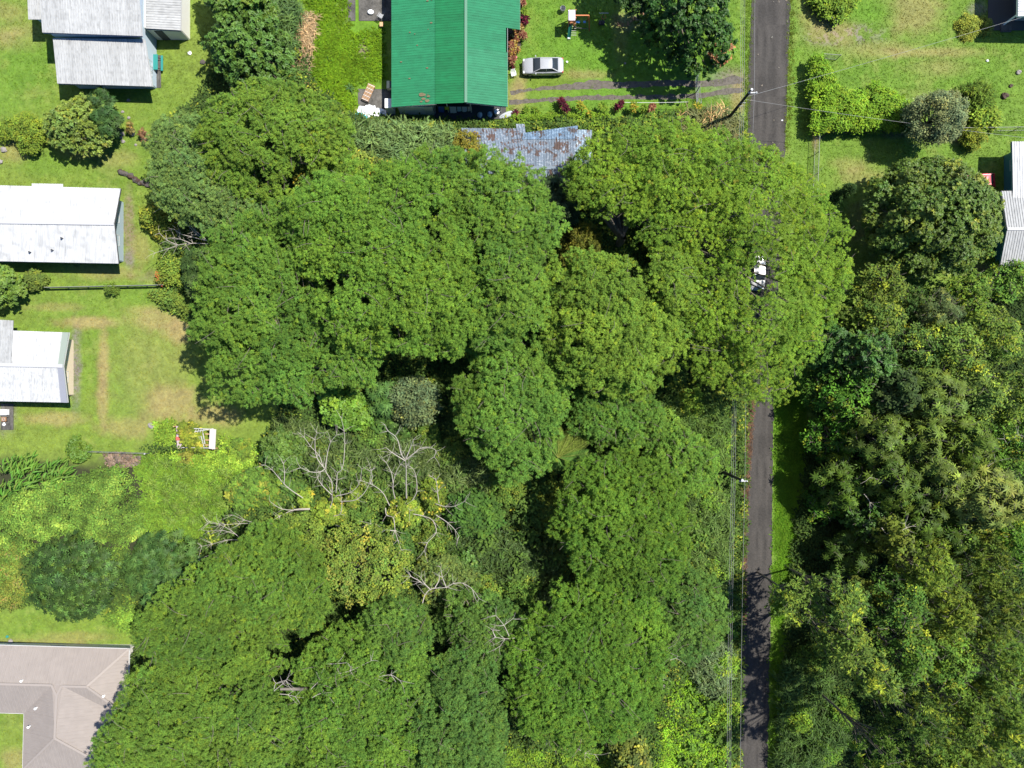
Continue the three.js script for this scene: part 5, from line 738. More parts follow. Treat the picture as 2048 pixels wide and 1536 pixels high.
tree('broadleaf_tree', 'dark tree below the rusty roof in the cleft of the canopy', 'tree', [[1060, 372], [1110, 360], [1150, 390], [1145, 440], [1100, 460], [1080, 430]], { top: 6, rim: 4, kind: 'whorl', col: [0.03, 0.06, 0.02], lobe: 1.1, dens: 13, base: [1100, 440] });
tree('broadleaf_tree', 'yellow-green leafy tree between the grey tree and the central canopy', 'tree', [[600, 330], [680, 305], [740, 310], [770, 330], [700, 350], [620, 385], [590, 370]], { top: 6.5, rim: 4.5, kind: 'leafy', col: [0.085, 0.14, 0.025], lobe: 1.1, dens: 15, base: [680, 370], spots: [[0.2, 0.2, 0.02], 0.15] });
tree('climber', 'golden-green climber creeping onto the rusty roof', 'climber', [[915, 285], [925, 262], [945, 268], [975, 310], [985, 350], [930, 320]], { top: 3.6, rim: 2.4, kind: 'leafy', col: [0.12, 0.14, 0.02], lobe: 0.7, dens: 18, trunk: 0.06, size: 0.8 });
tree('slim_cypress', 'dark narrow cypress by the right-hand lawn fence', 'tree', [[1660, 395], [1690, 378], [1700, 374], [1694, 384], [1672, 400]], { top: 4.8, rim: 1.2, kind: 'tuft', col: COL.dark, lobe: 0.5, dens: 40, size: 0.6, base: [1655, 399], flat: 1, trunk: 0.08 });
tree('fig_tree', 'dark leafy tree with grey whorls at the right of the dead branches', 'tree', [[375, 510], [410, 500], [420, 560], [415, 600], [385, 590], [370, 550]], { top: 5, rim: 3, kind: 'whorl', col: [0.045, 0.09, 0.02], lobe: 0.9, dens: 14, base: [405, 560] });
tree('shrub', 'yellowish leafy shrub at the tips of the dead branches', 'shrub', [[285, 420], [310, 410], [345, 435], [350, 475], [320, 470], [290, 450]], { top: 2.2, rim: 1.2, kind: 'leafy', col: [0.1, 0.16, 0.02], lobe: 0.6, dens: 18, trunk: 0.06, spots: [[0.19, 0.22, 0.03], 0.15] });
tree('shrub', 'green shrub under the lowest of the dead branches', 'shrub', [[320, 510], [350, 490], [365, 520], [360, 570], [330, 560]], { top: 2.4, rim: 1.2, kind: 'leafy', col: [0.075, 0.14, 0.02], lobe: 0.6, dens: 18, trunk: 0.06 });
tree('shrub', 'green shrub with red tips at the end of the grey panel fence', 'shrub', [325, 553, 12], { top: 1.5, rim: 0.7, kind: 'leafy', col: [0.1, 0.13, 0.02], lobe: 0.4, dens: 20, trunk: 0.05, size: 0.6, spots: [[0.25, 0.06, 0.04], 0.25] });
tree('shrub', 'round shrub growing through the grey panel fence', 'shrub', [221, 578, 8], { top: 1.4, rim: 0.6, kind: 'leafy', col: COL.mid, lobe: 0.35, dens: 22, trunk: 0.04, size: 0.6 });
tree('shrub', 'creeper heap along the slope right of the panel fence', 'shrub', [[300, 590], [340, 582], [400, 600], [385, 640], [355, 625]], { top: 1.4, rim: 0.5, kind: 'leafy', col: [0.07, 0.13, 0.02], lobe: 0.6, dens: 16, trunk: 0 });
tree('broadleaf_tree', 'green tree at the left edge below the clean white roof', 'tree', [[-40, 545], [5, 538], [30, 560], [32, 585], [10, 602], [-40, 610]], { top: 4.5, rim: 2.8, kind: 'broad', col: [0.07, 0.13, 0.02], lobe: 0.8, dens: 14, base: [10, 575], size: 0.75, gap: 0.3 });
tree('shrub', 'yellow-green broad leaved plant beside the left edge tree', 'shrub', [64, 558, 15], { top: 1.6, rim: 0.9, kind: 'heart', col: [0.13, 0.2, 0.03], lobe: 0.5, dens: 16, size: 0.6, trunk: 0.05 });
tree('shrub', 'round shrub with yellow sprigs at the dark lawn edge above the leaf heap', 'shrub', [149, 900, 15], { top: 1.8, rim: 0.9, kind: 'broad', col: COL.mid, lobe: 0.5, dens: 18, size: 0.7, trunk: 0.05 });
// ---------------------------------------------------------------- shrubs of the clearing and the road verge
for (const [x, y, r, h, kind, col, label] of [
  [742, 880, 26, 3, 'leafy', [0.075, 0.15, 0.022], 'round green bush between the two bare trees'], [585, 985, 24, 2.6, 'heart', [0.1, 0.2, 0.03], 'bright leafy clump left of the left bare tree'], [715, 1030, 26, 3, 'leafy', [0.06, 0.13, 0.02], 'green bush in the hollow between the golden climbers'], [745, 985, 30, 3.4, 'leafy', [0.06, 0.125, 0.022], 'dark green bush behind the left golden climber'],
  [870, 1075, 30, 3, 'leafy', [0.08, 0.15, 0.022], 'bush just below the climber column'], [800, 1085, 26, 3.2, 'feather', [0.065, 0.16, 0.035], 'fresh feathery sapling under the golden mound'], [935, 1120, 30, 3, 'broad', [0.05, 0.11, 0.02], 'dark glossy bush below the heart-leaved tree'], [1010, 985, 30, 3.2, 'leafy', [0.06, 0.13, 0.02], 'bush in the shade right of the heart-leaved tree'], [905, 915, 26, 3, 'leafy', [0.065, 0.13, 0.022], 'bush at the upper right of the forked bare tree'], [690, 935, 24, 2.8, 'leafy', [0.08, 0.14, 0.028], 'soft bush under the left bare tree'],
  [640, 900, 22, 2.6, 'leafy', [0.075, 0.14, 0.022], 'bush left of the left bare tree near the dark shrub tree'], [760, 845, 22, 3, 'heart', [0.09, 0.19, 0.025], 'lime leaved clump under the dark gap trees'], [795, 860, 20, 3, 'whorl', [0.05, 0.11, 0.02], 'palm-like shrub just above the forked bare tree'], [850, 870, 24, 3, 'leafy', [0.05, 0.11, 0.016], 'dark bush above the bent tip of the forked bare tree'], [1040, 1190, 30, 4, 'leafy', [0.06, 0.13, 0.018], 'bush in the dark gap between two bottom crowns'], [890, 1250, 28, 5, 'heart', [0.065, 0.15, 0.02], 'leafy climber heap beside the pale green small tree'], [960, 1190, 30, 4.5, 'leafy', [0.075, 0.15, 0.02], 'green bush right of the arching bare branches'],
  [1420, 1005, 28, 2.4, 'leafy', [0.09, 0.19, 0.022], 'fresh green bush below the second pole'], [1440, 880, 22, 2.2, 'leafy', [0.09, 0.19, 0.02], 'green bush above the second pole'], [1405, 1070, 26, 2.4, 'heart', [0.09, 0.19, 0.025], 'leafy vine bush on the verge half way down'], [1330, 850, 26, 3, 'leafy', [0.07, 0.15, 0.02], 'dark green bush at the upper end of the verge grass'], [1430, 1150, 24, 2.4, 'leafy', [0.08, 0.18, 0.02], 'bush beside the flat topped tree at the verge'], [1385, 810, 24, 2.6, 'leafy', [0.075, 0.16, 0.018], 'bush in the shade of the giant crown by the verge'], [1445, 1330, 26, 2.2, 'leafy', [0.09, 0.2, 0.018], 'bright bush beside the silvery cane'], [1450, 1430, 26, 2, 'leafy', [0.095, 0.21, 0.016], 'bright bush at the bottom of the left verge'],
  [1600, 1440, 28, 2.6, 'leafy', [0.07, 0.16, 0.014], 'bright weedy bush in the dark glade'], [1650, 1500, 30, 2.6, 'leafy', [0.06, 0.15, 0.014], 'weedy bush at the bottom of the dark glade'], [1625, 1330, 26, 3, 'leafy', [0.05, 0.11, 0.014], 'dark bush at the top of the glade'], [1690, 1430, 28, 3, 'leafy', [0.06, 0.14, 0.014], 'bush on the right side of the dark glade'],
]) tree(kind === 'heart' ? 'climber_heap' : 'wild_bush', label, 'shrub', [x, y, r], { top: h, rim: h * 0.5, kind, col, lobe: 0.75, dens: 14, flat: 0.55, ragged: 0.8, gap: 0.25, trunk: 0.05, size: 0.8, spots: [[col[0] * 1.9, col[1] * 1.35, col[2] * 1.4], 0.15] });
// ---------------------------------------------------------------- right-hand hedge and shrubs
tree('vine_hedge', 'bright green vine hedge along the right verge and across the lawn', 'hedge', [[1633, 110], [1645, 108], [1662, 145], [1680, 178], [1720, 190], [1755, 165], [1790, 185], [1820, 205], [1825, 250], [1700, 252], [1634, 258], [1630, 200]], { top: 2.5, rim: 1.7, kind: 'leafy', gap: 0.32, col: [0.092, 0.205, 0.014], lobe: 0.8, dens: 20, trunk: 0, size: 0.8, spots: [[0.14, 0.26, 0.025], 0.15] });
tree('grey_shrub', 'rounded silvery grey shrub standing at the end of the vine hedge', 'shrub', [[1832, 215], [1850, 190], [1890, 178], [1925, 190], [1938, 225], [1925, 260], [1880, 275], [1845, 262]], { top: 7.2, rim: 4.6, kind: 'leafy', col: [0.1, 0.145, 0.065], lobe: 0.9, dens: 18, flat: 0.7, size: 0.7, base: [1825, 262] });
tree('shrub', 'dark shrub between the vine hedge and the grey shrub', 'shrub', [1815, 232, 24], { top: 2.4, rim: 1.4, kind: 'broad', col: COL.mid, lobe: 0.7, dens: 14, trunk: 0.05 });
tree('shrub', 'loose feathery green bush behind the grey shrub', 'shrub', [[1925, 175], [1965, 165], [1985, 195], [1975, 230], [1945, 225]], { top: 1.8, rim: 0.8, kind: 'tuft', col: [0.08, 0.15, 0.02], lobe: 0.7, dens: 13, trunk: 0.05 });
tree('shrub', 'low yellow-green bush right of the grey shrub against the fence', 'shrub', [[1945, 225], [1985, 215], [2005, 235], [1990, 250], [1950, 258]], { top: 1.8, rim: 0.8, kind: 'leafy', col: [0.1, 0.18, 0.02], lobe: 0.6, dens: 18, trunk: 0.05 });
tree('shrub', 'small yellow-green sapling below the grey shrub', 'shrub', [1948, 275, 16], { top: 2, rim: 1, kind: 'leafy', col: [0.13, 0.19, 0.02], lobe: 0.5, dens: 16, trunk: 0.05, size: 0.7 });
tree('penned_shrub', 'overgrown shrub inside the wire pen at the top edge', 'shrub', [[1630, -30], [1720, -30], [1705, 15], [1680, 35], [1650, 25], [1634, 10]], { top: 1.8, rim: 1, kind: 'leafy', col: [0.1, 0.19, 0.02], lobe: 0.7, dens: 18, trunk: 0 });
for (const [x, y, r, l] of [[1938, 52, 20, 'small flower bed clump beside the top right carport'], [1970, 50, 14, 'low plant nearest the top right carport shadow']]) tree('bedding_plant', l, 'shrub', [x, y, r], { top: 0.7, rim: 0.3, kind: 'leafy', col: [0.14, 0.2, 0.03], lobe: 0.4, dens: 20, size: 0.5, trunk: 0 });

// ---------------------------------------------------------------- the wood on the right
const wood = [
  [1768, 570, 42, 5, 'leafy', [0.09, 0.11, 0.025], 'brownish twiggy bush at the corner of the wood below the round tree'], [1700, 632, 44, 5, 'heart', [0.12, 0.19, 0.025], 'pale heart-leaved tree beside the giant crown at the corner of the wood'], [1770, 640, 40, 5.5, 'leafy', [0.085, 0.11, 0.025], 'olive tree just below the little lawn bay'],
  [1830, 610, 34, 3.5, 'tuft', [0.05, 0.1, 0.03], 'dark shrub along the edge of the little lawn bay'], [1888, 625, 48, 5, 'feather', [0.08, 0.13, 0.045], 'soft grey-green tree below the little lawn bay'], [1955, 590, 46, 4.5, 'leafy', [0.09, 0.13, 0.025], 'bright leafy bush by the right-hand house corner'], [2025, 560, 40, 4, 'leafy', [0.09, 0.14, 0.03], 'green bush under the white roof at the right edge'],
  [1660, 700, 46, 7, 'broad', [0.026, 0.06, 0.014], 'dark tree in the shade beside the giant crown'], [1745, 715, 58, 8, 'broad', [0.035, 0.075, 0.018], 'dark green tree behind the pale heart-leaved tree'], [1835, 700, 52, 7, 'leafy', [0.06, 0.09, 0.025], 'dark twiggy tree in the upper part of the wood'], [1915, 700, 52, 8, 'leafy', [0.09, 0.12, 0.03], 'olive small-leaved tree in the upper wood'], [2000, 680, 58, 8, 'leafy', [0.11, 0.14, 0.03], 'yellowish small-leaved tree at the upper right of the wood'],
  [1720, 800, 60, 9, 'leafy', [0.075, 0.14, 0.02], 'brightest green leafy tree near the road side of the wood'], [1645, 780, 38, 5, 'leafy', [0.045, 0.09, 0.015], 'dark bush at the verge below the giant crown'], [1800, 790, 50, 8.5, 'heart', [0.06, 0.1, 0.02], 'tree hung with yellowish heart leaves in the mid wood'], [1880, 800, 58, 10, 'whorl', [0.06, 0.095, 0.045], 'grey-green whorled tree in the middle of the wood'], [1965, 785, 56, 9, 'leafy', [0.085, 0.11, 0.03], 'olive tree right of the grey whorled tree'], [2045, 800, 56, 9, 'leafy', [0.09, 0.12, 0.025], 'olive tree at the right edge level with the brightest tree'],
  [1670, 880, 46, 6, 'leafy', [0.05, 0.11, 0.015], 'leafy tree at the verge with its shadow on the grass'], [1775, 875, 56, 9, 'whorl', [0.05, 0.085, 0.035], 'dark whorled tree below the brightest tree'], [1855, 885, 52, 9, 'whorl', [0.055, 0.09, 0.04], 'whorled tree beside a bare pale fork'], [1940, 880, 56, 10, 'whorl', [0.05, 0.085, 0.03], 'whorled tree left of the bare twigs at the right edge'], [2030, 895, 58, 9, 'leafy', [0.07, 0.12, 0.02], 'green tree with bare twigs at the right edge'],
  [1700, 965, 50, 8, 'whorl', [0.04, 0.075, 0.025], 'dark whorled tree deep in shade near the road'], [1800, 960, 54, 9, 'whorl', [0.045, 0.08, 0.03], 'whorled tree just above the dark hollow of the wood'], [1890, 965, 52, 10, 'whorl', [0.06, 0.095, 0.045], 'grey whorled tree above the silvery crown'], [1985, 1000, 68, 11, 'whorl', [0.095, 0.12, 0.07], 'silvery grey whorled crown on the right of the wood'],
  [1760, 1045, 50, 6, 'broad', [0.025, 0.055, 0.012], 'dark tree in the hollow of the wood'], [1840, 1045, 48, 8, 'whorl', [0.035, 0.065, 0.02], 'dark whorled tree right of the hollow'], [1655, 1010, 34, 4, 'leafy', [0.05, 0.1, 0.014], 'bush at the verge half way down the wood'], [1790, 1075, 30, 8.5, 'heart', [0.17, 0.21, 0.02], 'yellow climber-clad trunk in the wood'], [1905, 1070, 46, 8, 'whorl', [0.035, 0.07, 0.025], 'dark whorled tree under the silvery crown'], [2035, 1090, 50, 9, 'leafy', [0.07, 0.12, 0.018], 'leafy tree at the right edge below the silvery crown'],
  [1715, 1110, 44, 7, 'whorl', [0.03, 0.06, 0.022], 'shaded whorled tree at left of the yellow climber'], [1860, 1140, 56, 9.5, 'tuft', [0.09, 0.135, 0.022], 'feathery yellow-green tree in the lower wood'], [1965, 1125, 58, 9, 'tuft', [0.08, 0.12, 0.022], 'feathery yellow-green tree at the right of the lower wood'], [1590, 1205, 34, 8, 'tuft', [0.075, 0.125, 0.03], 'feathery tree leaning out towards the road'], [1680, 1205, 48, 9, 'tuft', [0.075, 0.125, 0.03], 'feathery pale tree next to the road in the lower wood'], [1740, 1195, 30, 6, 'heart', [0.17, 0.2, 0.02], 'yellow leaved bush beside the feathery roadside tree'],
  [1800, 1210, 56, 8, 'leafy', [0.05, 0.085, 0.016], 'dark leafy tree behind the yellow leaved bush'], [1900, 1225, 60, 9.5, 'tuft', [0.08, 0.12, 0.02], 'twiggy feathery tree with a bare fork in the lower wood'], [2000, 1225, 60, 9.5, 'tuft', [0.085, 0.125, 0.025], 'twiggy feathery tree at the right edge of the lower wood'], [1690, 1285, 44, 9, 'tuft', [0.08, 0.13, 0.032], 'feathery tree below the one next to the road'], [1745, 1350, 46, 9, 'tuft', [0.085, 0.135, 0.035], 'pale feathery crown tip at the edge of the dark glade'],
  [1820, 1310, 56, 8.5, 'leafy', [0.06, 0.1, 0.018], 'small-leaved tree beside the pale feathery tip'], [1905, 1325, 58, 9, 'leafy', [0.07, 0.11, 0.02], 'small-leaved tree with pale trunk showing'], [2005, 1330, 62, 10, 'tuft', [0.075, 0.125, 0.025], 'feathery tree at the right edge near the bottom'], [1820, 1430, 56, 10.5, 'tuft', [0.05, 0.09, 0.018], 'shaded tree by the dark glade at the bottom right'], [1920, 1430, 60, 9, 'tuft', [0.065, 0.115, 0.022], 'feathery tree in the bottom right group'], [2015, 1450, 62, 10, 'tuft', [0.07, 0.12, 0.022], 'feathery tree in the bottom right corner'],
  [1770, 1520, 50, 11, 'tuft', [0.06, 0.115, 0.02], 'low feathery tree at the bottom edge right of the glade'], [1880, 1535, 56, 8, 'tuft', [0.065, 0.115, 0.022], 'feathery tree cut by the bottom edge'], [1985, 1550, 60, 9, 'tuft', [0.07, 0.115, 0.022], 'feathery tree cut by the bottom right corner'],
];
for (const w of wood) { const c = w[5]; if (w[4] === 'whorl') { c[0] *= 1.25; c[1] *= 1.3; c[2] *= 0.4; } else if (w[4] === 'leafy') { c[0] *= 0.88; c[1] *= 1.35; } else if (w[4] === 'tuft') { c[0] *= 1.0; c[1] *= 1.2; } else if (w[4] === 'heart') { c[0] *= 0.9; c[1] *= 1.05; } else if (w[4] === 'broad') { c[0] *= 1.2; c[1] *= 1.4; } }
for (const w of wood) if (w[4] === 'tuft' || w[4] === 'leafy') w[5] = [w[5][0] * 0.86, w[5][1] * 0.84, w[5][2] * 0.7];
const leafName = { leafy: 'small_leaved_tree', heart: 'climber_tree', whorl: 'whorled_tree', broad: 'dark_tree', tuft: 'feathery_tree', feather: 'grey_leaved_tree' };
for (const [x, y, r, h0, kind, col, label] of wood) { const h = h0 * (y > 1120 ? (x < 1830 ? 1.3 : 1.0) : x < 1730 ? 0.72 : 0.95); tree(leafName[kind], label, 'tree', [x, y, r * 0.88], { top: h * 1.28, rim: h * 0.86, kind, col, lobe: kind === 'whorl' ? 1.0 : 1.05, step: 0.9, dens: kind === 'whorl' ? 7 : 9, flat: 0.65, size: kind === 'heart' ? 0.75 : 1.05, trunk: 0.12, twigs: 1.4, under: 0.15, ragged: 0.8, jit: 0.55, gap: 0.34, bark: M.bark, spots: kind === 'leafy' ? [[0.14, 0.21, 0.018], 0.18] : kind === 'tuft' ? [[0.14, 0.21, 0.022], 0.22] : null }); }
// ---------------------------------------------------------------- bare and dead trees
function bare(name, label, base, branches, r = 0.09, trunkTo) {   // branches: lists of [photo x, photo y, height]
  const b = P(...base), o = thing(name, label, 'dead tree', b);
  if (trunkTo) mesh('trunk', limb([V(0, 0, 0), ...trunkTo.map((q) => P(...q).sub(b))], 0.2, 0.13, 8), M.bark, o);
  for (const br of branches) {
    const pts = br.map((q, i) => P(...q).sub(b).add(V(0, i ? rr(-0.15, 0.15) : 0, 0))), m = mesh('branch', limb(pts, (br[0][3] || r) * 0.56, 0.018, 6, 4), M.deadWood, o);
    for (let k = 1; k < pts.length; k++) for (let n = 0; n < 4; n++) if (rnd() < 0.7) { const d = pts[k].clone().sub(pts[k - 1]).normalize(), s = (n % 2 ? 1 : -1) * rr(0.3, 1.2), L = rr(0.5, 1.6), e = V(d.x * Math.cos(s) - d.z * Math.sin(s), rr(-0.1, 0.5), d.x * Math.sin(s) + d.z * Math.cos(s)).multiplyScalar(L); mesh('twig', limb([pts[k], pts[k].clone().addScaledVector(e, 0.5).add(V(rr(-0.1, 0.1), 0.05, rr(-0.1, 0.1))), pts[k].clone().add(e)], 0.02, 0.008, 4, 2), M.deadWood, m); }
  }
  return o;
}
const rise = (pts, h0, h1) => pts.map(([x, y], i) => [x, y, h0 + (h1 - h0) * i / (pts.length - 1)]);
bare('bare_tree', 'pale leafless tree above the left yellow climber', [660, 985], [
  rise([[672, 985], [674, 960], [676, 945], [684, 938], [689, 888], [688, 862], [683, 838]], 5, 8.5), rise([[664, 985], [664, 965], [652, 945], [646, 932], [638, 912], [622, 893], [608, 875], [601, 868]], 5, 8.5), rise([[650, 938], [655, 905], [662, 884], [673, 870]], 6.5, 8.5), rise([[650, 938], [634, 915], [630, 880], [634, 866]], 6.4, 8.3), rise([[650, 938], [640, 944], [620, 943], [602, 935]], 6.4, 7.4),
  rise([[664, 990], [645, 970], [635, 955], [634, 940]], 5, 7), rise([[672, 992], [700, 985], [718, 968], [724, 938]], 5, 7.5), rise([[682, 1003], [715, 998], [735, 975], [743, 940]], 4.6, 7), rise([[606, 996], [578, 976], [560, 958], [545, 940], [530, 930]], 4.2, 7), rise([[568, 968], [570, 945], [566, 928]], 6, 7.2), rise([[620, 1017], [590, 1019], [560, 1032], [530, 1050]], 4, 6), rise([[620, 1019], [565, 1018], [540, 1003]], 4.1, 5.5), rise([[668, 1032], [680, 1028], [684, 1005], [680, 985]], 4, 6.2), rise([[655, 1030], [665, 1000], [664, 985]], 3.5, 5), rise([[672, 1050], [700, 1062], [718, 1072]], 3.6, 5)], 0.09, [[658, 1002, 2], [664, 988, 4.8]]);
bare('bare_tree', 'tall pale forked leafless tree in the middle of the wild ground', [810, 1000], [
  [[813, 996, 3.5, 0.17], [812, 970, 5.5], [812, 935, 7.6], [811, 920, 8.2]], rise([[811, 920], [803, 910], [796, 882], [790, 872], [776, 862], [770, 850]], 8, 10), rise([[811, 922], [785, 905], [772, 895]], 8, 9), rise([[811, 920], [830, 905], [840, 897], [862, 896], [872, 902], [868, 914]], 8, 10), rise([[811, 920], [822, 892], [826, 880]], 8, 9.8), rise([[790, 997], [786, 975], [790, 950], [800, 930], [811, 918]], 4, 8.4), rise([[786, 965], [783, 945], [773, 925]], 6, 7.6), rise([[825, 1000], [833, 984], [832, 955], [826, 938], [815, 931]], 4, 7.5), rise([[779, 1011], [765, 985], [745, 970], [724, 962]], 3.6, 7), rise([[740, 968], [744, 955], [743, 942]], 6.4, 7.4),
  rise([[771, 1016], [773, 1030], [786, 1036], [790, 1060], [795, 1080], [802, 1100]], 3.6, 6), rise([[792, 1062], [770, 1060], [760, 1064], [742, 1048]], 5, 5.8), rise([[825, 1028], [845, 1032], [866, 1041], [872, 1065], [855, 1085], [849, 1100]], 3.8, 5.8), rise([[872, 1030], [895, 1045], [910, 1060], [918, 1073]], 4, 6), rise([[870, 1007], [890, 1013], [910, 1012], [929, 1003]], 4, 6.2), rise([[878, 1006], [875, 985], [872, 960], [864, 954]], 4, 6.6), rise([[792, 1012], [810, 1012], [820, 1020]], 3.4, 4)], 0.1, [[812, 998, 3.5]]);
bare('bare_tree', 'arching pale bare branches over the gap at the lower middle', [875, 1160], [rise([[845, 1206], [850, 1190], [862, 1178], [893, 1175], [906, 1168], [926, 1167], [945, 1178], [958, 1196]], 6.5, 7.5), rise([[893, 1176], [885, 1155], [881, 1135]], 6.8, 5.5), rise([[862, 1180], [840, 1163], [822, 1152], [808, 1138]], 6.6, 6), rise([[870, 1175], [878, 1160], [878, 1145]], 6.8, 6.2), rise([[862, 1180], [850, 1168], [842, 1155]], 6.6, 7)], 0.1, [[880, 1165, 4], [888, 1174, 6.6]]);
bare('dead_branches', 'pale dead boughs reaching over the grass from the canopy edge', [425, 490], [rise([[415, 482], [395, 470], [372, 446], [355, 425], [325, 418]], 4.5, 4), rise([[356, 426], [345, 414], [338, 409]], 4.2, 4.2), rise([[414, 480], [392, 462], [372, 440], [365, 432]], 4.6, 4.6), rise([[412, 481], [385, 474], [362, 468], [348, 458]], 4.4, 3.8), rise([[420, 488], [385, 486], [355, 490], [340, 497], [312, 506]], 4, 3), rise([[356, 490], [335, 481], [318, 466]], 3.6, 3.2), rise([[380, 486], [360, 478], [350, 476]], 4, 3.6), rise([[418, 500], [412, 515], [395, 516], [380, 502]], 4, 3.4)], 0.085, [[424, 489, 4]]);
bare('dead_branches', 'bare grey spray above the rounder blue-green tree', [500, 1060], [rise([[516, 1047], [480, 1047], [450, 1049], [420, 1043]], 5.5, 4.5), rise([[516, 1047], [490, 1040], [465, 1030]], 5.5, 4.6), rise([[484, 1080], [465, 1062], [440, 1050], [415, 1046]], 5, 4), rise([[484, 1080], [462, 1092], [430, 1105], [400, 1118]], 5, 4), rise([[470, 1068], [445, 1060], [420, 1062]], 4.8, 4), rise([[482, 1080], [455, 1080], [425, 1088], [405, 1092]], 5, 4)], 0.06, [[506, 1055, 4]]);
bare('dead_branches', 'fan of bare pinkish boughs below the round umbrella tree', [1232, 745], [rise([[1232, 768], [1236, 800], [1245, 816], [1262, 824]], 5.5, 5), rise([[1232, 776], [1212, 784], [1194, 786]], 5.5, 5.2), rise([[1236, 774], [1252, 798], [1274, 806], [1290, 798]], 5.6, 5.2), rise([[1240, 782], [1250, 805], [1270, 822]], 5.4, 5), rise([[1236, 798], [1226, 806], [1225, 812]], 5.2, 5), rise([[1245, 818], [1250, 832]], 5, 4.8)], 0.08, [[1232, 758, 4], [1232, 770, 5.4]]);
bare('dead_branches', 'tangled bare twigs left of the bottom centre crown', [985, 1280], [rise([[1030, 1276], [1010, 1278], [990, 1274]], 8.2, 8.4), rise([[1018, 1272], [1008, 1250], [992, 1232]], 8.2, 8.4), rise([[1008, 1250], [1025, 1238]], 8.3, 8.5), rise([[992, 1276], [986, 1262], [1000, 1262]], 8.3, 8.4), rise([[1010, 1278], [1000, 1292]], 8.2, 8)], 0.07, [[1000, 1282, 6], [1015, 1277, 8.2]]);
bare('dead_branches', 'bare grey spray at the right rim of the bottom centre crown', [1310, 1290], [rise([[1306, 1294], [1314, 1304], [1326, 1324]], 7.5, 7), rise([[1314, 1305], [1302, 1320], [1300, 1342]], 7.5, 7), rise([[1314, 1304], [1320, 1300], [1332, 1300]], 7.5, 7.4), rise([[1320, 1324], [1320, 1342], [1327, 1356], [1328, 1370]], 7, 6), rise([[1340, 1320], [1352, 1316]], 6.6, 6.6)], 0.06, [[1308, 1294, 7.3]]);
bare('dead_branches', 'pale dead limbs lying across the bottom left canopy', [620, 1375], [rise([[548, 1378], [553, 1366], [572, 1360]], 11.1, 11.3), rise([[548, 1382], [565, 1368], [574, 1358]], 11.2, 11.4), rise([[560, 1388], [575, 1390], [590, 1394]], 11.1, 11.1), rise([[652, 1328], [672, 1328], [695, 1324]], 10.9, 11.1), rise([[622, 1378], [640, 1360]], 11.1, 11.3), rise([[625, 1395], [642, 1386], [655, 1390]], 11.1, 11.3), rise([[720, 1365], [750, 1356], [782, 1350], [800, 1362]], 10.9, 11.1), rise([[675, 1348], [700, 1342], [742, 1322]], 10.9, 11.3)], 0.06, [[600, 1378, 11], [560, 1378, 11.7]]);
bare('dead_branches', 'white broken boughs at the bottom edge below the bottom centre crown', [1090, 1490], [rise([[1050, 1472], [1066, 1466]], 7.6, 8), rise([[1092, 1474], [1105, 1484], [1125, 1490]], 7.4, 7.6), rise([[1104, 1480], [1122, 1488]], 7.6, 7.6), rise([[1155, 1497], [1170, 1505], [1190, 1508]], 7, 7.2)], 0.08, [[1095, 1478, 7.4]]);
bare('bare_tree', 'bare forked twigs at the right edge of the wood', [2000, 905], [rise([[2014, 888], [2028, 874], [2038, 870]], 9.5, 10.2), rise([[2014, 888], [2010, 878]], 9.5, 10), rise([[2026, 905], [2045, 900], [2060, 898]], 9.5, 9.8), rise([[1975, 945], [1976, 932], [1990, 924]], 9, 9.8), rise([[2004, 965], [2010, 950]], 9, 9.6)], 0.06, [[2012, 890, 9.4]]);
bare('bare_tree', 'bare pale fork in the middle of the wood', [1860, 915], [rise([[1874, 894], [1880, 884], [1898, 882]], 9, 9.8), rise([[1880, 884], [1872, 870]], 9.4, 10), rise([[1880, 884], [1860, 900], [1848, 912]], 9.2, 9), rise([[1782, 980], [1788, 965], [1795, 942]], 8, 9), rise([[1788, 966], [1770, 962], [1740, 955]], 8.4, 8.6), rise([[1728, 988], [1740, 1005], [1740, 1042]], 8, 6.5)], 0.06, [[1870, 898, 8.8]]);
bare('bare_tree', 'pale forked trunk between the feathery trees of the lower wood', [1815, 1255], [rise([[1844, 1226], [1832, 1254], [1812, 1282]], 10, 9.5), rise([[1812, 1280], [1795, 1268], [1778, 1256]], 9.4, 9.6), rise([[1832, 1256], [1815, 1260], [1812, 1276]], 9.8, 9.6), rise([[1844, 1228], [1818, 1245], [1800, 1258]], 10, 9.8), rise([[1950, 1222], [1962, 1252], [1968, 1262]], 9.6, 9), rise([[2012, 1262], [2006, 1290]], 9, 8), rise([[1936, 1336], [1932, 1360]], 9, 8)], 0.09, [[1822, 1262, 8], [1842, 1232, 9.8]]);
bare('bare_tree', 'white birch-like limbs beside the yellow climber-clad trunk', [1775, 1065], [rise([[1763, 1055], [1772, 1068]], 9, 8), rise([[1798, 1065], [1812, 1056], [1826, 1052]], 9, 9.4), rise([[1812, 1056], [1810, 1046]], 9.2, 9.6), rise([[1802, 1100], [1820, 1096], [1848, 1096]], 8.6, 8.4), rise([[1790, 1120], [1798, 1135], [1801, 1152]], 8, 7), rise([[1620, 1236], [1640, 1232], [1682, 1234]], 8, 9), rise([[1740, 1290], [1748, 1312], [1752, 1328]], 9, 8.6)], 0.08, [[1780, 1062, 8]]);
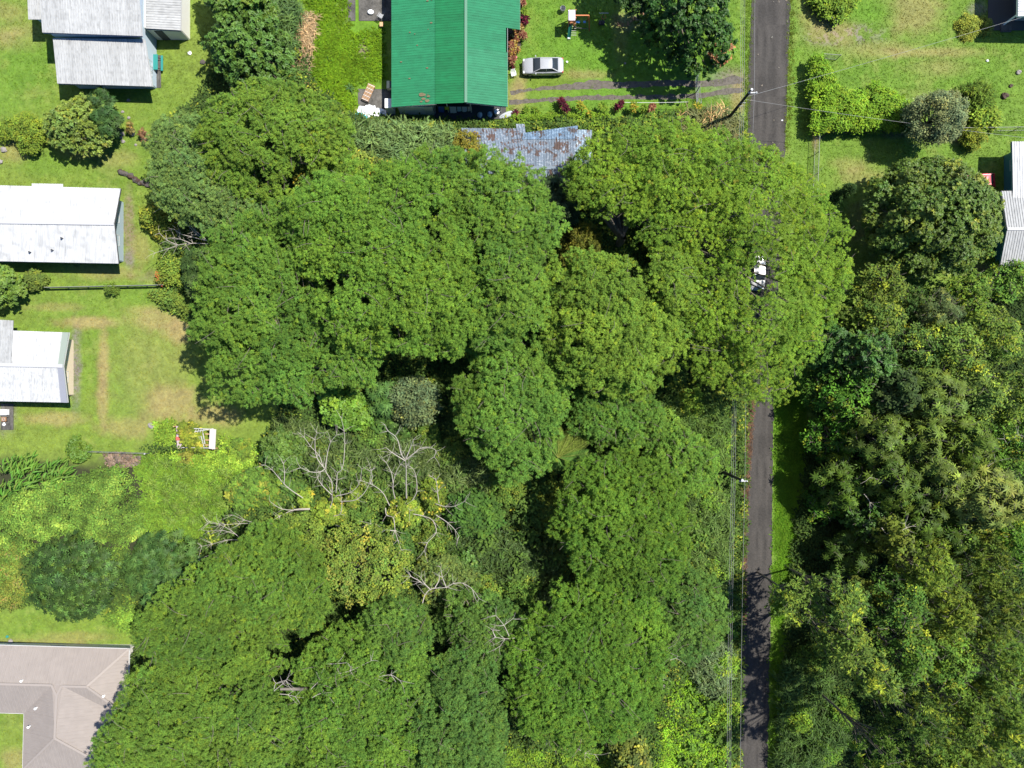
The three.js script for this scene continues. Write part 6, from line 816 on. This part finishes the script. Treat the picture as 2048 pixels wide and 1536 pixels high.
// ---------------------------------------------------------------- climbers with big yellow-green leaves
const climb = (label, px, top, o = {}) => tree('golden_climber', label, 'climber', px, { top, rim: top * 0.6, kind: 'heart', col: [0.2, 0.31, 0.032], lobe: 0.6, dens: 15, size: 0.62, flat: 0.8, trunk: 0, spots: [[0.42, 0.45, 0.06], 0.2], ...o });
climb('golden climber heaped at the foot of the left bare tree', [[622, 1025], [640, 1002], [668, 1000], [690, 1015], [682, 1045], [650, 1048], [628, 1042]], 4); climb('small golden climber patch right of the left bare tree', [[692, 1000], [710, 975], [722, 985], [708, 1010]], 3.6); climb('golden climber patch left of the left bare tree', [[595, 1000], [612, 985], [622, 1000], [610, 1018]], 3.6);
climb('golden climber mound at the foot of the forked bare tree', [[776, 1020], [790, 1003], [830, 1000], [838, 1025], [828, 1050], [800, 1058], [785, 1045]], 4.2); climb('golden climber column right of the forked bare tree', [[840, 985], [850, 962], [872, 962], [885, 985], [886, 1015], [868, 1030], [848, 1015]], 4.4, { col: [0.13, 0.22, 0.02] });
climb('lime green climber bank at the end of the dry lawn slope', [[448, 985], [475, 955], [512, 940], [560, 950], [580, 985], [555, 1015], [500, 1010], [465, 1018]], 2.6, { col: [0.12, 0.24, 0.03], spots: [[0.25, 0.3, 0.04], 0.25] });
climb('golden-green climber smothering the collapsed shed', [[358, 852], [378, 850], [398, 868], [408, 890], [395, 905], [372, 895], [360, 880]], 2, { col: [0.18, 0.26, 0.025], dens: 18 });
climb('yellow climber strands below the collapsed shed', [[360, 898], [385, 905], [378, 922], [362, 918]], 1, { col: [0.25, 0.28, 0.04] }); climb('lime climber strands at the slope right of the collapsed shed', [[470, 880], [490, 885], [500, 910], [480, 925], [465, 905]], 1, { col: [0.15, 0.26, 0.03], spots: [[0.25, 0.32, 0.04], 0.2] });
climb('yellow-leaved banana-like clump at the bottom edge', [[1225, 1490], [1255, 1475], [1285, 1495], [1300, 1545], [1240, 1560]], 5, { col: [0.14, 0.19, 0.03], size: 0.8 });
climb('golden climber on a trunk at the right edge of the wood', [2008, 905, 18], 9.5); climb('yellow climber spray right of the middle of the wood', [1978, 955, 14], 9); climb('small yellow climber among whorled trees', [1935, 938, 12], 9.5); climb('yellow leaf spray in the upper wood near the white roof', [1868, 650, 12], 5.4);

// ---------------------------------------------------------------- palm, ginger, ti plants
{
  const b = P(1105, 905), o = thing('coconut_palm', 'young palm with yellowing fronds under the stepped umbrella tree', 'palm', b);
  mesh('trunk', limb([V(0, 0, 0), V(0.2, 3, 0.1), V(0.25, 5.2, 0)], 0.17, 0.12, 8), M.bark, o);
  const palmM = leafMat(0.95, 0.35, 0.5);
  const tips = [[1118, 855], [1142, 858], [1168, 858], [1178, 880], [1175, 905], [1150, 925], [1100, 862], [1080, 870], [1115, 935]];
  tips.forEach(([x, y], k) => {
    const l = new Leaves(), tip = P(x, y, 5.6).sub(b), root = V(0.25, 5.2, 0), a = Math.atan2(tip.z - root.z, tip.x - root.x), L = Math.hypot(tip.x - root.x, tip.z - root.z);
    for (let i = 0; i < 22; i++) { const t = i / 21, q = root.clone().add(V(Math.cos(a) * L * t, Math.sin(t * 2.6) * 0.9, Math.sin(a) * L * t)); for (const s of [-1, 1]) l.blade(q, V(Math.cos(a + s * 0.9), -0.2, Math.sin(a + s * 0.9)).normalize(), V(Math.cos(a), 0.1, Math.sin(a)), (0.3 + 0.55 * Math.sin(Math.PI * (0.15 + t * 0.8))), 0.11, 0.4, 2, tint(0.3)); }
    const m = palmM.clone(); m.color = k < 4 ? lin(0.2, 0.27, 0.035) : lin(0.1, 0.21, 0.028); const f = mesh('frond', l.geo(), m, o);
    mesh('rib', limb([root, root.clone().add(V(Math.cos(a) * L * 0.5, 0.87, Math.sin(a) * L * 0.5)), root.clone().add(V(Math.cos(a) * L, Math.sin(2.6) * 0.9, Math.sin(a) * L))], 0.035, 0.012, 5), mat(0.24, 0.26, 0.05, 0.7), f);
  });
}
function rosette(name, label, cat, x, y, h, cols, n, len, wid, heads = 1, group) {
  const o = thing(name, label, cat, P(x, y), 0, group);
  for (let k = 0; k < heads; k++) {
    const ox = heads > 1 ? rr(-0.28, 0.28) : 0, oz = heads > 1 ? rr(-0.28, 0.28) : 0, hh = h * rr(0.75, 1.05), l = new Leaves();
    mesh('stem', cyl(0.035, 0.025, hh, ox, 0, oz, 6), M.barkDark, o);
    for (let i = 0; i < n; i++) { const a = i * 2.4 + rr(-0.2, 0.2), c = cols[Math.floor(rnd() * cols.length)], v = rr(0.8, 1.2); l.blade(V(ox, hh - i / n * 0.25, oz), dirOf(a, 0.9 - i / n * 0.8), sideOf(a, rr(-0.3, 0.3)), len * rr(0.8, 1.15), wid, 0.45, 3, c.map((q) => q * v)); }
    mesh('leaves', l.geo(), LM.turf, o);
  }
}
const RED = [[0.09, 0.012, 0.025], [0.16, 0.02, 0.04], [0.06, 0.012, 0.02]], YEL = [[0.28, 0.29, 0.03], [0.14, 0.22, 0.02], [0.42, 0.32, 0.04]], GRN = [[0.12, 0.22, 0.02], [0.2, 0.28, 0.03]], CRO = [[0.4, 0.26, 0.05], [0.25, 0.09, 0.05], [0.42, 0.34, 0.1], [0.14, 0.05, 0.03]], BRN = [[0.27, 0.11, 0.06], [0.18, 0.05, 0.04], [0.35, 0.2, 0.1]];
const row = [[1031, 232, 0.5, RED, 'red rosette plant on the pale kayak'], [1049, 224, 0.6, GRN, 'small pale green plant first in the strip below the driveway'], [1071, 226, 0.4, GRN, 'tiniest dark green plant in the strip below the driveway'], [1104, 226, 0.6, GRN, 'low green plant left of the dark red ti plant'], [1122, 210, 1.2, RED, 'dark red ti plant standing close to the lower wheel track'], [1130, 225, 1.3, RED, 'tallest dark red ti plant just below another one'], [1161, 221, 1.4, YEL, 'yellow-green plant right of the two dark red ti plants'], [1178, 228, 1.0, YEL, 'shorter yellow plant beside the yellow-green one'], [1205, 223, 1.4, GRN, 'leafy lime plant in the middle of the strip'], [1236, 215, 1.2, RED, 'dark red ti plant at the end of the white cord'], [1262, 222, 1.4, YEL, 'yellow and orange plant under the white cord'], [1283, 222, 1.3, GRN, 'lime plant under the white cord'], [1302, 222, 1.1, BRN, 'brownish plant under the white cord'], [1358, 226, 1.3, GRN, 'lime plant near the gate, left one'], [1388, 225, 1.8, YEL, 'large yellow-tipped plant at the foot of the gate']];
for (const [x, y, h, c, l] of row) rosette('ti_plant', l, 'plant', x, y, h, c, 16, 0.55, 0.13, h > 1 ? 4 : 2);
const crot = [[1045, 12, BRN, 'rust-brown croton at the top of the bed by the green roof'], [1048, 30, GRN, 'lime croton second from the top of the bed'], [1049, 46, RED, 'magenta croton in the bed by the green roof'], [1042, 58, CRO, 'mottled croton beside the roof step'], [1044, 74, BRN, 'brown croton below the roof step'], [1022, 76, CRO, 'upper mottled croton in the notch of the green roof'], [1030, 84, CRO, 'mottled croton left of the planter box'], [1024, 94, BRN, 'brown croton in the notch of the green roof'], [1030, 104, CRO, 'golden croton below the planter box'], [1022, 112, CRO, 'lowest golden croton in the notch by the eave'], [1024, 124, BRN, 'dull croton beside the red ball']];
for (const [x, y, c, l] of crot) rosette('croton', l, 'plant', x, y + 4, 1.3, c, 16, 0.5, 0.15, 5);
rosette('potted_bromeliad', 'crimson potted bromeliad between the red ball and white chair', 'plant', 1026, 135, 0.4, RED, 14, 0.4, 0.1);
rosette('agave', 'spiky grey-green rosette on the grass left of the bench patio', 'plant', 700, 178, 0.3, [[0.07, 0.15, 0.05], [0.1, 0.19, 0.06]], 22, 0.8, 0.1); rosette('agave', 'spiky rosette in the long grass above the bench patio', 'plant', 657, 124, 0.2, [[0.06, 0.16, 0.03]], 16, 0.7, 0.08);
function ginger(label, x, y, n, R, lean) { const o = thing('ginger_clump', label, 'plant', P(x, y)); for (let k = 0; k < n; k++) { const l = new Leaves(), a0 = rr(0, 6.28), d = Math.sqrt(rnd()) * R, c = V(Math.cos(a0) * d, 0.3, Math.sin(a0) * d); for (let i = 0; i < 5; i++) { const a = lean + rr(-0.9, 0.9) + (d / R) * 0.5 * Math.sin(a0 - lean); l.blade(c.clone().add(V(0, i * 0.35, 0)), dirOf(a, rr(0.3, 0.9)), sideOf(a, rr(-0.4, 0.4)), rr(0.8, 1.25), rr(0.14, 0.2), 0.6, 4, [[0.12, 0.25, 0.035], [0.17, 0.3, 0.05], [0.1, 0.21, 0.03]][i % 3].map((q) => q * rr(0.8, 1.2))); } mesh('shoot', l.geo(), LM.turf, o); } }
ginger('tall ginger clump with long paddle leaves at the left edge', 55, 945, 46, 2.1, -1.1); ginger('smaller ginger clump right of the tall one', 128, 950, 26, 1.5, -1.0); ginger('ginger leaves at the left edge below the tall clump', 12, 985, 14, 1.3, -1.9);

// ---------------------------------------------------------------- ground cover that nobody could count
function scatter(name, label, kind, poly, dens, col, o = {}) {
  const { size = 1, h = [0.1, 0.5], mound = 0, jit = 0.2, y = 0.1, spots = null, cat, edge = 0, avoid = [], lean = 0, thin, vary = 0.3 } = o;
  const [a0, a1, b0, b1] = bounds(poly), n = Math.round((a1 - a0) * (b1 - b0) * dens), pts = [];
  for (let i = 0; i < n; i++) {
    const x = rr(a0, a1), z = rr(b0, b1); if (Math.abs(x) > 66 || Math.abs(z) > 51 || !inPoly(poly, x, z)) continue;
    const e = Math.min(1, edgeDist(poly, x, z) / 1.2); if (rnd() > 0.25 + e + edge || avoid.some((p) => inPoly(p, x, z))) continue;
    if (thin && rnd() > Math.hypot(x - thin[0].x, z - thin[0].z) / thin[1] + N2(x * 2, z * 2) * 0.6 - 0.2) continue;
    const m = Math.max(0, 0.5 + N2(x * 0.28, z * 0.28, 4.4) * 1.1) * mound * e, b = N2(x * 0.6, z * 0.6, 2.7);
    const p = [x, rr(h[0], h[1]) + m, z, size * rr(0.75, 1.3), lean * rr(0, 1), lean * rr(-1, 0.5), (1 + b * vary) * rr(1 - jit, 1 + jit), rr(-0.12, 0.15)];
    if (spots && rnd() < spots[1] * (0.4 + Math.max(0, b) * 3)) p.push(spots[0]); pts.push(p);
  }
  return tag(cloud(name, kind, pts, col, scene, vCount++), label, cat);
}
const slope = ground([[-20, 900], [300, 895], [360, 900], [520, 895], [540, 960], [470, 1020], [420, 1070], [385, 1090], [250, 1100], [120, 1075], [60, 1115], [50, 1230], [-20, 1240]]);
scatter('undergrowth', 'shade-darkened leafy undergrowth beneath the western canopy', 'leafy', wildWest, 7, [0.032, 0.07, 0.012], { size: 1.1, mound: 1.6, spots: [[0.12, 0.17, 0.02], 0.15], cat: 'undergrowth', avoid: [slope] });  // leaf colour lowered to paint in the shade beneath the crowns
scatter('undergrowth', 'shade-darkened leafy undergrowth of the right-hand wood', 'leafy', wildEast, 8, [0.018, 0.045, 0.007], { size: 1.1, mound: 0.8, spots: [[0.04, 0.08, 0.012], 0.12], cat: 'undergrowth' });  // leaf colour kept very dark so gaps between crowns look deeply shaded
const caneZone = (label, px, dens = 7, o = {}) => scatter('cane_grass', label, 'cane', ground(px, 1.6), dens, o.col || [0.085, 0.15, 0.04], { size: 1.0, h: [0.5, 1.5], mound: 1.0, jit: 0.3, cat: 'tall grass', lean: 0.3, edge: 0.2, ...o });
caneZone('grey-green cane grass bank between the green and rusty roofs', [[690, 245], [760, 240], [900, 250], [925, 270], [920, 320], [850, 325], [770, 330], [700, 300]], 7, { col: [0.11, 0.19, 0.055] });
caneZone('dark cane grass stand at the top left beside the straw strip', [[440, 20], [560, -40], [595, 10], [585, 70], [575, 150], [520, 170], [505, 100]], 7, { col: [0.07, 0.145, 0.035] });
caneZone('cane grass tangle beneath the bare trees', [[560, 830], [640, 850], [720, 880], [800, 870], [880, 900], [960, 930], [990, 980], [900, 1000], [760, 960], [620, 960], [600, 880], [550, 860]], 9, { col: [0.075, 0.13, 0.035] });
caneZone('cane grass in the shaded gap below the stepped umbrella tree', [[900, 1050], [1000, 1060], [1130, 1120], [1120, 1220], [1040, 1230], [960, 1180], [880, 1130]], 5, { col: [0.045, 0.085, 0.02] });  // grass colour darkened to imitate the deep shadow in this gap
caneZone('cane grass beside the road between the two poles', [[1330, 800], [1420, 790], [1455, 810], [1465, 900], [1450, 960], [1400, 880], [1320, 890], [1290, 880], [1220, 920], [1260, 870]], 7, { col: [0.085, 0.17, 0.03], size: 0.75 });
caneZone('cane grass beside the road below the second pole', [[1360, 990], [1440, 970], [1465, 1040], [1470, 1160], [1455, 1210], [1400, 1150], [1365, 1120], [1370, 1040]], 7, { col: [0.088, 0.17, 0.035], size: 0.75 });
caneZone('silvery cane grass near the bright vine patch', [[1400, 1310], [1440, 1280], [1462, 1300], [1460, 1390], [1420, 1400], [1385, 1350]], 10, { col: [0.1, 0.16, 0.06] });
caneZone('dry-tipped cane grass round the foot of the driveway pole', [[1350, 235], [1400, 222], [1450, 215], [1480, 240], [1470, 275], [1420, 285], [1370, 265]], 10, { col: [0.13, 0.16, 0.055], spots: [[0.4, 0.3, 0.14], 0.2] });
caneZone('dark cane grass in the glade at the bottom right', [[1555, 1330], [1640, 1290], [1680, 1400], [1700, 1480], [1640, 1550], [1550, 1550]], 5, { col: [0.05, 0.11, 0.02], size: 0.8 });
scatter('slope_grass', 'light green grass slope below the collapsed shed', 'turf', ground([[262, 925], [300, 908], [360, 903], [440, 915], [520, 925], [500, 985], [455, 1020], [425, 1075], [380, 1095], [330, 1075], [285, 1085], [262, 1040], [285, 985]]), 20, [0.125, 0.235, 0.028], { size: 2.0, h: [0, 0.15], mound: 0.35, jit: 0.3, cat: 'grass' });
caneZone('long lodged grass lying on the light green slope', [[300, 920], [440, 930], [470, 1000], [420, 1060], [320, 1050], [285, 990]], 1.6, { col: [0.12, 0.21, 0.035], h: [0.05, 0.3], size: 0.75, mound: 0.3 });
caneZone('dry straw-coloured strip of cut cane at the top left', [[572, 50], [598, 12], [628, 16], [620, 90], [607, 165], [586, 168], [574, 110]], 12, { col: [0.4, 0.32, 0.18], h: [0.0, 0.3], mound: 0.2, size: 0.6 });
scatter('long_grass', 'bright long grass left of the green roof', 'turf', ground([[600, -40], [700, -40], [700, 60], [770, 60], [770, 160], [712, 175], [712, 232], [640, 200], [610, 150], [618, 60]]), 26, [0.125, 0.24, 0.012], { size: 1.6, h: [0, 0.05], mound: 0.25, jit: 0.25, cat: 'grass', thin: [P(730, 97), 1.3] });
scatter('verge_grass', 'bright green grass along the road verge of the wood', 'turf', ground([[1548, 800], [1615, 780], [1620, 900], [1610, 1100], [1580, 1300], [1545, 1536], [1537, 1536], [1543, 1150]]), 26, [0.1, 0.22, 0.014], { size: 1.4, h: [0, 0.05], mound: 0.1, cat: 'grass' });
scatter('verge_grass', 'tall green grass between the road and the wires', 'turf', ground([[1462, 790], [1490, 800], [1487, 900], [1478, 1000], [1480, 1200], [1474, 1536], [1440, 1536], [1455, 1200], [1462, 1000]]), 26, [0.095, 0.19, 0.022], { size: 1.8, h: [0, 0.15], mound: 0.3, cat: 'grass' });
const vineZone = (label, px, col, o = {}) => scatter('vine_thicket', label, 'leafy', ground(px, 0.8), 16, col, { size: 0.85, h: [0.2, 0.7], mound: 1.3, edge: 0.3, jit: 0.3, vary: 0.5, cat: 'vines', ...o });
vineZone('brightest green vine thicket at the bottom right of the canopy', [[1320, 1380], [1380, 1330], [1440, 1395], [1465, 1420], [1470, 1560], [1290, 1560], [1300, 1460]], [0.1, 0.22, 0.012]);
vineZone('leafy weed thicket on the slope at the left edge', [[-20, 1000], [100, 960], [250, 930], [275, 1010], [290, 1070], [240, 1090], [120, 1070], [60, 1110], [-20, 1200]], [0.07, 0.15, 0.022], { vary: 0.75, spots: [[0.11, 0.19, 0.03], 0.3] });
vineZone('olive weed patch at the left edge beside the larger blue-green tree', [[-20, 1080], [50, 1070], [55, 1150], [45, 1220], [-20, 1225]], [0.1, 0.155, 0.025], { spots: [[0.13, 0.13, 0.04], 0.15], mound: 0.5 });
vineZone('pale green creeper on the lawn edge around the collapsed shed', [[300, 845], [350, 838], [362, 898], [435, 900], [440, 870], [520, 895], [515, 935], [440, 950], [350, 925], [305, 895]], [0.115, 0.22, 0.022], { mound: 0.4, h: [0.05, 0.4], spots: [[0.17, 0.28, 0.035], 0.2] });
vineZone('green weeds between the two blue-green trees', [[205, 1100], [250, 1090], [245, 1180], [280, 1230], [260, 1270], [200, 1250], [220, 1180]], [0.085, 0.175, 0.022], { mound: 0.3, h: [0.05, 0.4] });
vineZone('low weeds along the hedge line above the rusty roof', [[775, 240], [900, 240], [1030, 244], [1200, 235], [1340, 238], [1340, 258], [1180, 258], [1040, 246], [925, 256], [780, 252]], [0.08, 0.16, 0.016], { mound: 0.6 });
vineZone('broad leaved vines right of the palm', [[1060, 980], [1120, 960], [1150, 900], [1180, 920], [1140, 1000], [1110, 1080], [1070, 1060]], [0.085, 0.14, 0.02], { mound: 2.2, spots: [[0.16, 0.22, 0.03], 0.2] });
vineZone('vines along the left rim of the cane grass by the second pole', [[1400, 900], [1440, 920], [1430, 970], [1380, 985], [1345, 990], [1360, 960]], [0.085, 0.15, 0.02], { mound: 1.2 });
vineZone('bright vines on the ground at the bottom centre', [[1000, 1480], [1060, 1475], [1230, 1490], [1230, 1560], [985, 1560]], [0.085, 0.18, 0.014], { mound: 1.5 });
scatter('clipped_hedge', 'low clipped hedge edging the planted strip below the driveway', 'leafy', ground([[1022, 234], [1215, 231], [1215, 238], [1022, 241]]), 30, [0.1, 0.2, 0.014], { size: 0.6, h: [0.3, 0.7], cat: 'hedge', edge: 1 });
scatter('leaf_litter', 'brown fallen leaves along the left road edge', 'turf', ground([[1494, 800], [1508, 800], [1504, 870], [1497, 960], [1492, 1060], [1489, 1250], [1485, 1250], [1483, 1060], [1482, 1000], [1486, 920]]), 60, [0.19, 0.13, 0.09], { size: 0.9, h: [0.03, 0.09], jit: 0.35, cat: 'leaf litter', edge: 1 });
scatter('leaf_litter', 'heap of dry leaves at the lawn edge above the weed slope', 'heart', ground([[208, 908], [240, 905], [285, 915], [275, 930], [240, 940], [215, 928]]), 20, [0.25, 0.195, 0.15], { size: 0.5, h: [0.05, 0.3], jit: 0.35, cat: 'leaf litter', edge: 1 });
scatter('leaf_litter', 'fallen pinkish leaves on the grass under the mango tree', 'heart', ground([[1225, 40], [1290, 20], [1285, 40], [1240, 55], [1225, 52]]), 2.2, [0.42, 0.26, 0.17], { size: 0.5, h: [0.02, 0.08], jit: 0.3, cat: 'leaf litter', edge: 1 });
scatter('verge_grass', 'grass creeping over the edges of the upper road', 'turf', ground([[1488, -40], [1508, -40], [1505, 70], [1500, 150], [1500, 300], [1490, 300], [1486, 200]]), 22, [0.12, 0.2, 0.025], { size: 0.8, h: [0, 0.04], cat: 'grass', edge: 1 });
scatter('verge_grass', 'grass creeping over the right-hand edge of the upper road', 'turf', ground([[1579, -40], [1592, -40], [1585, 150], [1580, 300], [1568, 300], [1573, 150]]), 22, [0.14, 0.2, 0.03], { size: 0.8, h: [0, 0.04], cat: 'grass', edge: 1 });
scatter('understorey', 'broad pale leaves of climbers through the western thicket', 'heart', ground([[560, 850], [760, 860], [960, 930], [1100, 960], [1130, 1080], [1130, 1230], [900, 1230], [760, 1060], [560, 1040]]), 2, [0.085, 0.17, 0.025], { size: 0.8, h: [0.8, 1.8], mound: 1.4, jit: 0.3, cat: 'climbers', edge: 0.5 });
scatter('understorey', 'broad bright leaves of climbers beside the lower road', 'heart', ground([[1330, 800], [1465, 810], [1470, 1200], [1460, 1560], [1330, 1560], [1400, 1250], [1370, 1000], [1300, 880]]), 1.6, [0.09, 0.19, 0.02], { size: 0.7, h: [0.6, 1.5], mound: 1.0, jit: 0.3, cat: 'climbers', edge: 0.5 });
scatter('leaf_litter', 'sparse pale leaves lying on the road', 'heart', ground([[1500, -40], [1580, -40], [1572, 290], [1497, 290]]), 0.14, [0.36, 0.33, 0.27], { size: 0.2, h: [0.03, 0.06], jit: 0.3, cat: 'leaf litter', edge: 1 });
// mown lawn: short tufts that take the colour of the ground under them
{
  const pts = [], o = [0, 0, 0], keep = [ground([[-20, -20], [455, -20], [440, 130], [390, 190], [310, 260], [310, 330], [330, 560], [385, 640], [430, 700], [560, 830], [520, 890], [240, 905], [-20, 905]]), ground([[1015, -20], [1500, -20], [1494, 225], [1015, 232]]), ground([[1572, -20], [2070, -20], [2070, 600], [1720, 600], [1650, 500], [1572, 320]]), ground([[-20, 1230], [280, 1230], [262, 1300], [-20, 1290]]), ground([[-20, 1420], [50, 1425], [46, 1560], [-20, 1560]])];
  const bare_ = [ground([[1015, 158], [1200, 155], [1490, 145], [1490, 190], [1200, 206], [1015, 212]])];
  for (const k of keep) { const [a0, a1, b0, b1] = bounds(k), n = Math.round((a1 - a0) * (b1 - b0) * 22); for (let i = 0; i < n; i++) { const x = rr(a0, a1), z = rr(b0, b1); if (!inPoly(k, x, z) || (bare_.some((p) => inPoly(p, x, z)) && rnd() < 0.75)) continue; groundColor(x, z, o); const green = o[1] / (o[0] + 0.01); if (rnd() > smooth(0.6, 1.0, green)) continue; const v = rr(0.72, 1.28); pts.push([x, 0, z, rr(0.45, 0.75), 0, 0, v, rr(-0.08, 0.08), [o[0] * 1.0, o[1] * 1.05, o[2]]]); } }
  tag(cloud('lawn_grass', 'turf', pts, LG, scene, 0), 'short mown grass of the lawns', 'grass');
}
camera.far = 2000; camera.updateProjectionMatrix();
scene.traverse((o) => { if (o.isMesh && o !== sky) o.castShadow = o.receiveShadow = true; });
renderer.render(scene, camera);
